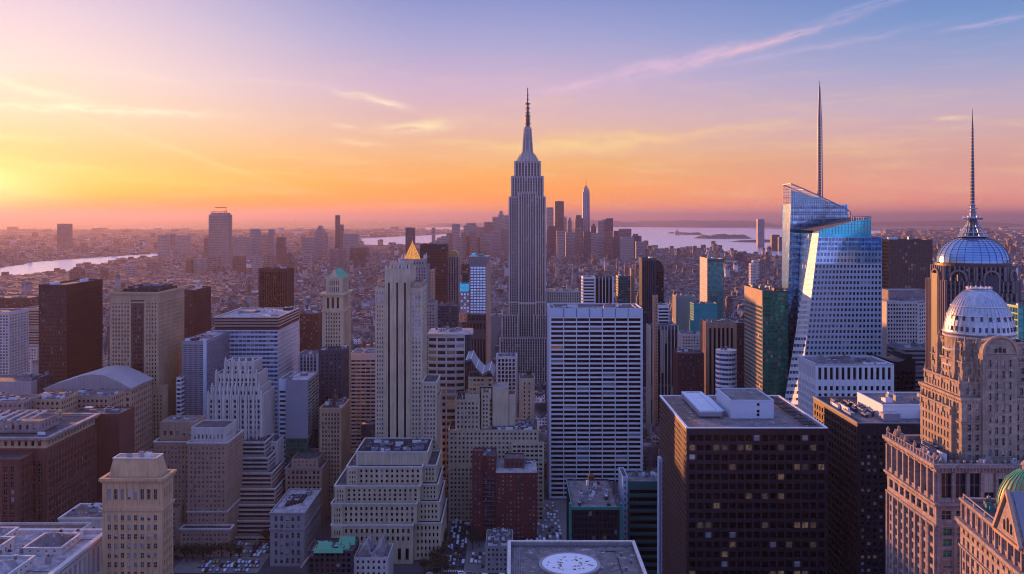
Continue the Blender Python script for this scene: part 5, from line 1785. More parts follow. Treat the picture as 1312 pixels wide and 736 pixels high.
# gold facet turning from the front to the left: a tilted plane between two slanting edges
def xq(py): return 1040.5 - (py - 299) * (38 / 231.0)
stF = S('white_panel', 5, 4.45, .9, .42, .15, .2, .2, 'pane_sky', .3, 0)
stF2 = stF.but(wall='white_panel', glass='pane_sunlit', wf=.94, hf=.6, blind=0)  # upper facet only: sunlight put into a paler, rougher glass
B.quad(P(xq(gy), gy, Yb_), P(xl(gy), gy, Ya), P(xl(430), 430, Ya), P(xq(430), 430, Yb_), 4, 29, stF, mv=(.05, .05))
B.quad(P(xq(430), 430, Yb_), P(xl(430), 430, Ya), P(1049, 299, Ya), P(1040.5, 299, Yb_), 3, 20, stF2, mv=(.05, .05))
B.wall.face([P(1040.5, 299, Yb_), P(1049, 299, Ya), P(1049, 296, Ya), P(1043, 294, Yb_)], 'pane_paleblue')
# rear volume
B.quad(P(1006, gy, 821), P(xq(gy), gy, Yb_), P(1040.5, 299, Yb_), P(1026.5, 299, 821), 8, 49, S('pane_blue', 4, 4.3, .88, .62, .12, .3, .3, 'pane_sky', .05), mv=(.05, .05))
Yr, Yr2 = 822.0, 846.0
def xe(py): return 1013.2 - (py - 262) * (9 / 270.0)
stR1 = S('pane_blue', 4, 4.3, .88, .62, .12, .3, .3, 'pane_sky', .05)
B.quad(P(xe(gy), gy, Yr), P(1086, gy, Yr), P(1086, 262, Yr), P(xe(262), 262, Yr), 20, 54, stR1, mv=(.05, .05))
B.quad(P(1003.5 - 4, gy, Yr2), P(xe(gy), gy, Yr), P(xe(262), 262, Yr), Vector((P(xe(262), 262, Yr).x - .5, Yr2, wz(262, Yr))), 7, 54, stR1.but(wall='pane_paleblue', glass='pane_paleblue'), mv=(.05, .05))
xr = wx(1090, Yr)
B.wall.face([(xr, Yr, 0), (xr, Yr2, 0), (xr, Yr2, wz(283, Yr)), (xr, Yr, wz(283, Yr))], 'pane_blue')
B.wall.face([(wx(1086, Yr), Yr, 0), (xr, Yr, 0), (xr, Yr, wz(283, Yr)), (wx(1086, Yr), Yr, wz(283, Yr))], 'pane_blue')
B.wall.face([(wx(1000, Yr2), Yr2, 0), (xr, Yr2, 0), (xr, Yr2, wz(283, Yr)), (wx(1012, Yr), Yr2, wz(262, Yr))][::-1], 'pane_blue')
prof = [(1013.2, 262), (1050, 262), (1086, 266), (1089, 270), (1090.5, 283)]
# sloping glazed crown, then the open lattice above it
crown = [(1013.2, 235.5), (1030, 242.5), (1050, 251.5), (1072, 262), (1084, 267.5), (1089, 272), (1090.5, 283)]
B.wall.face([P(1013.2, 262.1, Yr), P(1086, 262.1, Yr), P(1079, 262, Yr), P(1050, 255, Yr), P(1013.2, 252, Yr)][:1] + [P(1072, 262, Yr), P(1050, 254, Yr), P(1013.2, 244, Yr)], 'pane_blue')
mb = MB()
for Yq in (Yr - .2, Yr2):
    for i in range(len(crown) - 1):
        mb.bar(P(crown[i][0], crown[i][1], Yr) + Vector((0, Yq - Yr, 0)), P(crown[i + 1][0], crown[i + 1][1], Yr) + Vector((0, Yq - Yr, 0)), .9, 'steel')

    def ctop(px):
        for i in range(len(crown) - 1):
            if crown[i][0] <= px <= crown[i + 1][0]:
                u = (px - crown[i][0]) / (crown[i + 1][0] - crown[i][0])
                return crown[i][1] * (1 - u) + crown[i + 1][1] * u
        return 283
    k = 1013.2
    while k < 1090:
        mb.bar(P(k, 283, Yr) + Vector((0, Yq - Yr, 0)), P(k, ctop(k), Yr) + Vector((0, Yq - Yr, 0)), .30, 'steel')
        k += 2.35
    for py in (238, 240, 242, 244, 246, 248, 250, 253, 256, 259, 262, 265, 268, 271, 274, 277, 280):
        e = 1013.2
        while e < 1090 and ctop(e) < py:
            e += .4
        if e > 1014:
            mb.bar(P(1013.2, py, Yr) + Vector((0, Yq - Yr, 0)), P(e, py, Yr) + Vector((0, Yq - Yr, 0)), .35 if py not in (253, 264) else .9, 'bluewhite_panel')
for a, c in crown[::1]:
    mb.bar(P(a, c, Yr), P(a, c, Yr) + Vector((0, Yr2 - Yr, 0)), .5, 'steel')
B.part('lattice_crown', mb)
B.wall.box(wx(1042, Yr), wx(1086, Yr), Yr - 18, Yr - .3, wz(296, Yr), wz(288, Yr), 'slate_panel')
B.roof.face([P(1013.2, 262, Yr), P(1086, 262, Yr), P(1086, 262, Yr) + Vector((0, 24, 0)), P(1013.2, 262, Yr) + Vector((0, 24, 0))], 'roof_tar')
FOOT.append((220, 312, 760, 830))
SCREEN.append((765, 1005, 1130, 280))
Ys = 834
cx, zb, zt = wx(1050, Ys), wz(264, Ys), wz(104, Ys)
mb = MB()
for k in range(3):
    a0 = rad(90) + k * 2 * math.pi / 3
    zm = zb + (zt - zb) * .66
    for (r0, z0), (r1, z1_) in (((2.6, zb), (2.0, zm)), ((2.0, zm), (.5, zt - 5))):
        mb.bar((cx + r0 * math.cos(a0), Ys + r0 * math.sin(a0), z0), (cx + r1 * math.cos(a0), Ys + r1 * math.sin(a0), z1_), (.9 if r0 > 2.2 else .7), 'steel', .7 if r0 > 2.2 else .35)
mb.lathe(cx, Ys, [(1.3, zb), (1.1, zm), (.5, zt - 14), (.2, zt)], 8, 'darkgrey_panel')
for k in range(44):
    u = k / 44
    zz = zb + (zt - 6 - zb) * u
    r_ = (2.7 - .6 * u / .66) if u < .66 else (2.1 - 1.6 * (u - .66) / .34)
    mb.lathe(cx, Ys, [(r_, zz), (r_, zz + .35)], 3, 'silver_lead', rad(90))
B.part('spire', mb)
B.done()

# green glass tower left of it
Y = 800
x0, x1 = wx(977, Y), wx(1010, Y)
B = Bd('glass_tower', 'dark green glass tower with a blank tan band, left of the faceted glass tower', 'tower', (x0 + x1) / 2, Y + 30)
z = wz(374, Y)
stg = S('teal_dark', 3.2, 3.4, .9, .74, .12, .6, .3, 'pane_green', .02, .015, 'lit_soft')
B.quad((x0, Y, 0), (x1, Y, 0), (x1, Y, z), (x0, Y, z), 10, 54, stg)
B.quad((x1, Y, 0), (x1, Y + 62, 0), (x1, Y + 62, z), (x1, Y, z), 10, 54, stg)
B.quad((x0, Y + 62, 0), (x0, Y, 0), (x0, Y, z - 12), (x0, Y + 62, z - 12), 16, 50, stg.but(wall='warm_stone', glass='pane_teal', hf=.6, band=.3))
B.quad((x0 - .2, Y + 62, z - 12), (x0 - .2, Y, z - 12), (x0 - .2, Y, z + .6), (x0 - .2, Y + 62, z + .6), 0, 0, stg.but(wall='tan_stone'))
B.quad((x1, Y + 62, 0), (x0, Y + 62, 0), (x0, Y + 62, z), (x1, Y + 62, z), 0, 0, stg)
B.roof.face([(x0, Y, z), (x1, Y, z), (x1, Y + 62, z), (x0, Y + 62, z)], 'roof_dark')
B.roof.ring(x0, x1, Y, Y + 62, z, z + .9, .1, .5, 'slate_panel')
B.units(x0 + 1, x1 - 1, Y + 4, Y + 58, z, 9, 'brown_metal')
FOOT.append((x0, x1, Y, Y + 62))
B.done()

# bronze slab
Y = 900
block('office_tower', 'flat-topped bronze slab tower glowing copper, between the faceted glass tower and the glass dome', 'tower', 1139, 1195, 307, Y, 26, S('bronze_metal', 3.0, 3.6, .72, .66, .2, 2, .8, 'pane_bronze', .05, .03, 'lit_orange', roof='roof_dark'), units=2).done()
B = Bd('office_tower', 'white gridded office tower with a chamfered side, below the bronze slab', 'tower', 350, 840)
Y = 820
x0, x1 = wx(1136, Y), wx(1177, Y)
z = wz(387, Y)
stq = S('pale_stone', 2.9, 3.4, .6, .55, .35, 1.2, .8, 'pane_dark', .1, .01)
B.quad((x0, Y, 0), (x1, Y, 0), (x1, Y, z), (x0, Y, z), 11, 52, stq)
B.quad((x1, Y, 0), (wx(1193, Y + 14), Y + 14, 0), (wx(1193, Y + 14), Y + 14, z - 1), (x1, Y, z - 1), 5, 52, stq)
B.quad((x0, Y + 30, 0), (x0, Y, 0), (x0, Y, z), (x0, Y + 30, z), 0, 0, stq)
B.wall.box(x0 + .1, x1 - .1, Y + .6, Y + 30, 0, z - .3, 'pale_stone')
B.roof.prism([(x0, Y), (x1, Y), (wx(1193, Y + 14), Y + 14), (wx(1193, Y + 14), Y + 32), (x0, Y + 32)], z - .2, z + .5, 'pale_stone', 'roof_white')
B.tier(wx(1144, Y), wx(1196, Y), Y + 10, Y + 32, z, wz(373, Y), S('pink_stone', 20, 5, .1, .1, .1, roof='roof_white'), plain='FLR')
B.units(wx(1140, Y), wx(1180, Y), Y + 2, Y + 9, z + .5, 8, 'steel')
FOOT.append((x0, wx(1194, Y), Y, Y + 32))
B.done()
Y = 770
B = block('office_building', 'grey ribbon-windowed block stepping down below the white gridded office tower', 'building', 1152, 1200, 446, Y, 26, S('grey_stone', 30, 3.7, .96, .5, .5, 1, .4, 'pane_dark', .1, band=.3, roof='roof_gravel'), units=8)
B.done()

# glass-domed tower
Y = 640
cy = Y + 26
cx = wx(1246, cy)
Y = cy
B = Bd('domed_tower', 'dark skyscraper crowned by a blue glass dome, lantern and tall spire, at the right', 'skyscraper', cx, cy)
X = lambda p: wx(p, Y)
stD = S('slate_panel', 3.4, 3.7, .5, .62, .8, 2, .8, 'pane_black', .12, .03, rib=.9, ribm='haze_stone')
zs = wz(356, Y)
def octo(r, k=.41):
    return [(cx - r * k, cy - r), (cx + r * k, cy - r), (cx + r, cy - r * k), (cx + r, cy + r * k), (cx + r * k, cy + r), (cx - r * k, cy + r), (cx - r, cy + r * k), (cx - r, cy - r * k)]
def octwalls(r, z0, z1, st, nr, k=.41):
    o = octo(r, k)
    for i in range(8):
        p, q = o[i], o[(i + 1) % 8]
        L = math.hypot(q[0] - p[0], q[1] - p[1])
        B.quad((*p, z0), (*q, z0), (*q, z1), (*p, z1), max(2, round(L / st.pu)), nr, st)
    B.roof.prism(o, z1 - .3, z1 + .1, 'slate_panel', 'roof_dark')
octwalls(26.2, 0, wz(358, Y), stD, 52, .58)
octwalls(25.0, wz(358, Y), wz(340, Y), stD.but(mt=.5), 2)
B.corn.lathe(cx, cy, [(24.8, wz(341, Y)), (25.4, wz(340.5, Y)), (25.4, wz(337, Y)), (24.4, wz(336, Y))], 48, 'bronze_metal')
# projecting arched bays at the diagonal and front
for a in (-135, -45, -90, 180, 0):
    aa = rad(a)
    ux, uy = math.cos(aa), math.sin(aa)
    tx, ty = -uy, ux
    rr_ = 26.8 if a % 90 == 0 else 27.2
    w = 5.2
    for s_ in (-1, 1):
        for q in (w, w * .35):
            px_, py_ = cx + ux * rr_ + tx * s_ * q, cy + uy * rr_ + ty * s_ * q
            B.trim.bar((px_, py_, 60), (px_, py_, wz(354, Y)), 1.1, 'haze_stone')
    pr = None
    for k in range(9):
        th = math.pi * k / 8
        q = (cx + ux * rr_ + tx * w * math.cos(th), cy + uy * rr_ + ty * w * math.cos(th), wz(354, Y) + w * math.sin(th))
        if pr:
            B.trim.bar(pr, q, 1.3, 'haze_stone')
        pr = q
    B.wall.bar((cx + ux * 23.4, cy + uy * 23.4, 40), (cx + ux * 23.4, cy + uy * 23.4, wz(350, Y)), 8.4, 'slate_panel')
B.tier(cx + 26.4, cx + 33, cy - 16, cy + 16, 0, wz(396, Y), stD)
B.tier(cx - 15, cx + 15, cy - 31, cy - 26.4, 0, wz(372, Y), stD)
mb = MB()
zb, zt = wz(336, Y), wz(302.5, Y)
pr = [(24.2 * math.cos(a) ** .92, zb + (zt - zb) * math.sin(a)) for a in [rad(q) for q in range(0, 80, 6)]]
pr.append((6.5, zt - .2))
mb.lathe(cx, cy, pr, 28, 'dome_glass')
dome = B.part('glass_dome', mb)
mb = MB()
for k in range(28):
    a = 2 * math.pi * k / 28
    for i in range(len(pr) - 1):
        (r0, z0), (r1, z1) = pr[i], pr[i + 1]
        mb.bar(((r0 + .1) * math.cos(a) + cx, (r0 + .1) * math.sin(a) + cy, z0), ((r1 + .1) * math.cos(a) + cx, (r1 + .1) * math.sin(a) + cy, z1), .26, 'darkgrey_panel')
for i in range(0, len(pr) - 1):
    r0, z0 = pr[i]
    mb.lathe(cx, cy, [(r0 + .12, z0), (r0 + .12, z0 + .16)], 28, 'darkgrey_panel')
B.part('dome_ribs', mb, parent=dome)
mb = MB()
zl = zt
for k in range(16):
    a = 2 * math.pi * k / 16
    ps = [(10.2, zl - .4), (8.4, zl + 2.2), (5.8, zl + 6), (3.6, zl + 9.5), (2.4, zl + 12.5)]
    for i in range(4):
        mb.bar((cx + ps[i][0] * math.cos(a), cy + ps[i][0] * math.sin(a), ps[i][1]), (cx + ps[i + 1][0] * math.cos(a), cy + ps[i + 1][0] * math.sin(a), ps[i + 1][1]), .5, 'silver_lead')
for r_, zz in ((10.3, -.6), (8.5, 2), (5.9, 5.9), (6.6, 11.8), (7.0, 12.6), (4.2, 13.2), (2.9, 17), (3.4, 19.4), (2.5, 22)):
    mb.lathe(cx, cy, [(r_, zl + zz), (r_ + .2, zl + zz + .35), (r_ - .2, zl + zz + .7)], 16, 'silver_lead')
mb.lathe(cx, cy, [(5.2, zl), (3.0, zl + 8), (1.9, zl + 13), (2.1, zl + 16), (1.7, zl + 22), (1.4, zl + 23)], 12, 'steel')
for k in range(8):
    a = 2 * math.pi * k / 8
    mb.bar((cx + 7 * math.cos(a), cy + 7 * math.sin(a), zl + 12), (cx + 6 * math.cos(a), cy + 6 * math.sin(a), zl + 14.5), .5, 'silver_lead')
B.part('lantern', mb)
mb = MB()
zt2 = wz(140, Y)
mb.lathe(cx, cy, [(1.5, zl + 22), (1.3, zl + 45), (.9, zl + 60), (.7, zt2 - 16), (.3, zt2 - 6), (.12, zt2)], 8, 'darkgrey_panel')
for k in range(24):
    zz = zl + 23 + k * 2.4
    mb.lathe(cx, cy, [(1.55 - k * .02, zz), (1.55 - k * .02, zz + .3)], 8, 'silver_lead')
B.part('spire', mb)
FOOT.append((cx - 34, cx + 34, cy - 36, cy + 36))
SCREEN.append((Y - 26, 1192, 1300, 340))
B.done()
block('office_building', 'grey ribbon-windowed tower end to the right of the glass-domed skyscraper', 'building', 1296, 1330, 392, 700, 30, S('grey_stone', 20, 3.8, .95, .5, .5, 1, .5, 'pane_dark', .1, band=.3), units=2, nwin=60).done()
block('glass_tower', 'teal glass tower cut by the right edge of the view', 'tower', 1304.5, 1350, 392, 520, 18, S('teal_metal', 3, 3.6, .9, .8, .15, 1, .3, 'pane_teal', .05, .02), units=2, nwin=60).done()

# silver-domed stone tower on its ornate podium
B = Bd('domed_tower', 'ornate tan stone tower with a ribbed silver dome and orange sunlit flank', 'skyscraper', 185, 352)
sto = S('tan_ornate', 3.2, 3.9, .44, .6, .45, 1.6, 1.4, 'pane_dark', .2, .02, 'lit_orange', frame=True, sill=True)
YF, YB, xa, xb = 338.0, 372.0, 165.0, 200.0
z1 = 193.5
B.tier(xa, xb, YF, YB, 150, z1, sto, nr=11)
B.cornice(xa, xb, YF, YB, z1, .7, .9, 'tan_ornate', 1.3)
B.cornice(xa, xb, YF, YB, z1 - 9, .4, .5, 'tan_ornate')
# stepped buttresses up the left flank
for i, (a, y0, y1, zt_) in enumerate(((163.6, 343, 369, 189), (165.6, YF + 2, YB - 2, 199), (167.6, YF + 4, YB - 4, 206), (169.4, YF + 5.5, YB - 6, 213))):
    B.tier(a, 197 - i * 1.0, y0 + i * .3, y1, z1 - 1 if i else 150, zt_, sto.but(pu=2.8), roof=True, faces='FLR')
    B.cornice(a, 197 - i * 1.0, y0 + i * .3, y1, zt_, .35, .5, 'tan_ornate', 1.0)
    for q in range(5):   # finials along each step
        yy = y0 + 1 + q * (y1 - y0 - 2) / 4
        B.trim.frustum(a - .5, a + .7, yy - .6, yy + .6, zt_ - 3, a - .1, a + .3, yy - .2, yy + .2, zt_ + 2.2, 'tan_ornate')
    for q in range(4):
        xx = a + 1 + q * 2.4
        B.trim.frustum(xx - .5, xx + .5, y0 + i * .3 - .4, y0 + i * .3 + .6, zt_ - 2.5, xx - .15, xx + .15, y0 + i * .3, y0 + i * .3 + .3, zt_ + 1.8, 'tan_ornate')
# projecting bay with a round gable on the front
bx0, bx1, by = 172.2, 184.8, YF - 1.2
B.tier(bx0, bx1, by, YF + 10, 150, 209.5, sto.but(pu=3.2, pv=4.1, mt=1.0, wf=.42), faces='FLR', nc=4)
mb = MB()
pc = [((bx0 + bx1) / 2 + (bx1 - bx0) / 2 * math.cos(math.pi * k / 12), 209.6 + 6.6 * math.sin(math.pi * k / 12)) for k in range(13)]
v = [(x, by, q) for x, q in pc] + [(x, YF + 9, q) for x, q in pc]
mb.idx(v, [tuple(range(13)), tuple(reversed(range(13, 26)))] + [(i + 1, i, i + 13, i + 14) for i in range(12)], 'tan_ornate')
for k in range(12):
    mb.bar((pc[k][0], by - .1, pc[k][1]), (pc[k + 1][0], by - .1, pc[k + 1][1]), .9, 'warm_stone')
gb = B.part('gable', mb)
mb = MB()
xm = (bx0 + bx1) / 2
for s_ in (-1, 0, 1):
    mb.box(xm + s_ * 1.5 - .5, xm + s_ * 1.5 + .5, by - .15, by - .01, 210.3, 212.2 - abs(s_) * .4, 'pane_black')
B.part('window', mb, parent=gb)
# drum and dome
dx, dy, zd = 180.0, 355.0, 215.0
NS = 24
for k in range(NS):
    a, c = 2 * math.pi * k / NS, 2 * math.pi * (k + 1) / NS
    p_, q_ = (dx + 12.2 * math.cos(a), dy + 12.2 * math.sin(a)), (dx + 12.2 * math.cos(c), dy + 12.2 * math.sin(c))
    B.quad((*p_, 188), (*q_, 188), (*q_, zd), (*p_, zd), 1, 5, S('tan_ornate', 3, 5, .34, .5, .5, 4, .3, 'pane_dark', .15))
for zz in (zd - .8, zd - 6, 203):
    B.corn.lathe(dx, dy, [(12.2, zz - .6), (12.9, zz), (12.9, zz + .5), (12.3, zz + .7)], 48, 'pale_stone')
mb = MB()
pd = [(12.6, zd), (12.9, zd + .6), (12.5, zd + 1.4), (12.2, zd + 4.0), (11.4, zd + 7.2), (10.0, zd + 10.6), (8.1, zd + 13.6), (6.1, zd + 15.8), (4.6, zd + 16.7), (4.4, zd + 17.3), (3.9, zd + 17.4)]
mb.lathe(dx, dy, pd, 48, 'silver_lead')
dome = B.part('silver_dome', mb, smooth=True)
mb = MB()
for k in range(48):
    a = 2 * math.pi * (k + .5) / 48
    for i in range(2, len(pd) - 3):
        (r0, z0), (r1, z1_) = pd[i], pd[i + 1]
        mb.bar(((r0 + .02) * math.cos(a) + dx, (r0 + .02) * math.sin(a) + dy, z0), ((r1 + .02) * math.cos(a) + dx, (r1 + .02) * math.sin(a) + dy, z1_), .16, 'silver_lead')
for i in (1, 4, 5, 9):
    mb.lathe(dx, dy, [(pd[i][0] + .12, pd[i][1]), (pd[i][0] + .22, pd[i][1] + .2), (pd[i][0] + .02, pd[i][1] + .4)], 48, 'pale_stone')
for k in range(14):
    a = 2 * math.pi * k / 14
    mb.box(dx + 4.2 * math.cos(a) - .3, dx + 4.2 * math.cos(a) + .3, dy + 4.2 * math.sin(a) - .3, dy + 4.2 * math.sin(a) + .3, zd + 17.2, zd + 18.1, 'pale_stone')
B.part('dome_ribs', mb, parent=dome)
for row, (r_, zz, nn) in enumerate(((12.25, zd + 2.6, 18), (11.55, zd + 6.6, 12))):
    for k in range(nn):
        a = math.pi + math.pi * (k + .5) / nn
        ux, uy = math.cos(a), math.sin(a)
        tx, ty = -uy, ux
        mb = MB()
        w, h = .42, .85
        c0 = Vector((dx + ux * r_, dy + uy * r_, zz))
        T, U, N = Vector((tx, ty, 0)), Vector((-ux * .12, -uy * .12, 1)), Vector((ux, uy, .1))
        f_ = [c0 - T * w - U * h, c0 + T * w - U * h, c0 + T * w + U * h, c0 - T * w + U * h]
        mb.idx([q + N * .28 for q in f_] + [q - N * .3 for q in f_], [(0, 1, 2, 3), (1, 5, 6, 2), (0, 3, 7, 4), (3, 2, 6, 7), (1, 0, 4, 5)], 'pane_dark')
        B.part('dormer', mb, parent=dome)
# corner pinnacles round the drum
for a in (-150, -120, -60, -30, 150, 30):
    x, y = dx + 14.2 * math.cos(rad(a)), dy + 14.2 * math.sin(rad(a))
    B.trim.frustum(x - 1.2, x + 1.2, y - 1.2, y + 1.2, 196, x - .8, x + .8, y - .8, y + .8, 210, 'tan_ornate')
    B.trim.frustum(x - .9, x + .9, y - .9, y + .9, 210, x - .1, x + .1, y - .1, y + .1, 214.5, 'tan_ornate')
# podium
pxa, pxb, pyf, pyb, pz = 152.0, 262.0, 330.0, 373.0, 171.0
stP = S('pink_stone', 5.2, 4.4, .68, .62, .9, .4, 1.2, 'pane_dark', .12, .02, rib=.0, frame=True)
ztop, zmid = pz - 1.0, pz - 13.5
B.tier(pxa, pxb, pyf, pyb, 0, zmid - 8, S('pink_stone', 5.2, 3.9, .62, .66, 1.0, .5, 1.6, 'pane_teal', .12, .03, rib=.7, frame=True), roof=False)
B.tier(pxa, pxb, pyf, pyb, zmid - 8, zmid, stP.but(hf=.7), roof=False, nr=1, mv=(2.2, 1.2))
B.tier(pxa, pxb, pyf, pyb, zmid, pz, stP.but(wf=.72, hf=.86), nr=1, mv=(2.2, 1.0))
B.cornice(pxa, pxb, pyf, pyb, pz + .4, 1.5, 1.2, 'pink_stone', 1.2)
B.cornice(pxa, pxb, pyf, pyb, zmid, 1.1, .8, 'pink_stone', 1.1)
B.cornice(pxa, pxb, pyf, pyb, zmid - 8, .6, .6, 'pink_stone', .9)
for i in range(9):    # pilasters on the attic storey
    yy = pyf + .6 + i * (pyb - pyf - 1.2) / 8
    B.trim.box(pxa - .7, pxa + .02, yy - .5, yy + .5, zmid + .3, pz - 2.6, 'pink_stone')
    B.trim.box(pxa - .5, pxa + .02, yy - .45, yy + .45, 0, zmid - 9.6, 'pink_stone')
for i in range(12):
    xx = pxa + .7 + i * 5.2
    B.trim.box(xx - .5, xx + .5, pyf - .7, pyf + .02, zmid + .3, pz - 2.6, 'pink_stone')
rr = random.Random(8)
for i in range(16):   # balustrade piers, urns and carved groups along the roof edge
    yy = pyf + 1 + i * (pyb - pyf - 2) / 15
    B.trim.box(pxa - .6, pxa + .3, yy - .35, yy + .35, pz + .4, pz + 2.0, 'pink_stone')
    if i % 3 == 0:
        B.trim.lathe(pxa - .1, yy, [(.3, pz + 2), (.8, pz + 2.8), (.6, pz + 3.6), (.1, pz + 4.4)], 8, 'warm_stone')
for i in range(20):
    xx = pxa + .6 + i * 2.4
    B.trim.box(xx - .35, xx + .35, pyf - .4, pyf + .4, pz + .4, pz + 1.7, 'pink_stone')
B.trim.bar((pxa - .1, pyf, pz + 2.0), (pxa - .1, pyb, pz + 2.0), .35, 'pink_stone')
for (yy, h) in ((pyb - 5, 4.2), (pyb - 8, 6.2), (pyb - 11, 4.0), (pyf + 14, 3.2)):
    B.trim.lathe(pxa + 1.4, yy, [(1.4, pz), (1.1, pz + h * .4), (.9, pz + h * .7), (.5, pz + h * .85), (.6, pz + h * .93), (.1, pz + h)], 9, 'warm_stone')
B.units(pxa + 2, xa - 1, pyf + 3, pyb - 4, pz - 1, 16, 'slate_panel', 1.0)
B.units(xa + 1, xa + 24, pyf + 1, YF - 1.6, pz - 1, 8, 'concrete', .5)
B.done()

# nearest right: pedimented building with green-gold dome
B = Bd('stone_building', 'ornate stone building with a pediment and green-gold ribbed dome, at the lower right corner', 'building', 146, 300, rot=rad(-6.5), foot=False)
x0, x1, y0, y1, z = 146.0, 206.0, 236.0, 300.0, 162.0
stV = S('pink_stone', 3.9, 3.9, .42, .62, .6, .8, 1.2, 'pane_dark', .15, .06, 'lit_soft', frame=True, sill=True)
B.tier(x0, x1, y0, y1, 0, z, stV, roof=False)
B.cornice(x0, x1, y0, y1, z, 1.3, 1.1, 'pink_stone', 1.0)
B.cornice(x0, x1, y0, y1, z - 8.4, .5, .5, 'pink_stone', .9)
B.tier(x0 + .6, x1, y0, y1 - .6, z, z + 6.6, stV.but(pu=4.6, hf=.68, wf=.5, glass='pane_sky'), nr=1, mv=(1.4, .8))
B.cornice(x0 + .6, x1, y0, y1 - .6, z + 6.6, .9, .8, 'pink_stone', .9)
for i in range(15):
    yy = y0 + .6 + i * (y1 - y0 - 1.6) / 14
    B.trim.box(x0 - .1, x0 + .62, yy - .4, yy + .4, z + .1, z + 5.2, 'pink_stone')
    B.trim.box(x0 - .35, x0 + .02, yy - .3, yy + .3, z - 40, z - 9.6, 'pink_stone')
for i in range(8):
    yy = y0 + 2 + i * (y1 - y0 - 4) / 7
    B.trim.box(x0 + .2, x0 + 1.0, yy - .3, yy + .3, z + 6.6, z + 7.9, 'warm_stone')
B.trim.bar((x0 + .6, y0, z + 8.0), (x0 + .6, y1 - 1, z + 8.0), .3, 'pink_stone')
yc = y1 - 38
mb = MB()
v = [(x0 - .5, yc - 9, z + 6.4), (x0 - .5, yc + 9, z + 6.4), (x0 - .5, yc, z + 20)]
v2 = [(x + 16, y, q) for x, y, q in v]
mb.idx(v + v2, [(1, 0, 2), (3, 4, 5), (0, 3, 5, 2), (4, 1, 2, 5), (0, 1, 4, 3)], 'pink_stone')
for a, c in ((0, 2), (1, 2)):
    p_, q_ = Vector(v[a]), Vector(v[c])
    mb.bar(p_ + Vector((-.3, 0, .2)), q_ + Vector((-.3, 0, .2)), 1.0, 'warm_stone')
mb.bar(Vector(v[0]) + Vector((-.3, 0, 0)), Vector(v[1]) + Vector((-.3, 0, 0)), .9, 'warm_stone')
mb.face([(x0 + .6, yc - 9.1, z + 6.9), (x0 + 15, yc - 9.1, z + 6.9), (x0 + 15, yc - .6, z + 19.9), (x0 + .6, yc - .6, z + 19.9)], 'steel')
pd_ = B.part('pediment', mb)
for k in (-1, 0, 1):
    mb = MB()
    yy = yc + k * 2.3
    h = 3.4 - abs(k) * 1.0
    pts = [(yy - .7, z + 8.2), (yy + .7, z + 8.2), (yy + .7, z + 8.2 + h), (yy + .35, z + 8.8 + h), (yy - .35, z + 8.8 + h), (yy - .7, z + 8.2 + h)]
    mb.face([(x0 - .56, a, c) for a, c in reversed(pts)], 'pane_dark')
    B.part('window', mb, parent=pd_)
mb = MB()
ddx, ddy, ddz = x0 + 17, y1 - 9.5, z + 5.8
gd = [(8.7, ddz), (8.9, ddz + 1), (8.6, ddz + 3.8), (7.7, ddz + 6.8), (6.2, ddz + 9.6), (4.2, ddz + 11.6), (2.2, ddz + 12.8), (.4, ddz + 13.4)]
mb.lathe(ddx, ddy, gd, 40, 'gold_copper')
dome = B.part('green_dome', mb, smooth=True)
mb = MB()
for k in range(30):
    a = 2 * math.pi * k / 30
    for i in range(len(gd) - 2):
        (r0, z0), (r1, z1_) = gd[i], gd[i + 1]
        mb.bar((r0 * math.cos(a) + ddx, r0 * math.sin(a) + ddy, z0), (r1 * math.cos(a) + ddx, r1 * math.sin(a) + ddy, z1_), .4, 'green_copper')
B.part('dome_ribs', mb, parent=dome)
mb = MB()
mb.lathe(ddx, ddy, [(9.2, z + 3), (9.2, ddz - .6), (9.7, ddz - .3), (9.7, ddz + .3), (8.8, ddz + .6)], 40, 'pink_stone')
B.part('dome_drum', mb)
mb = MB()
mb.lathe(ddx, ddy, [(1.6, ddz + 12.6), (1.7, ddz + 14.2), (2.2, ddz + 14.4), (2.0, ddz + 14.9), (1.0, ddz + 16), (.1, ddz + 17)], 12, 'pink_stone')
B.part('cupola', mb)
B.units(x0 + 3, x0 + 14, y1 - 14, y1 - 3, z + 5.6, 8, 'teal_metal', .8)
B.done()

# ================================================================ towers far away
def far_tower(label, a, b, top, Y, wall='grey_stone', steps=(), spire=0.0, name='distant_tower', group='towers of the far downtown cluster', taper=0.0, D=None):
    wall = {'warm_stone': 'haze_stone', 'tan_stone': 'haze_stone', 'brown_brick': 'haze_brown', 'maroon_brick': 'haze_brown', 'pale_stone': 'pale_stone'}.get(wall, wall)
    x0, x1, z = wx(a, Y), wx(b, Y), wz(top, Y)
    D = D or min(60.0, max(26.0, (x1 - x0) * .9))
    e = Bd(name, label, 'tower', (x0 + x1) / 2, Y + D / 2, group=group, nwin=0)
    st = S(wall, 5.5, 9.0, .5, .55, .5, 4, 1.2, 'pane_dark', .1, 0)
    zb = 0
    w = x1 - x0
    lv = [(0, 1, 1.0)] + list(steps)
    # steps: (from, to, fraction of the height where this stage ends), widest first
    hs = [z * (1 - .07 * (len(lv) - 1 - i)) if i < len(lv) - 1 else z for i in range(len(lv))]
    for i, (u, v, f_) in enumerate(lv):
        e.tier(x0 + w * u, x0 + w * v, Y + i * 2, Y + D - i * 2, zb, hs[i], st)
        zb = hs[i] - 1
    if spire:
        mb = MB()
        cx = (x0 + x1) / 2
        mb.lathe(cx, Y + D / 2, [(w * .06 + .6, z - 1), (w * .04 + .4, z + spire * .5), (.3, z + spire)], 6, 'steel')
        e.part('spire', mb)
    else:
        e.units(x0 + w * .1, x1 - w * .1, Y + 3, Y + D - 4, zb, 1)
    return e.done()


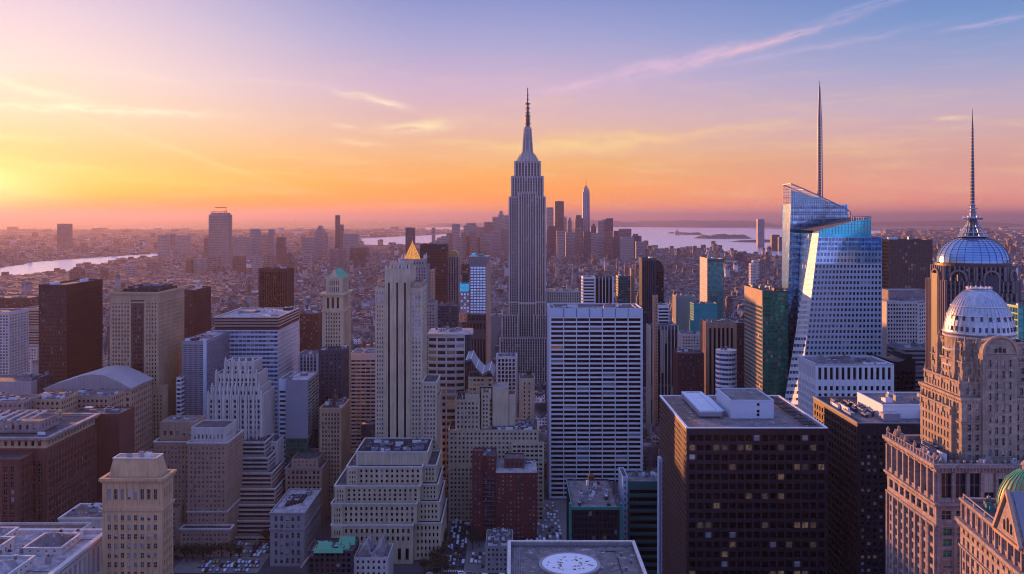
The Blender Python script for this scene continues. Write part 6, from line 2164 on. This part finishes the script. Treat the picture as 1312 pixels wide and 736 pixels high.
# downtown, left of the spire tower
T = far_tower
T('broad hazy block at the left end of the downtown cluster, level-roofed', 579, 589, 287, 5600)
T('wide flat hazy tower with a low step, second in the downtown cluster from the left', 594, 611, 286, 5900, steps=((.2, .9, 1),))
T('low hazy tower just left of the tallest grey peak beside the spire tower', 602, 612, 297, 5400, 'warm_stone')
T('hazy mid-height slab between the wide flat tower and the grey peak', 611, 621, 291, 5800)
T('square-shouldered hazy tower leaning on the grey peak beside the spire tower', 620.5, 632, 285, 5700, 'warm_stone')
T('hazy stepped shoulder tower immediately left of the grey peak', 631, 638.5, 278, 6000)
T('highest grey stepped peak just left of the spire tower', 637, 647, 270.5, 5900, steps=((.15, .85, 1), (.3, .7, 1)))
T('hazy tower pressed against the left flank of the spire tower', 646, 652, 276, 5700)
# between the spire tower and the tall slim spire
T('hazy flat-topped tower directly right of the spire tower', 700, 709, 266, 6100)
T('tallest flat-topped hazy slab right of the spire tower with a slanted top', 711, 722.5, 258, 6200, 'darkgrey_panel')
T('hazy slab attached low to the right of the tallest flat-topped slab', 722.5, 726, 278, 6000)
T('narrow pointed hazy tower midway between the slab and the slim spire', 727.5, 732.5, 279, 6300, steps=((.25, .75, 1),))
T('dark broad hazy tower touching the left side of the slim spire tower', 737, 747, 276, 6000, 'darkgrey_panel', steps=((.1, .8, 1),))
T('small dark pointed tower right of the slim spire tower', 757.5, 764, 287, 5800, 'darkgrey_panel', steps=((.3, .7, 1),))
T('paired hazy slab, left and lower half, right of the slim spire', 766, 772, 283, 5700, 'grey_panel')
T('paired hazy slab, middle, with a raised corner, right of the slim spire', 772, 777.5, 281.5, 5750)
T('paired hazy slab, right and broadest third, at the bay', 777.5, 785.5, 280, 5700, 'darkgrey_panel')
T('low dark hazy block left of the brownish square tower at the bay', 786, 793, 296, 5300, 'darkgrey_panel')
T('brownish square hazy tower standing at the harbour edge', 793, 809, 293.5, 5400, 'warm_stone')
T('grey low block in front of the brownish square tower', 796, 812, 304, 5000, 'concrete')
T('last stepped dark tower at the right end of the cluster by the water', 811, 822, 300, 5300, 'darkgrey_panel', steps=((.1, .6, 1),))
for i, (a, b_, t_) in enumerate(((565, 574, 303), (584, 592, 303), (590, 597, 298), (606, 615, 304), (619, 628, 300), (628, 640, 296), (642, 652, 294), (701, 712, 290), (713, 724, 296), (725, 736, 298),
                              (736, 746, 292), (748, 757, 297), (756, 766, 299), (764, 774, 303), (774, 786, 297), (786, 797, 306), (715, 722, 304), (815, 826, 310), (572, 580, 299), (597, 604, 303))):
    T('low hazy filler block among the taller towers of the far downtown cluster', a, b_, t_, 5000 + (i * 137) % 700, ('grey_stone', 'grey_panel', 'warm_stone', 'darkgrey_panel')[i % 4], group='low blocks of the far downtown cluster')

# slim supertall with rounded crown
Y = 6400
x0, x1, z = wx(746.3, Y), wx(756.2, Y), wz(246, Y)
cx, cy = (x0 + x1) / 2, Y + 27
B = Bd('spire_tower', 'slim far tower with a rounded crown and mast, tallest of the hazy downtown cluster', 'skyscraper', cx, cy, nwin=0)
B.wall.frustum(x0, x1, Y, Y + 54, 0, x0 + 4, x1 - 4, Y + 4, Y + 50, z, 'grey_panel')
for q in (-1, 0, 1):
    B.trim.box(cx + q * 14 - 3, cx + q * 14 + 3, Y - .6, Y + 6, 20, z - 12, 'pane_sky')
mb = MB()
mb.lathe(cx, cy, [(22, z), (21, z + 12), (15, z + 26), (7, z + 36), (3, z + 42)], 12, 'grey_panel')
for k in range(6):
    a = k * math.pi / 3
    mb.bar((cx + 23 * math.cos(a), cy + 23 * math.sin(a), z), (cx + 6 * math.cos(a), cy + 6 * math.sin(a), z + 40), 2, 'darkgrey_panel')
B.part('crown', mb)
mb = MB()
mb.lathe(cx, cy, [(2.6, z + 38), (1.6, z + 70), (.6, wz(229, Y))], 6, 'darkgrey_panel')
B.part('mast', mb)
B.done()

# left: across the river and down the island
GL = 'towers scattered over the hazy left distance'
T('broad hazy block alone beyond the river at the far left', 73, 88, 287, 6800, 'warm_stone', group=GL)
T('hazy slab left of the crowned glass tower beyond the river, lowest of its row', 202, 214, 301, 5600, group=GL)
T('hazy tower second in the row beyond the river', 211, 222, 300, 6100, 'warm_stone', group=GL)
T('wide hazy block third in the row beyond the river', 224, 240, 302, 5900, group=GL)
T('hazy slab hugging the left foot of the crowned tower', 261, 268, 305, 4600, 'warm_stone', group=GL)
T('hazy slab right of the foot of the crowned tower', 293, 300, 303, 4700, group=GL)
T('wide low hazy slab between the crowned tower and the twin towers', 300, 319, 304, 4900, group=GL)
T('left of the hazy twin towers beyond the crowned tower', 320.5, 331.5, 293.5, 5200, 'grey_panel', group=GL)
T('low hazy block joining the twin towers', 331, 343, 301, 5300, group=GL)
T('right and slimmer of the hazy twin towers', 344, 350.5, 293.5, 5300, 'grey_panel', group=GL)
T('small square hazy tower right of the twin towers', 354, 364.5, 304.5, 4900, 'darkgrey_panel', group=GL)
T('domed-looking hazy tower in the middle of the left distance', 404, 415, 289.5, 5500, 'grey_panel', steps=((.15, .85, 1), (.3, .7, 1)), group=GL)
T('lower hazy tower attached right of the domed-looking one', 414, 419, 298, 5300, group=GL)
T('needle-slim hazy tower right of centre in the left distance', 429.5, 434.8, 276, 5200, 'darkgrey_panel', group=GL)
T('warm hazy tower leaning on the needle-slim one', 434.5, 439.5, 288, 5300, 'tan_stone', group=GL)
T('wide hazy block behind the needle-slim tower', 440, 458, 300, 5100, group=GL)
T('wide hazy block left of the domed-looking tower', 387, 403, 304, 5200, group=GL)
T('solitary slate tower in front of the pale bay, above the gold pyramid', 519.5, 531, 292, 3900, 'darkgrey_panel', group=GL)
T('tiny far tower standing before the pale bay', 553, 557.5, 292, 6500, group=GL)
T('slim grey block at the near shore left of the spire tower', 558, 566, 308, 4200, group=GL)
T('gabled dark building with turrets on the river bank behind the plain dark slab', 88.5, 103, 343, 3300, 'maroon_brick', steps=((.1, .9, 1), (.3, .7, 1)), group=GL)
for i, (a, b_, t_, Y_) in enumerate(((104, 118, 345, 3500), (128, 136, 342, 3700), (160, 172, 337, 4000), (188, 202, 332, 4200), (238, 246, 330, 4100), (248, 262, 328, 4100), (264, 279, 325, 4000), (298, 312, 325, 3900), (323, 334, 324.5, 3900),
                                (338, 350, 323, 4000), (362, 372, 322, 4000), (389, 398, 323, 4200), (422, 440, 316, 4300), (448, 470, 314, 4400))):
    T('long low hazy slab in the band of blocks along the far river bank', a, b_, t_ + 3.5, Y_, ('warm_stone', 'brown_brick', 'grey_stone')[i % 3], group='low slabs along the far river bank')

# the crowned tower with its rooftop frame
Y = 4500
x0, x1, z = wx(267.5, Y), wx(291.8, Y), wz(273, Y)
B = Bd('glass_tower', 'big hazy tower with a rooftop scaffold frame, alone against the horizon at left', 'skyscraper', (x0 + x1) / 2, Y + 40, nwin=0)
B.tier(x0, x1, Y, Y + 70, 0, z - 8, S('grey_stone', 5, 8, .55, .5, .5, 4, 2, 'pane_dark', .1, 0, rib=.8))
B.tier(x0 + 8, x1 - 6, Y + 6, Y + 62, z - 9, z + 1, S('grey_stone', 7, 9, .6, .6, .5, 2, 2, 'pane_dark', .1, 0), nr=1)
mb = MB()
for i in range(8):
    u = x0 + 10 + i * (x1 - x0 - 18) / 7
    mb.box(u - .8, u + .8, Y + 8, Y + 9.6, z, z + 9 + (i * 7 % 5), 'darkgrey_panel')
mb.box(x0 + 8, x1 - 6, Y + 8, Y + 9.4, z + 6, z + 7.4, 'darkgrey_panel')
mb.box(x1 - 14, x1 - 12, Y + 12, Y + 14, z, z + 34, 'darkgrey_panel')
mb.box(x0 + 26, x1 - 8, Y + 12, Y + 13.6, z + 26, z + 28, 'darkgrey_panel')
for i in range(5):
    u = x0 + 28 + i * 9
    mb.box(u, u + 4.4, Y + 12, Y + 13, z + 23, z + 29, 'darkgrey_panel')
B.part('rooftop_frame', mb)
B.done()

# across the harbour and to the right
GR = 'far buildings around the harbour'
T('lone tall slab rising from the far shore of the harbour', 971, 979.5, 281, 7600, 'grey_panel', group=GR)
T('squat dark block on the harbour spit beside the lone tall slab', 989, 999, 301, 7000, 'darkgrey_panel', group=GR)
T('small dark block at the tip of the harbour spit', 998, 1004, 304, 6900, 'darkgrey_panel', group=GR)
T('pale slab of a pair on the near harbour bank, left', 965, 973, 334, 3600, 'pale_stone', group=GR)
T('pale slab of a pair on the near harbour bank, right and warmer', 974, 981, 332, 3600, 'warm_stone', group=GR)
T('dark house-like block on the near shore below the islands', 943, 953, 325, 4600, 'darkgrey_panel', group=GR)
T('small pale tower rising from the low city above the green glass tower', 962, 968, 338, 3000, 'pale_stone', group=GR)
# statue-like monument on the small island
Y = 13200
mb = MB()
B = Bd('monument', 'tiny dark monument on its island in the harbour', 'monument', wx(867, Y), Y, nwin=0)
zb = 0
B.wall.frustum(wx(864, Y), wx(871, Y), Y - 30, Y + 30, 0, wx(865, Y), wx(870, Y), Y - 20, Y + 20, wz(298, Y) + 15, 'concrete')
B.wall.lathe(wx(867.5, Y), Y, [(14, wz(298, Y) + 10), (9, wz(296, Y)), (6, wz(294, Y)), (2, wz(292.5, Y))], 8, 'green_copper')
B.done()

# ================================================================ the low city
TONES = [('brown', (104, 78, 66)), ('red-brown', (112, 66, 56)), ('tan', (156, 132, 112)), ('grey', (124, 118, 120)), ('pale grey', (168, 160, 160)), ('white', (200, 194, 190)), ('dark', (66, 60, 66))]
TW = [5, 5, 6, 6, 4, 2, 2]


def in_named(x0, x1, y0, y1, pad=3):
    for a, b_, c, d in NEARFOOT:
        if x0 < b_ + pad and x1 > a - pad and y0 < d + pad and y1 > c - pad:
            return True
    return False


NEARFOOT = [f_ for f_ in FOOT]
rf = random.Random(42)
cells = []     # x0, x1, y0, y1, h, tone, kind


def onland(x, y):
    return not any(inpoly(x, y, W_) for W_ in FOOT_W)


def add_cells(Ya, Yb, pitch_x, pitch_y, hfun, street=11.0, blockn=4, fill=.94, split=True):
    y = Ya
    row = 0
    while y < Yb:
        half = (690 / F) * (y + pitch_y) + 60
        x = -half
        i = 0
        x += rf.uniform(0, 8)
        while x < half:
            w = pitch_x * rf.uniform(.7, 1.25)
            d = pitch_y * rf.uniform(.75, 1.0)
            if rf.random() < fill:
                xc, yc = x + w / 2, y + d / 2
                if not (abs(xc + 43.5) < 12 + w / 2 and y < 2400) and not (abs(xc - 10) < 9 + w / 2 and y < 1500) and onland(xc, yc) and onland(x, y) and onland(x + w, y + d):
                    if (y > 3000 or not in_named(x, x + w, y, y + d)) and not (y < 860 and -62 < xc < 80):
                        h, kd = hfun(xc, yc)
                        if y < 860:
                            h, kd = min(h, 12 + 14 * rf.random()), 0
                        t_ = rf.choices(range(7), TW)[0]
                        cells.append((x, x + w * rf.uniform(.9, .99), y, y + d, h, t_, kd))
            x += w
            i += 1
            if i % blockn == 0:
                x += street
        y += pitch_y + (street if row % 2 else 1.5)
        row += 1


def h_near(x, y):
    r = rf.random()
    if r < .035 and y > 1050:
        return rf.uniform(70, 112), 2
    if r < .20:
        return rf.uniform(38, 66), 1
    return rf.uniform(13, 36), 0


def h_mid(x, y):
    r = rf.random()
    if x / y < -.33 and y > 2900:
        return (rf.uniform(6, 12), 0) if r > .04 else (rf.uniform(15, 26), 1)
    if r < .012:
        return rf.uniform(50, 90), 2
    if r < .10:
        return rf.uniform(26, 42), 1
    return rf.uniform(9, 22), 0


def h_far(x, y):
    r = rf.random()
    if r < .012:
        return rf.uniform(40, 85), 2
    if r < .10:
        return rf.uniform(20, 36), 1
    return rf.uniform(7, 17), 0


add_cells(690, 2000, 20, 22, h_near)
add_cells(2000, 4400, 22, 25, h_mid)
add_cells(4400, 7000, 28, 32, h_far, 16)
add_cells(7000, 11000, 46, 54, h_far, 26)
add_cells(11000, 18000, 110, 140, h_far, 50, fill=.75)


def prj(c):
    x0, x1, y0, y1, h = c[:5]
    return CX + x0 / y0 * F, CX + x1 / y0 * F, HY + (H - h) / y0 * F, HY + H / y0 * F, HY + (H - h) / y1 * F


# which of them can be seen: paint depth-sorted boxes into an id buffer, far to near
buf = np.full((736, 1312), -1, np.int32)
items = [(c[2], i, prj(c)) for i, c in enumerate(cells)]
for k, (y0, a, b_, t_) in enumerate(SCREEN):
    items.append((y0, -2, (a, b_, t_, 736, t_)))
items.sort(key=lambda q: -q[0])
for y0, i, (a, b_, t_, g_, tb) in items:
    a_, c_ = int(max(0, a)), int(min(1312, math.ceil(b_)))
    r0, r1 = int(max(0, min(t_, tb))), int(min(736, math.ceil(g_)))
    if a_ < c_ and r0 < r1:
        buf[r0:r1, a_:c_] = i
ids, cnt = np.unique(buf[buf >= 0], return_counts=True)
vis = dict(zip(ids.tolist(), cnt.tolist()))
rank = sorted(vis, key=lambda i: -vis[i])
indiv = set(rank[:300])


def solids(c, seed, detail):
    """list of (x0,x1,y0,y1,z0,z1,tone colour) boxes making one small building"""
    x0, x1, y0, y1, h, t_, kd = c
    rr = random.Random(seed)
    base = TONES[t_][1]
    jit = rr.uniform(.88, 1.12)
    colr = tuple(min(255, q * jit) for q in base)
    out = []
    w, d = x1 - x0, y1 - y0
    if not detail:
        return [(x0, x1, y0, y1, 0, h, colr)]
    if kd == 2:
        m = w * rr.uniform(.1, .2)
        out.append((x0, x1, y0, y1, 0, h * rr.uniform(.25, .45), colr))
        out.append((x0 + m, x1 - m, y0 + 2, y1 - 2, out[0][5], h * .93, colr))
        out.append((x0 + m * 1.6, x1 - m * 1.6, y0 + 5, y1 - 5, h * .93, h, colr))
    elif kd == 1 and rr.random() < .6:
        out.append((x0, x1, y0, y1, 0, h * .8, colr))
        out.append((x0 + w * .12, x1 - w * rr.uniform(.1, .35), y0 + 2, y1 - 2, h * .8, h, colr))
    else:
        out.append((x0, x1, y0, y1, 0, h, colr))
    zt = out[-1][5]
    X0, X1, Y0_, Y1_ = out[-1][:4]
    ww, dd = X1 - X0, Y1_ - Y0_
    for k in range(rr.choice((1, 2, 3))):
        bx, by = X0 + ww * rr.uniform(.1, .65), Y0_ + dd * rr.uniform(.1, .65)
        out.append((bx, bx + ww * rr.uniform(.12, .3), by, by + dd * rr.uniform(.12, .3), zt, zt + rr.uniform(1.6, 4), tuple(rr.choice(((96, 90, 92), (150, 144, 146), (70, 60, 60))))))
    return out


def box_mesh(name, boxes, parapet=False):
    n = len(boxes)
    A = np.array([b_[:6] for b_ in boxes], np.float64)
    V = np.zeros((n, 8, 3))
    V[:, [0, 3, 4, 7], 0] = A[:, 0:1]
    V[:, [1, 2, 5, 6], 0] = A[:, 1:2]
    V[:, [0, 1, 4, 5], 1] = A[:, 2:3]
    V[:, [2, 3, 6, 7], 1] = A[:, 3:4]
    V[:, 0:4, 2] = A[:, 4:5]
    V[:, 4:8, 2] = A[:, 5:6]
    f_ = np.array([(0, 1, 5, 4), (1, 2, 6, 5), (2, 3, 7, 6), (3, 0, 4, 7), (4, 5, 6, 7)])
    Fi = (f_[None] + (np.arange(n) * 8)[:, None, None]).reshape(-1)
    me = bpy.data.meshes.new(name)
    me.vertices.add(n * 8)
    me.vertices.foreach_set('co', V.reshape(-1))
    me.loops.add(n * 20)
    me.loops.foreach_set('vertex_index', Fi.astype(np.int32))
    me.polygons.add(n * 5)
    me.polygons.foreach_set('loop_start', (np.arange(n * 5) * 4).astype(np.int32))
    me.update(calc_edges=True)
    ca = me.attributes.new('tone', 'FLOAT_COLOR', 'FACE')
    C_ = np.repeat(np.array([lin(b_[6]) for b_ in boxes]), 5, axis=0)
    ca.data.foreach_set('color', C_.reshape(-1))
    me.materials.append(MATS['city_masonry'])
    return me


mass, massfar = [], []
REG = lambda px: 'left of the tall cream tower' if px < 480 else ('left of the spire tower' if px < 650 else ('behind the centre slab' if px < 830 else ('right of the centre slab' if px < 1130 else 'at the far right')))
KN = ['low', 'mid-rise', 'tall stepped']
for i, c in enumerate(cells):
    if i in indiv:
        x0, x1, y0, y1, h, t_, kd = c
        ox, oy = (x0 + x1) / 2, (y0 + y1) / 2
        bx = [(a - ox, b_ - ox, c_ - oy, d_ - oy, e_, f_, g_) for a, b_, c_, d_, e_, f_, g_ in solids(c, i, True)]
        me = box_mesh('city_building', bx)
        o = bpy.data.objects.new('city_building', me)
        o.location = (ox, oy, 0)
        col.objects.link(o)
        px = CX + ox / oy * F
        dist = 'nearer' if y0 < 1300 else ('middle' if y0 < 2000 else 'farther')
        tag(o, '%s %s block in the %s rows, %s' % (KN[kd], TONES[t_][0], dist, REG(px)), 'building', 'buildings of the low city fabric')
    elif c[2] < 4400:
        mass.extend(solids(c, i, c[2] < 2600))
    else:
        massfar.extend(solids(c, i, False))
for nm_, bxs in (('city_fabric', mass), ('city_fabric', massfar)):
    me = box_mesh(nm_, bxs)
    o = bpy.data.objects.new(nm_, me)
    col.objects.link(o)
    tag(o, 'dense carpet of small far buildings' if bxs is massfar else 'dense carpet of low roofs between the towers', 'buildings', kind='stuff')


# ---------------------------------------------------------------- cars and trees of the near streets
def car_mesh(body, variant):
    mb = MB()
    L, Wd = (4.6, 1.85) if variant == 0 else (5.4, 2.0)
    prof = [(-L / 2, .45), (-L / 2, .85), (-L * .40, .98), (-L * .22, 1.02), (-L * .12, 1.45), (L * .22, 1.48), (L * .36, 1.0), (L / 2, .92), (L / 2, .45)] if variant == 0 else \
        [(-L / 2, .5), (-L / 2, 1.1), (-L * .36, 1.2), (-L * .26, 2.0), (L * .48, 2.05), (L / 2, 1.1), (L / 2, .5)]
    n = len(prof)
    v = [(-Wd / 2, y, z) for y, z in prof] + [(Wd / 2, y, z) for y, z in prof]
    mb.idx(v, [tuple(range(n)), tuple(reversed(range(n, 2 * n)))] + [((i + 1) % n, i, i + n, (i + 1) % n + n) for i in range(n)], body)
    if variant == 0:
        a, c = -L * .10, L * .24
    else:
        a, c = -L * .24, L * .3
    zz = 1.05 if variant == 0 else 1.25
    zt = 1.38 if variant == 0 else 1.85
    for s_ in (-1, 1):
        x = s_ * (Wd / 2 + .015)
        mb.face([(x, a - .2, zz), (x, c + .3, zz), (x, c, zt), (x, a + .1, zt)], 'pane_dark')
    for s_ in (-1, 1):
        for y in (-L * .3, L * .3):
            v = [(s_ * (Wd / 2 - .12) + dx, y + .34 * math.cos(k * math.pi / 5), .36 + .34 * math.sin(k * math.pi / 5)) for dx in (0, s_ * .16) for k in range(10)]
            mb.idx(v, [tuple(range(10)), tuple(range(10, 20))] + [(k, (k + 1) % 10, (k + 1) % 10 + 10, k + 10) for k in range(10)], 'pane_black')
    return mb


CARK = [('white', 'white_panel'), ('silver', 'silver_lead'), ('black', 'black_metal'), ('dark red', 'maroon_brick'), ('blue-grey', 'bluewhite_panel'), ('yellow', 'gold_copper')]
protos = {}
for nm_, mt in CARK:
    for v_ in (0, 1):
        o = car_mesh(mt, v_).build('parked_car' if v_ == 0 else 'delivery_van')
        protos[(nm_, v_)] = o
used = set()
rc = random.Random(3)


def put_car(x, y, rz, where):
    nm_, mt = rc.choices(CARK, (7, 5, 4, 1, 4, 2))[0]
    v_ = 0 if rc.random() < .8 else 1
    p_ = protos[(nm_, v_)]
    o = p_ if (nm_, v_) not in used else p_.copy()
    if o is not p_:
        col.objects.link(o)
    used.add((nm_, v_))
    o.location = (x, y, .06)
    o.rotation_euler = (0, 0, rz)
    tag(o, '%s %s %s' % (nm_, 'car' if v_ == 0 else 'van', where), 'car' if v_ == 0 else 'van', 'vehicles in the near streets')


for lane, x in enumerate((-49.6, -47.2, -43.4, -39.2, -36.8)):
    y = 682 + rc.uniform(0, 6)
    while y < 860:
        if rc.random() < (.92 if lane in (0, 4) else .7):
            put_car(x + rc.uniform(-.2, .2), y, rc.uniform(-.04, .04), 'on the avenue between the tiered cream block and the red brick block')
        y += rc.uniform(5.4, 8.5)
for x in np.arange(-232, -188, 2.7):
    for y in (676, 684, 692, 706, 713.5, 722, 729.5):
        if rc.random() < .75:
            put_car(float(x) + rc.uniform(-.2, .2), y + rc.uniform(-.4, .4), rc.uniform(-.06, .06), 'parked in the small square left of the lilac-grey corner building')
for lane, x in enumerate((4.5, 8.0, 12.0, 15.5)):
    y = 660 + rc.uniform(0, 6)
    while y < 840:
        if rc.random() < .75:
            put_car(x, y, rc.uniform(-.04, .04), 'in the street between the red brick block and the white slab')
        y += rc.uniform(5.6, 9)
for x in np.arange(-30, -2, 2.8):
    for y in (676, 684, 693, 701, 709):
        if rc.random() < .62:
            put_car(float(x) + rc.uniform(-.3, .3), y + rc.uniform(-.5, .5), rc.uniform(-.1, .1), 'parked in the lot in front of the red brick block')
for x in np.arange(20, 40, 2.8):
    for y in range(690, 842, 8):
        if rc.random() < .5:
            put_car(float(x) + rc.uniform(-.3, .3), y + rc.uniform(-.5, .5), rc.uniform(-.06, .06), 'parked in the lot at the foot of the white slab')
for k in range(26):
    put_car(-60 + k * 5.9 + rc.uniform(-.6, .6), rc.choice((658.5, 662, 666, 669.5)), math.pi / 2, 'on the cross street at the bottom of the view')
for k_, o in protos.items():
    if k_ not in used:
        bpy.data.objects.remove(o)


def tree(x, y, h, r_, seed, label):
    rr = random.Random(seed)
    e = bpy.data.objects.new('tree', None)
    e.location = (x, y, 0)
    col.objects.link(e)
    tag(e, label, 'tree', 'bare autumn trees of the near streets')
    tk = MB()
    tk.lathe(0, 0, [(.35, 0), (.24, h * .4), (.12, h * .75)], 7, 'bark')
    tips = []
    for k in range(9):
        a, q = rr.uniform(0, 6.28), rr.uniform(.35, .95)
        p0 = Vector((0, 0, h * rr.uniform(.3, .6)))
        p1 = Vector((r_ * q * math.cos(a), r_ * q * math.sin(a), h * rr.uniform(.6, .95)))
        tk.bar(p0, p1, .22, 'bark', .07)
        tips.append(p1)
        for m_ in range(3):
            p2 = p1 + Vector((rr.uniform(-1, 1), rr.uniform(-1, 1), rr.uniform(-.3, 1))) * r_ * .4
            tk.bar(p0.lerp(p1, .7), p2, .09, 'bark', .03)
            tips.append(p2)
    o = tk.build('trunk', e)
    cr = MB()
    for t_ in tips:
        for m_ in range(34):
            c = t_ + Vector((rr.gauss(0, 1), rr.gauss(0, 1), rr.gauss(0, .8))) * r_ * .26
            s_ = rr.uniform(.16, .42)
            u = Vector((rr.uniform(-1, 1), rr.uniform(-1, 1), rr.uniform(-1, 1))).normalized() * s_
            w = u.cross(Vector((rr.uniform(-1, 1), rr.uniform(-1, 1), rr.uniform(-1, 1)))).normalized() * s_ * .8
            cr.face([c - u, c + w, c + u, c - w], 'leafage')
    cr.build('crown', e)


TL = [('tree by the kerb at the foot of the tiered cream block', [(-55.2 + (k % 2) * 1.2, 668 + k * 9) for k in range(9)]),
      ('tree in the clump at the corner of the avenue, below the tiered cream block', [(-60, 676), (-54.6, 664), (-49, 678), (-57, 682), (-64, 671), (-52, 671)]),
      ('tree in the small square beside the stepped stone hotel', [(-236, 704), (-229, 698), (-242, 699), (-250, 703), (-222, 704), (-257, 698), (-233, 694), (-214, 700), (-206, 696), (-245, 694), (-198, 742), (-197, 752), (-196, 733)]),
      ('tree in front of the red brick block', [(-31, 720), (-28, 733), (-20, 735), (-12, 736), (-33.4, 745), (-26, 726)])]
s_ = 0
for lb, ps in TL:
    for x, y in ps:
        s_ += 1
        tree(x, y, rc.uniform(8, 12.5), rc.uniform(3, 4.6), 100 + s_, lb)

# ---------------------------------------------------------------- the evening air
hz = MB()
hz.box(-160000, 160000, -600, 220000, -6, 575, 'roof_tar')
ho = hz.build('haze')
ho.data.materials.clear()
hm = bpy.data.materials.new('haze')
hm.use_nodes = True
t = NT(hm.node_tree)
for n in list(t.N):
    t.N.remove(n)
out = t.n('ShaderNodeOutputMaterial')
pv = t.n('ShaderNodeVolumePrincipled')
pv.inputs['Color'].default_value = HAZE_COLOR
pv.inputs['Density'].default_value = HAZE_DENSITY
pv.inputs['Density Attribute'].default_value = ''
pv.inputs['Anisotropy'].default_value = HAZE_G
t.L.new(pv.outputs[0], out.inputs['Volume'])
hm.cycles.homogeneous_volume = True
ho.data.materials.append(hm)
tag(ho, kind='stuff')
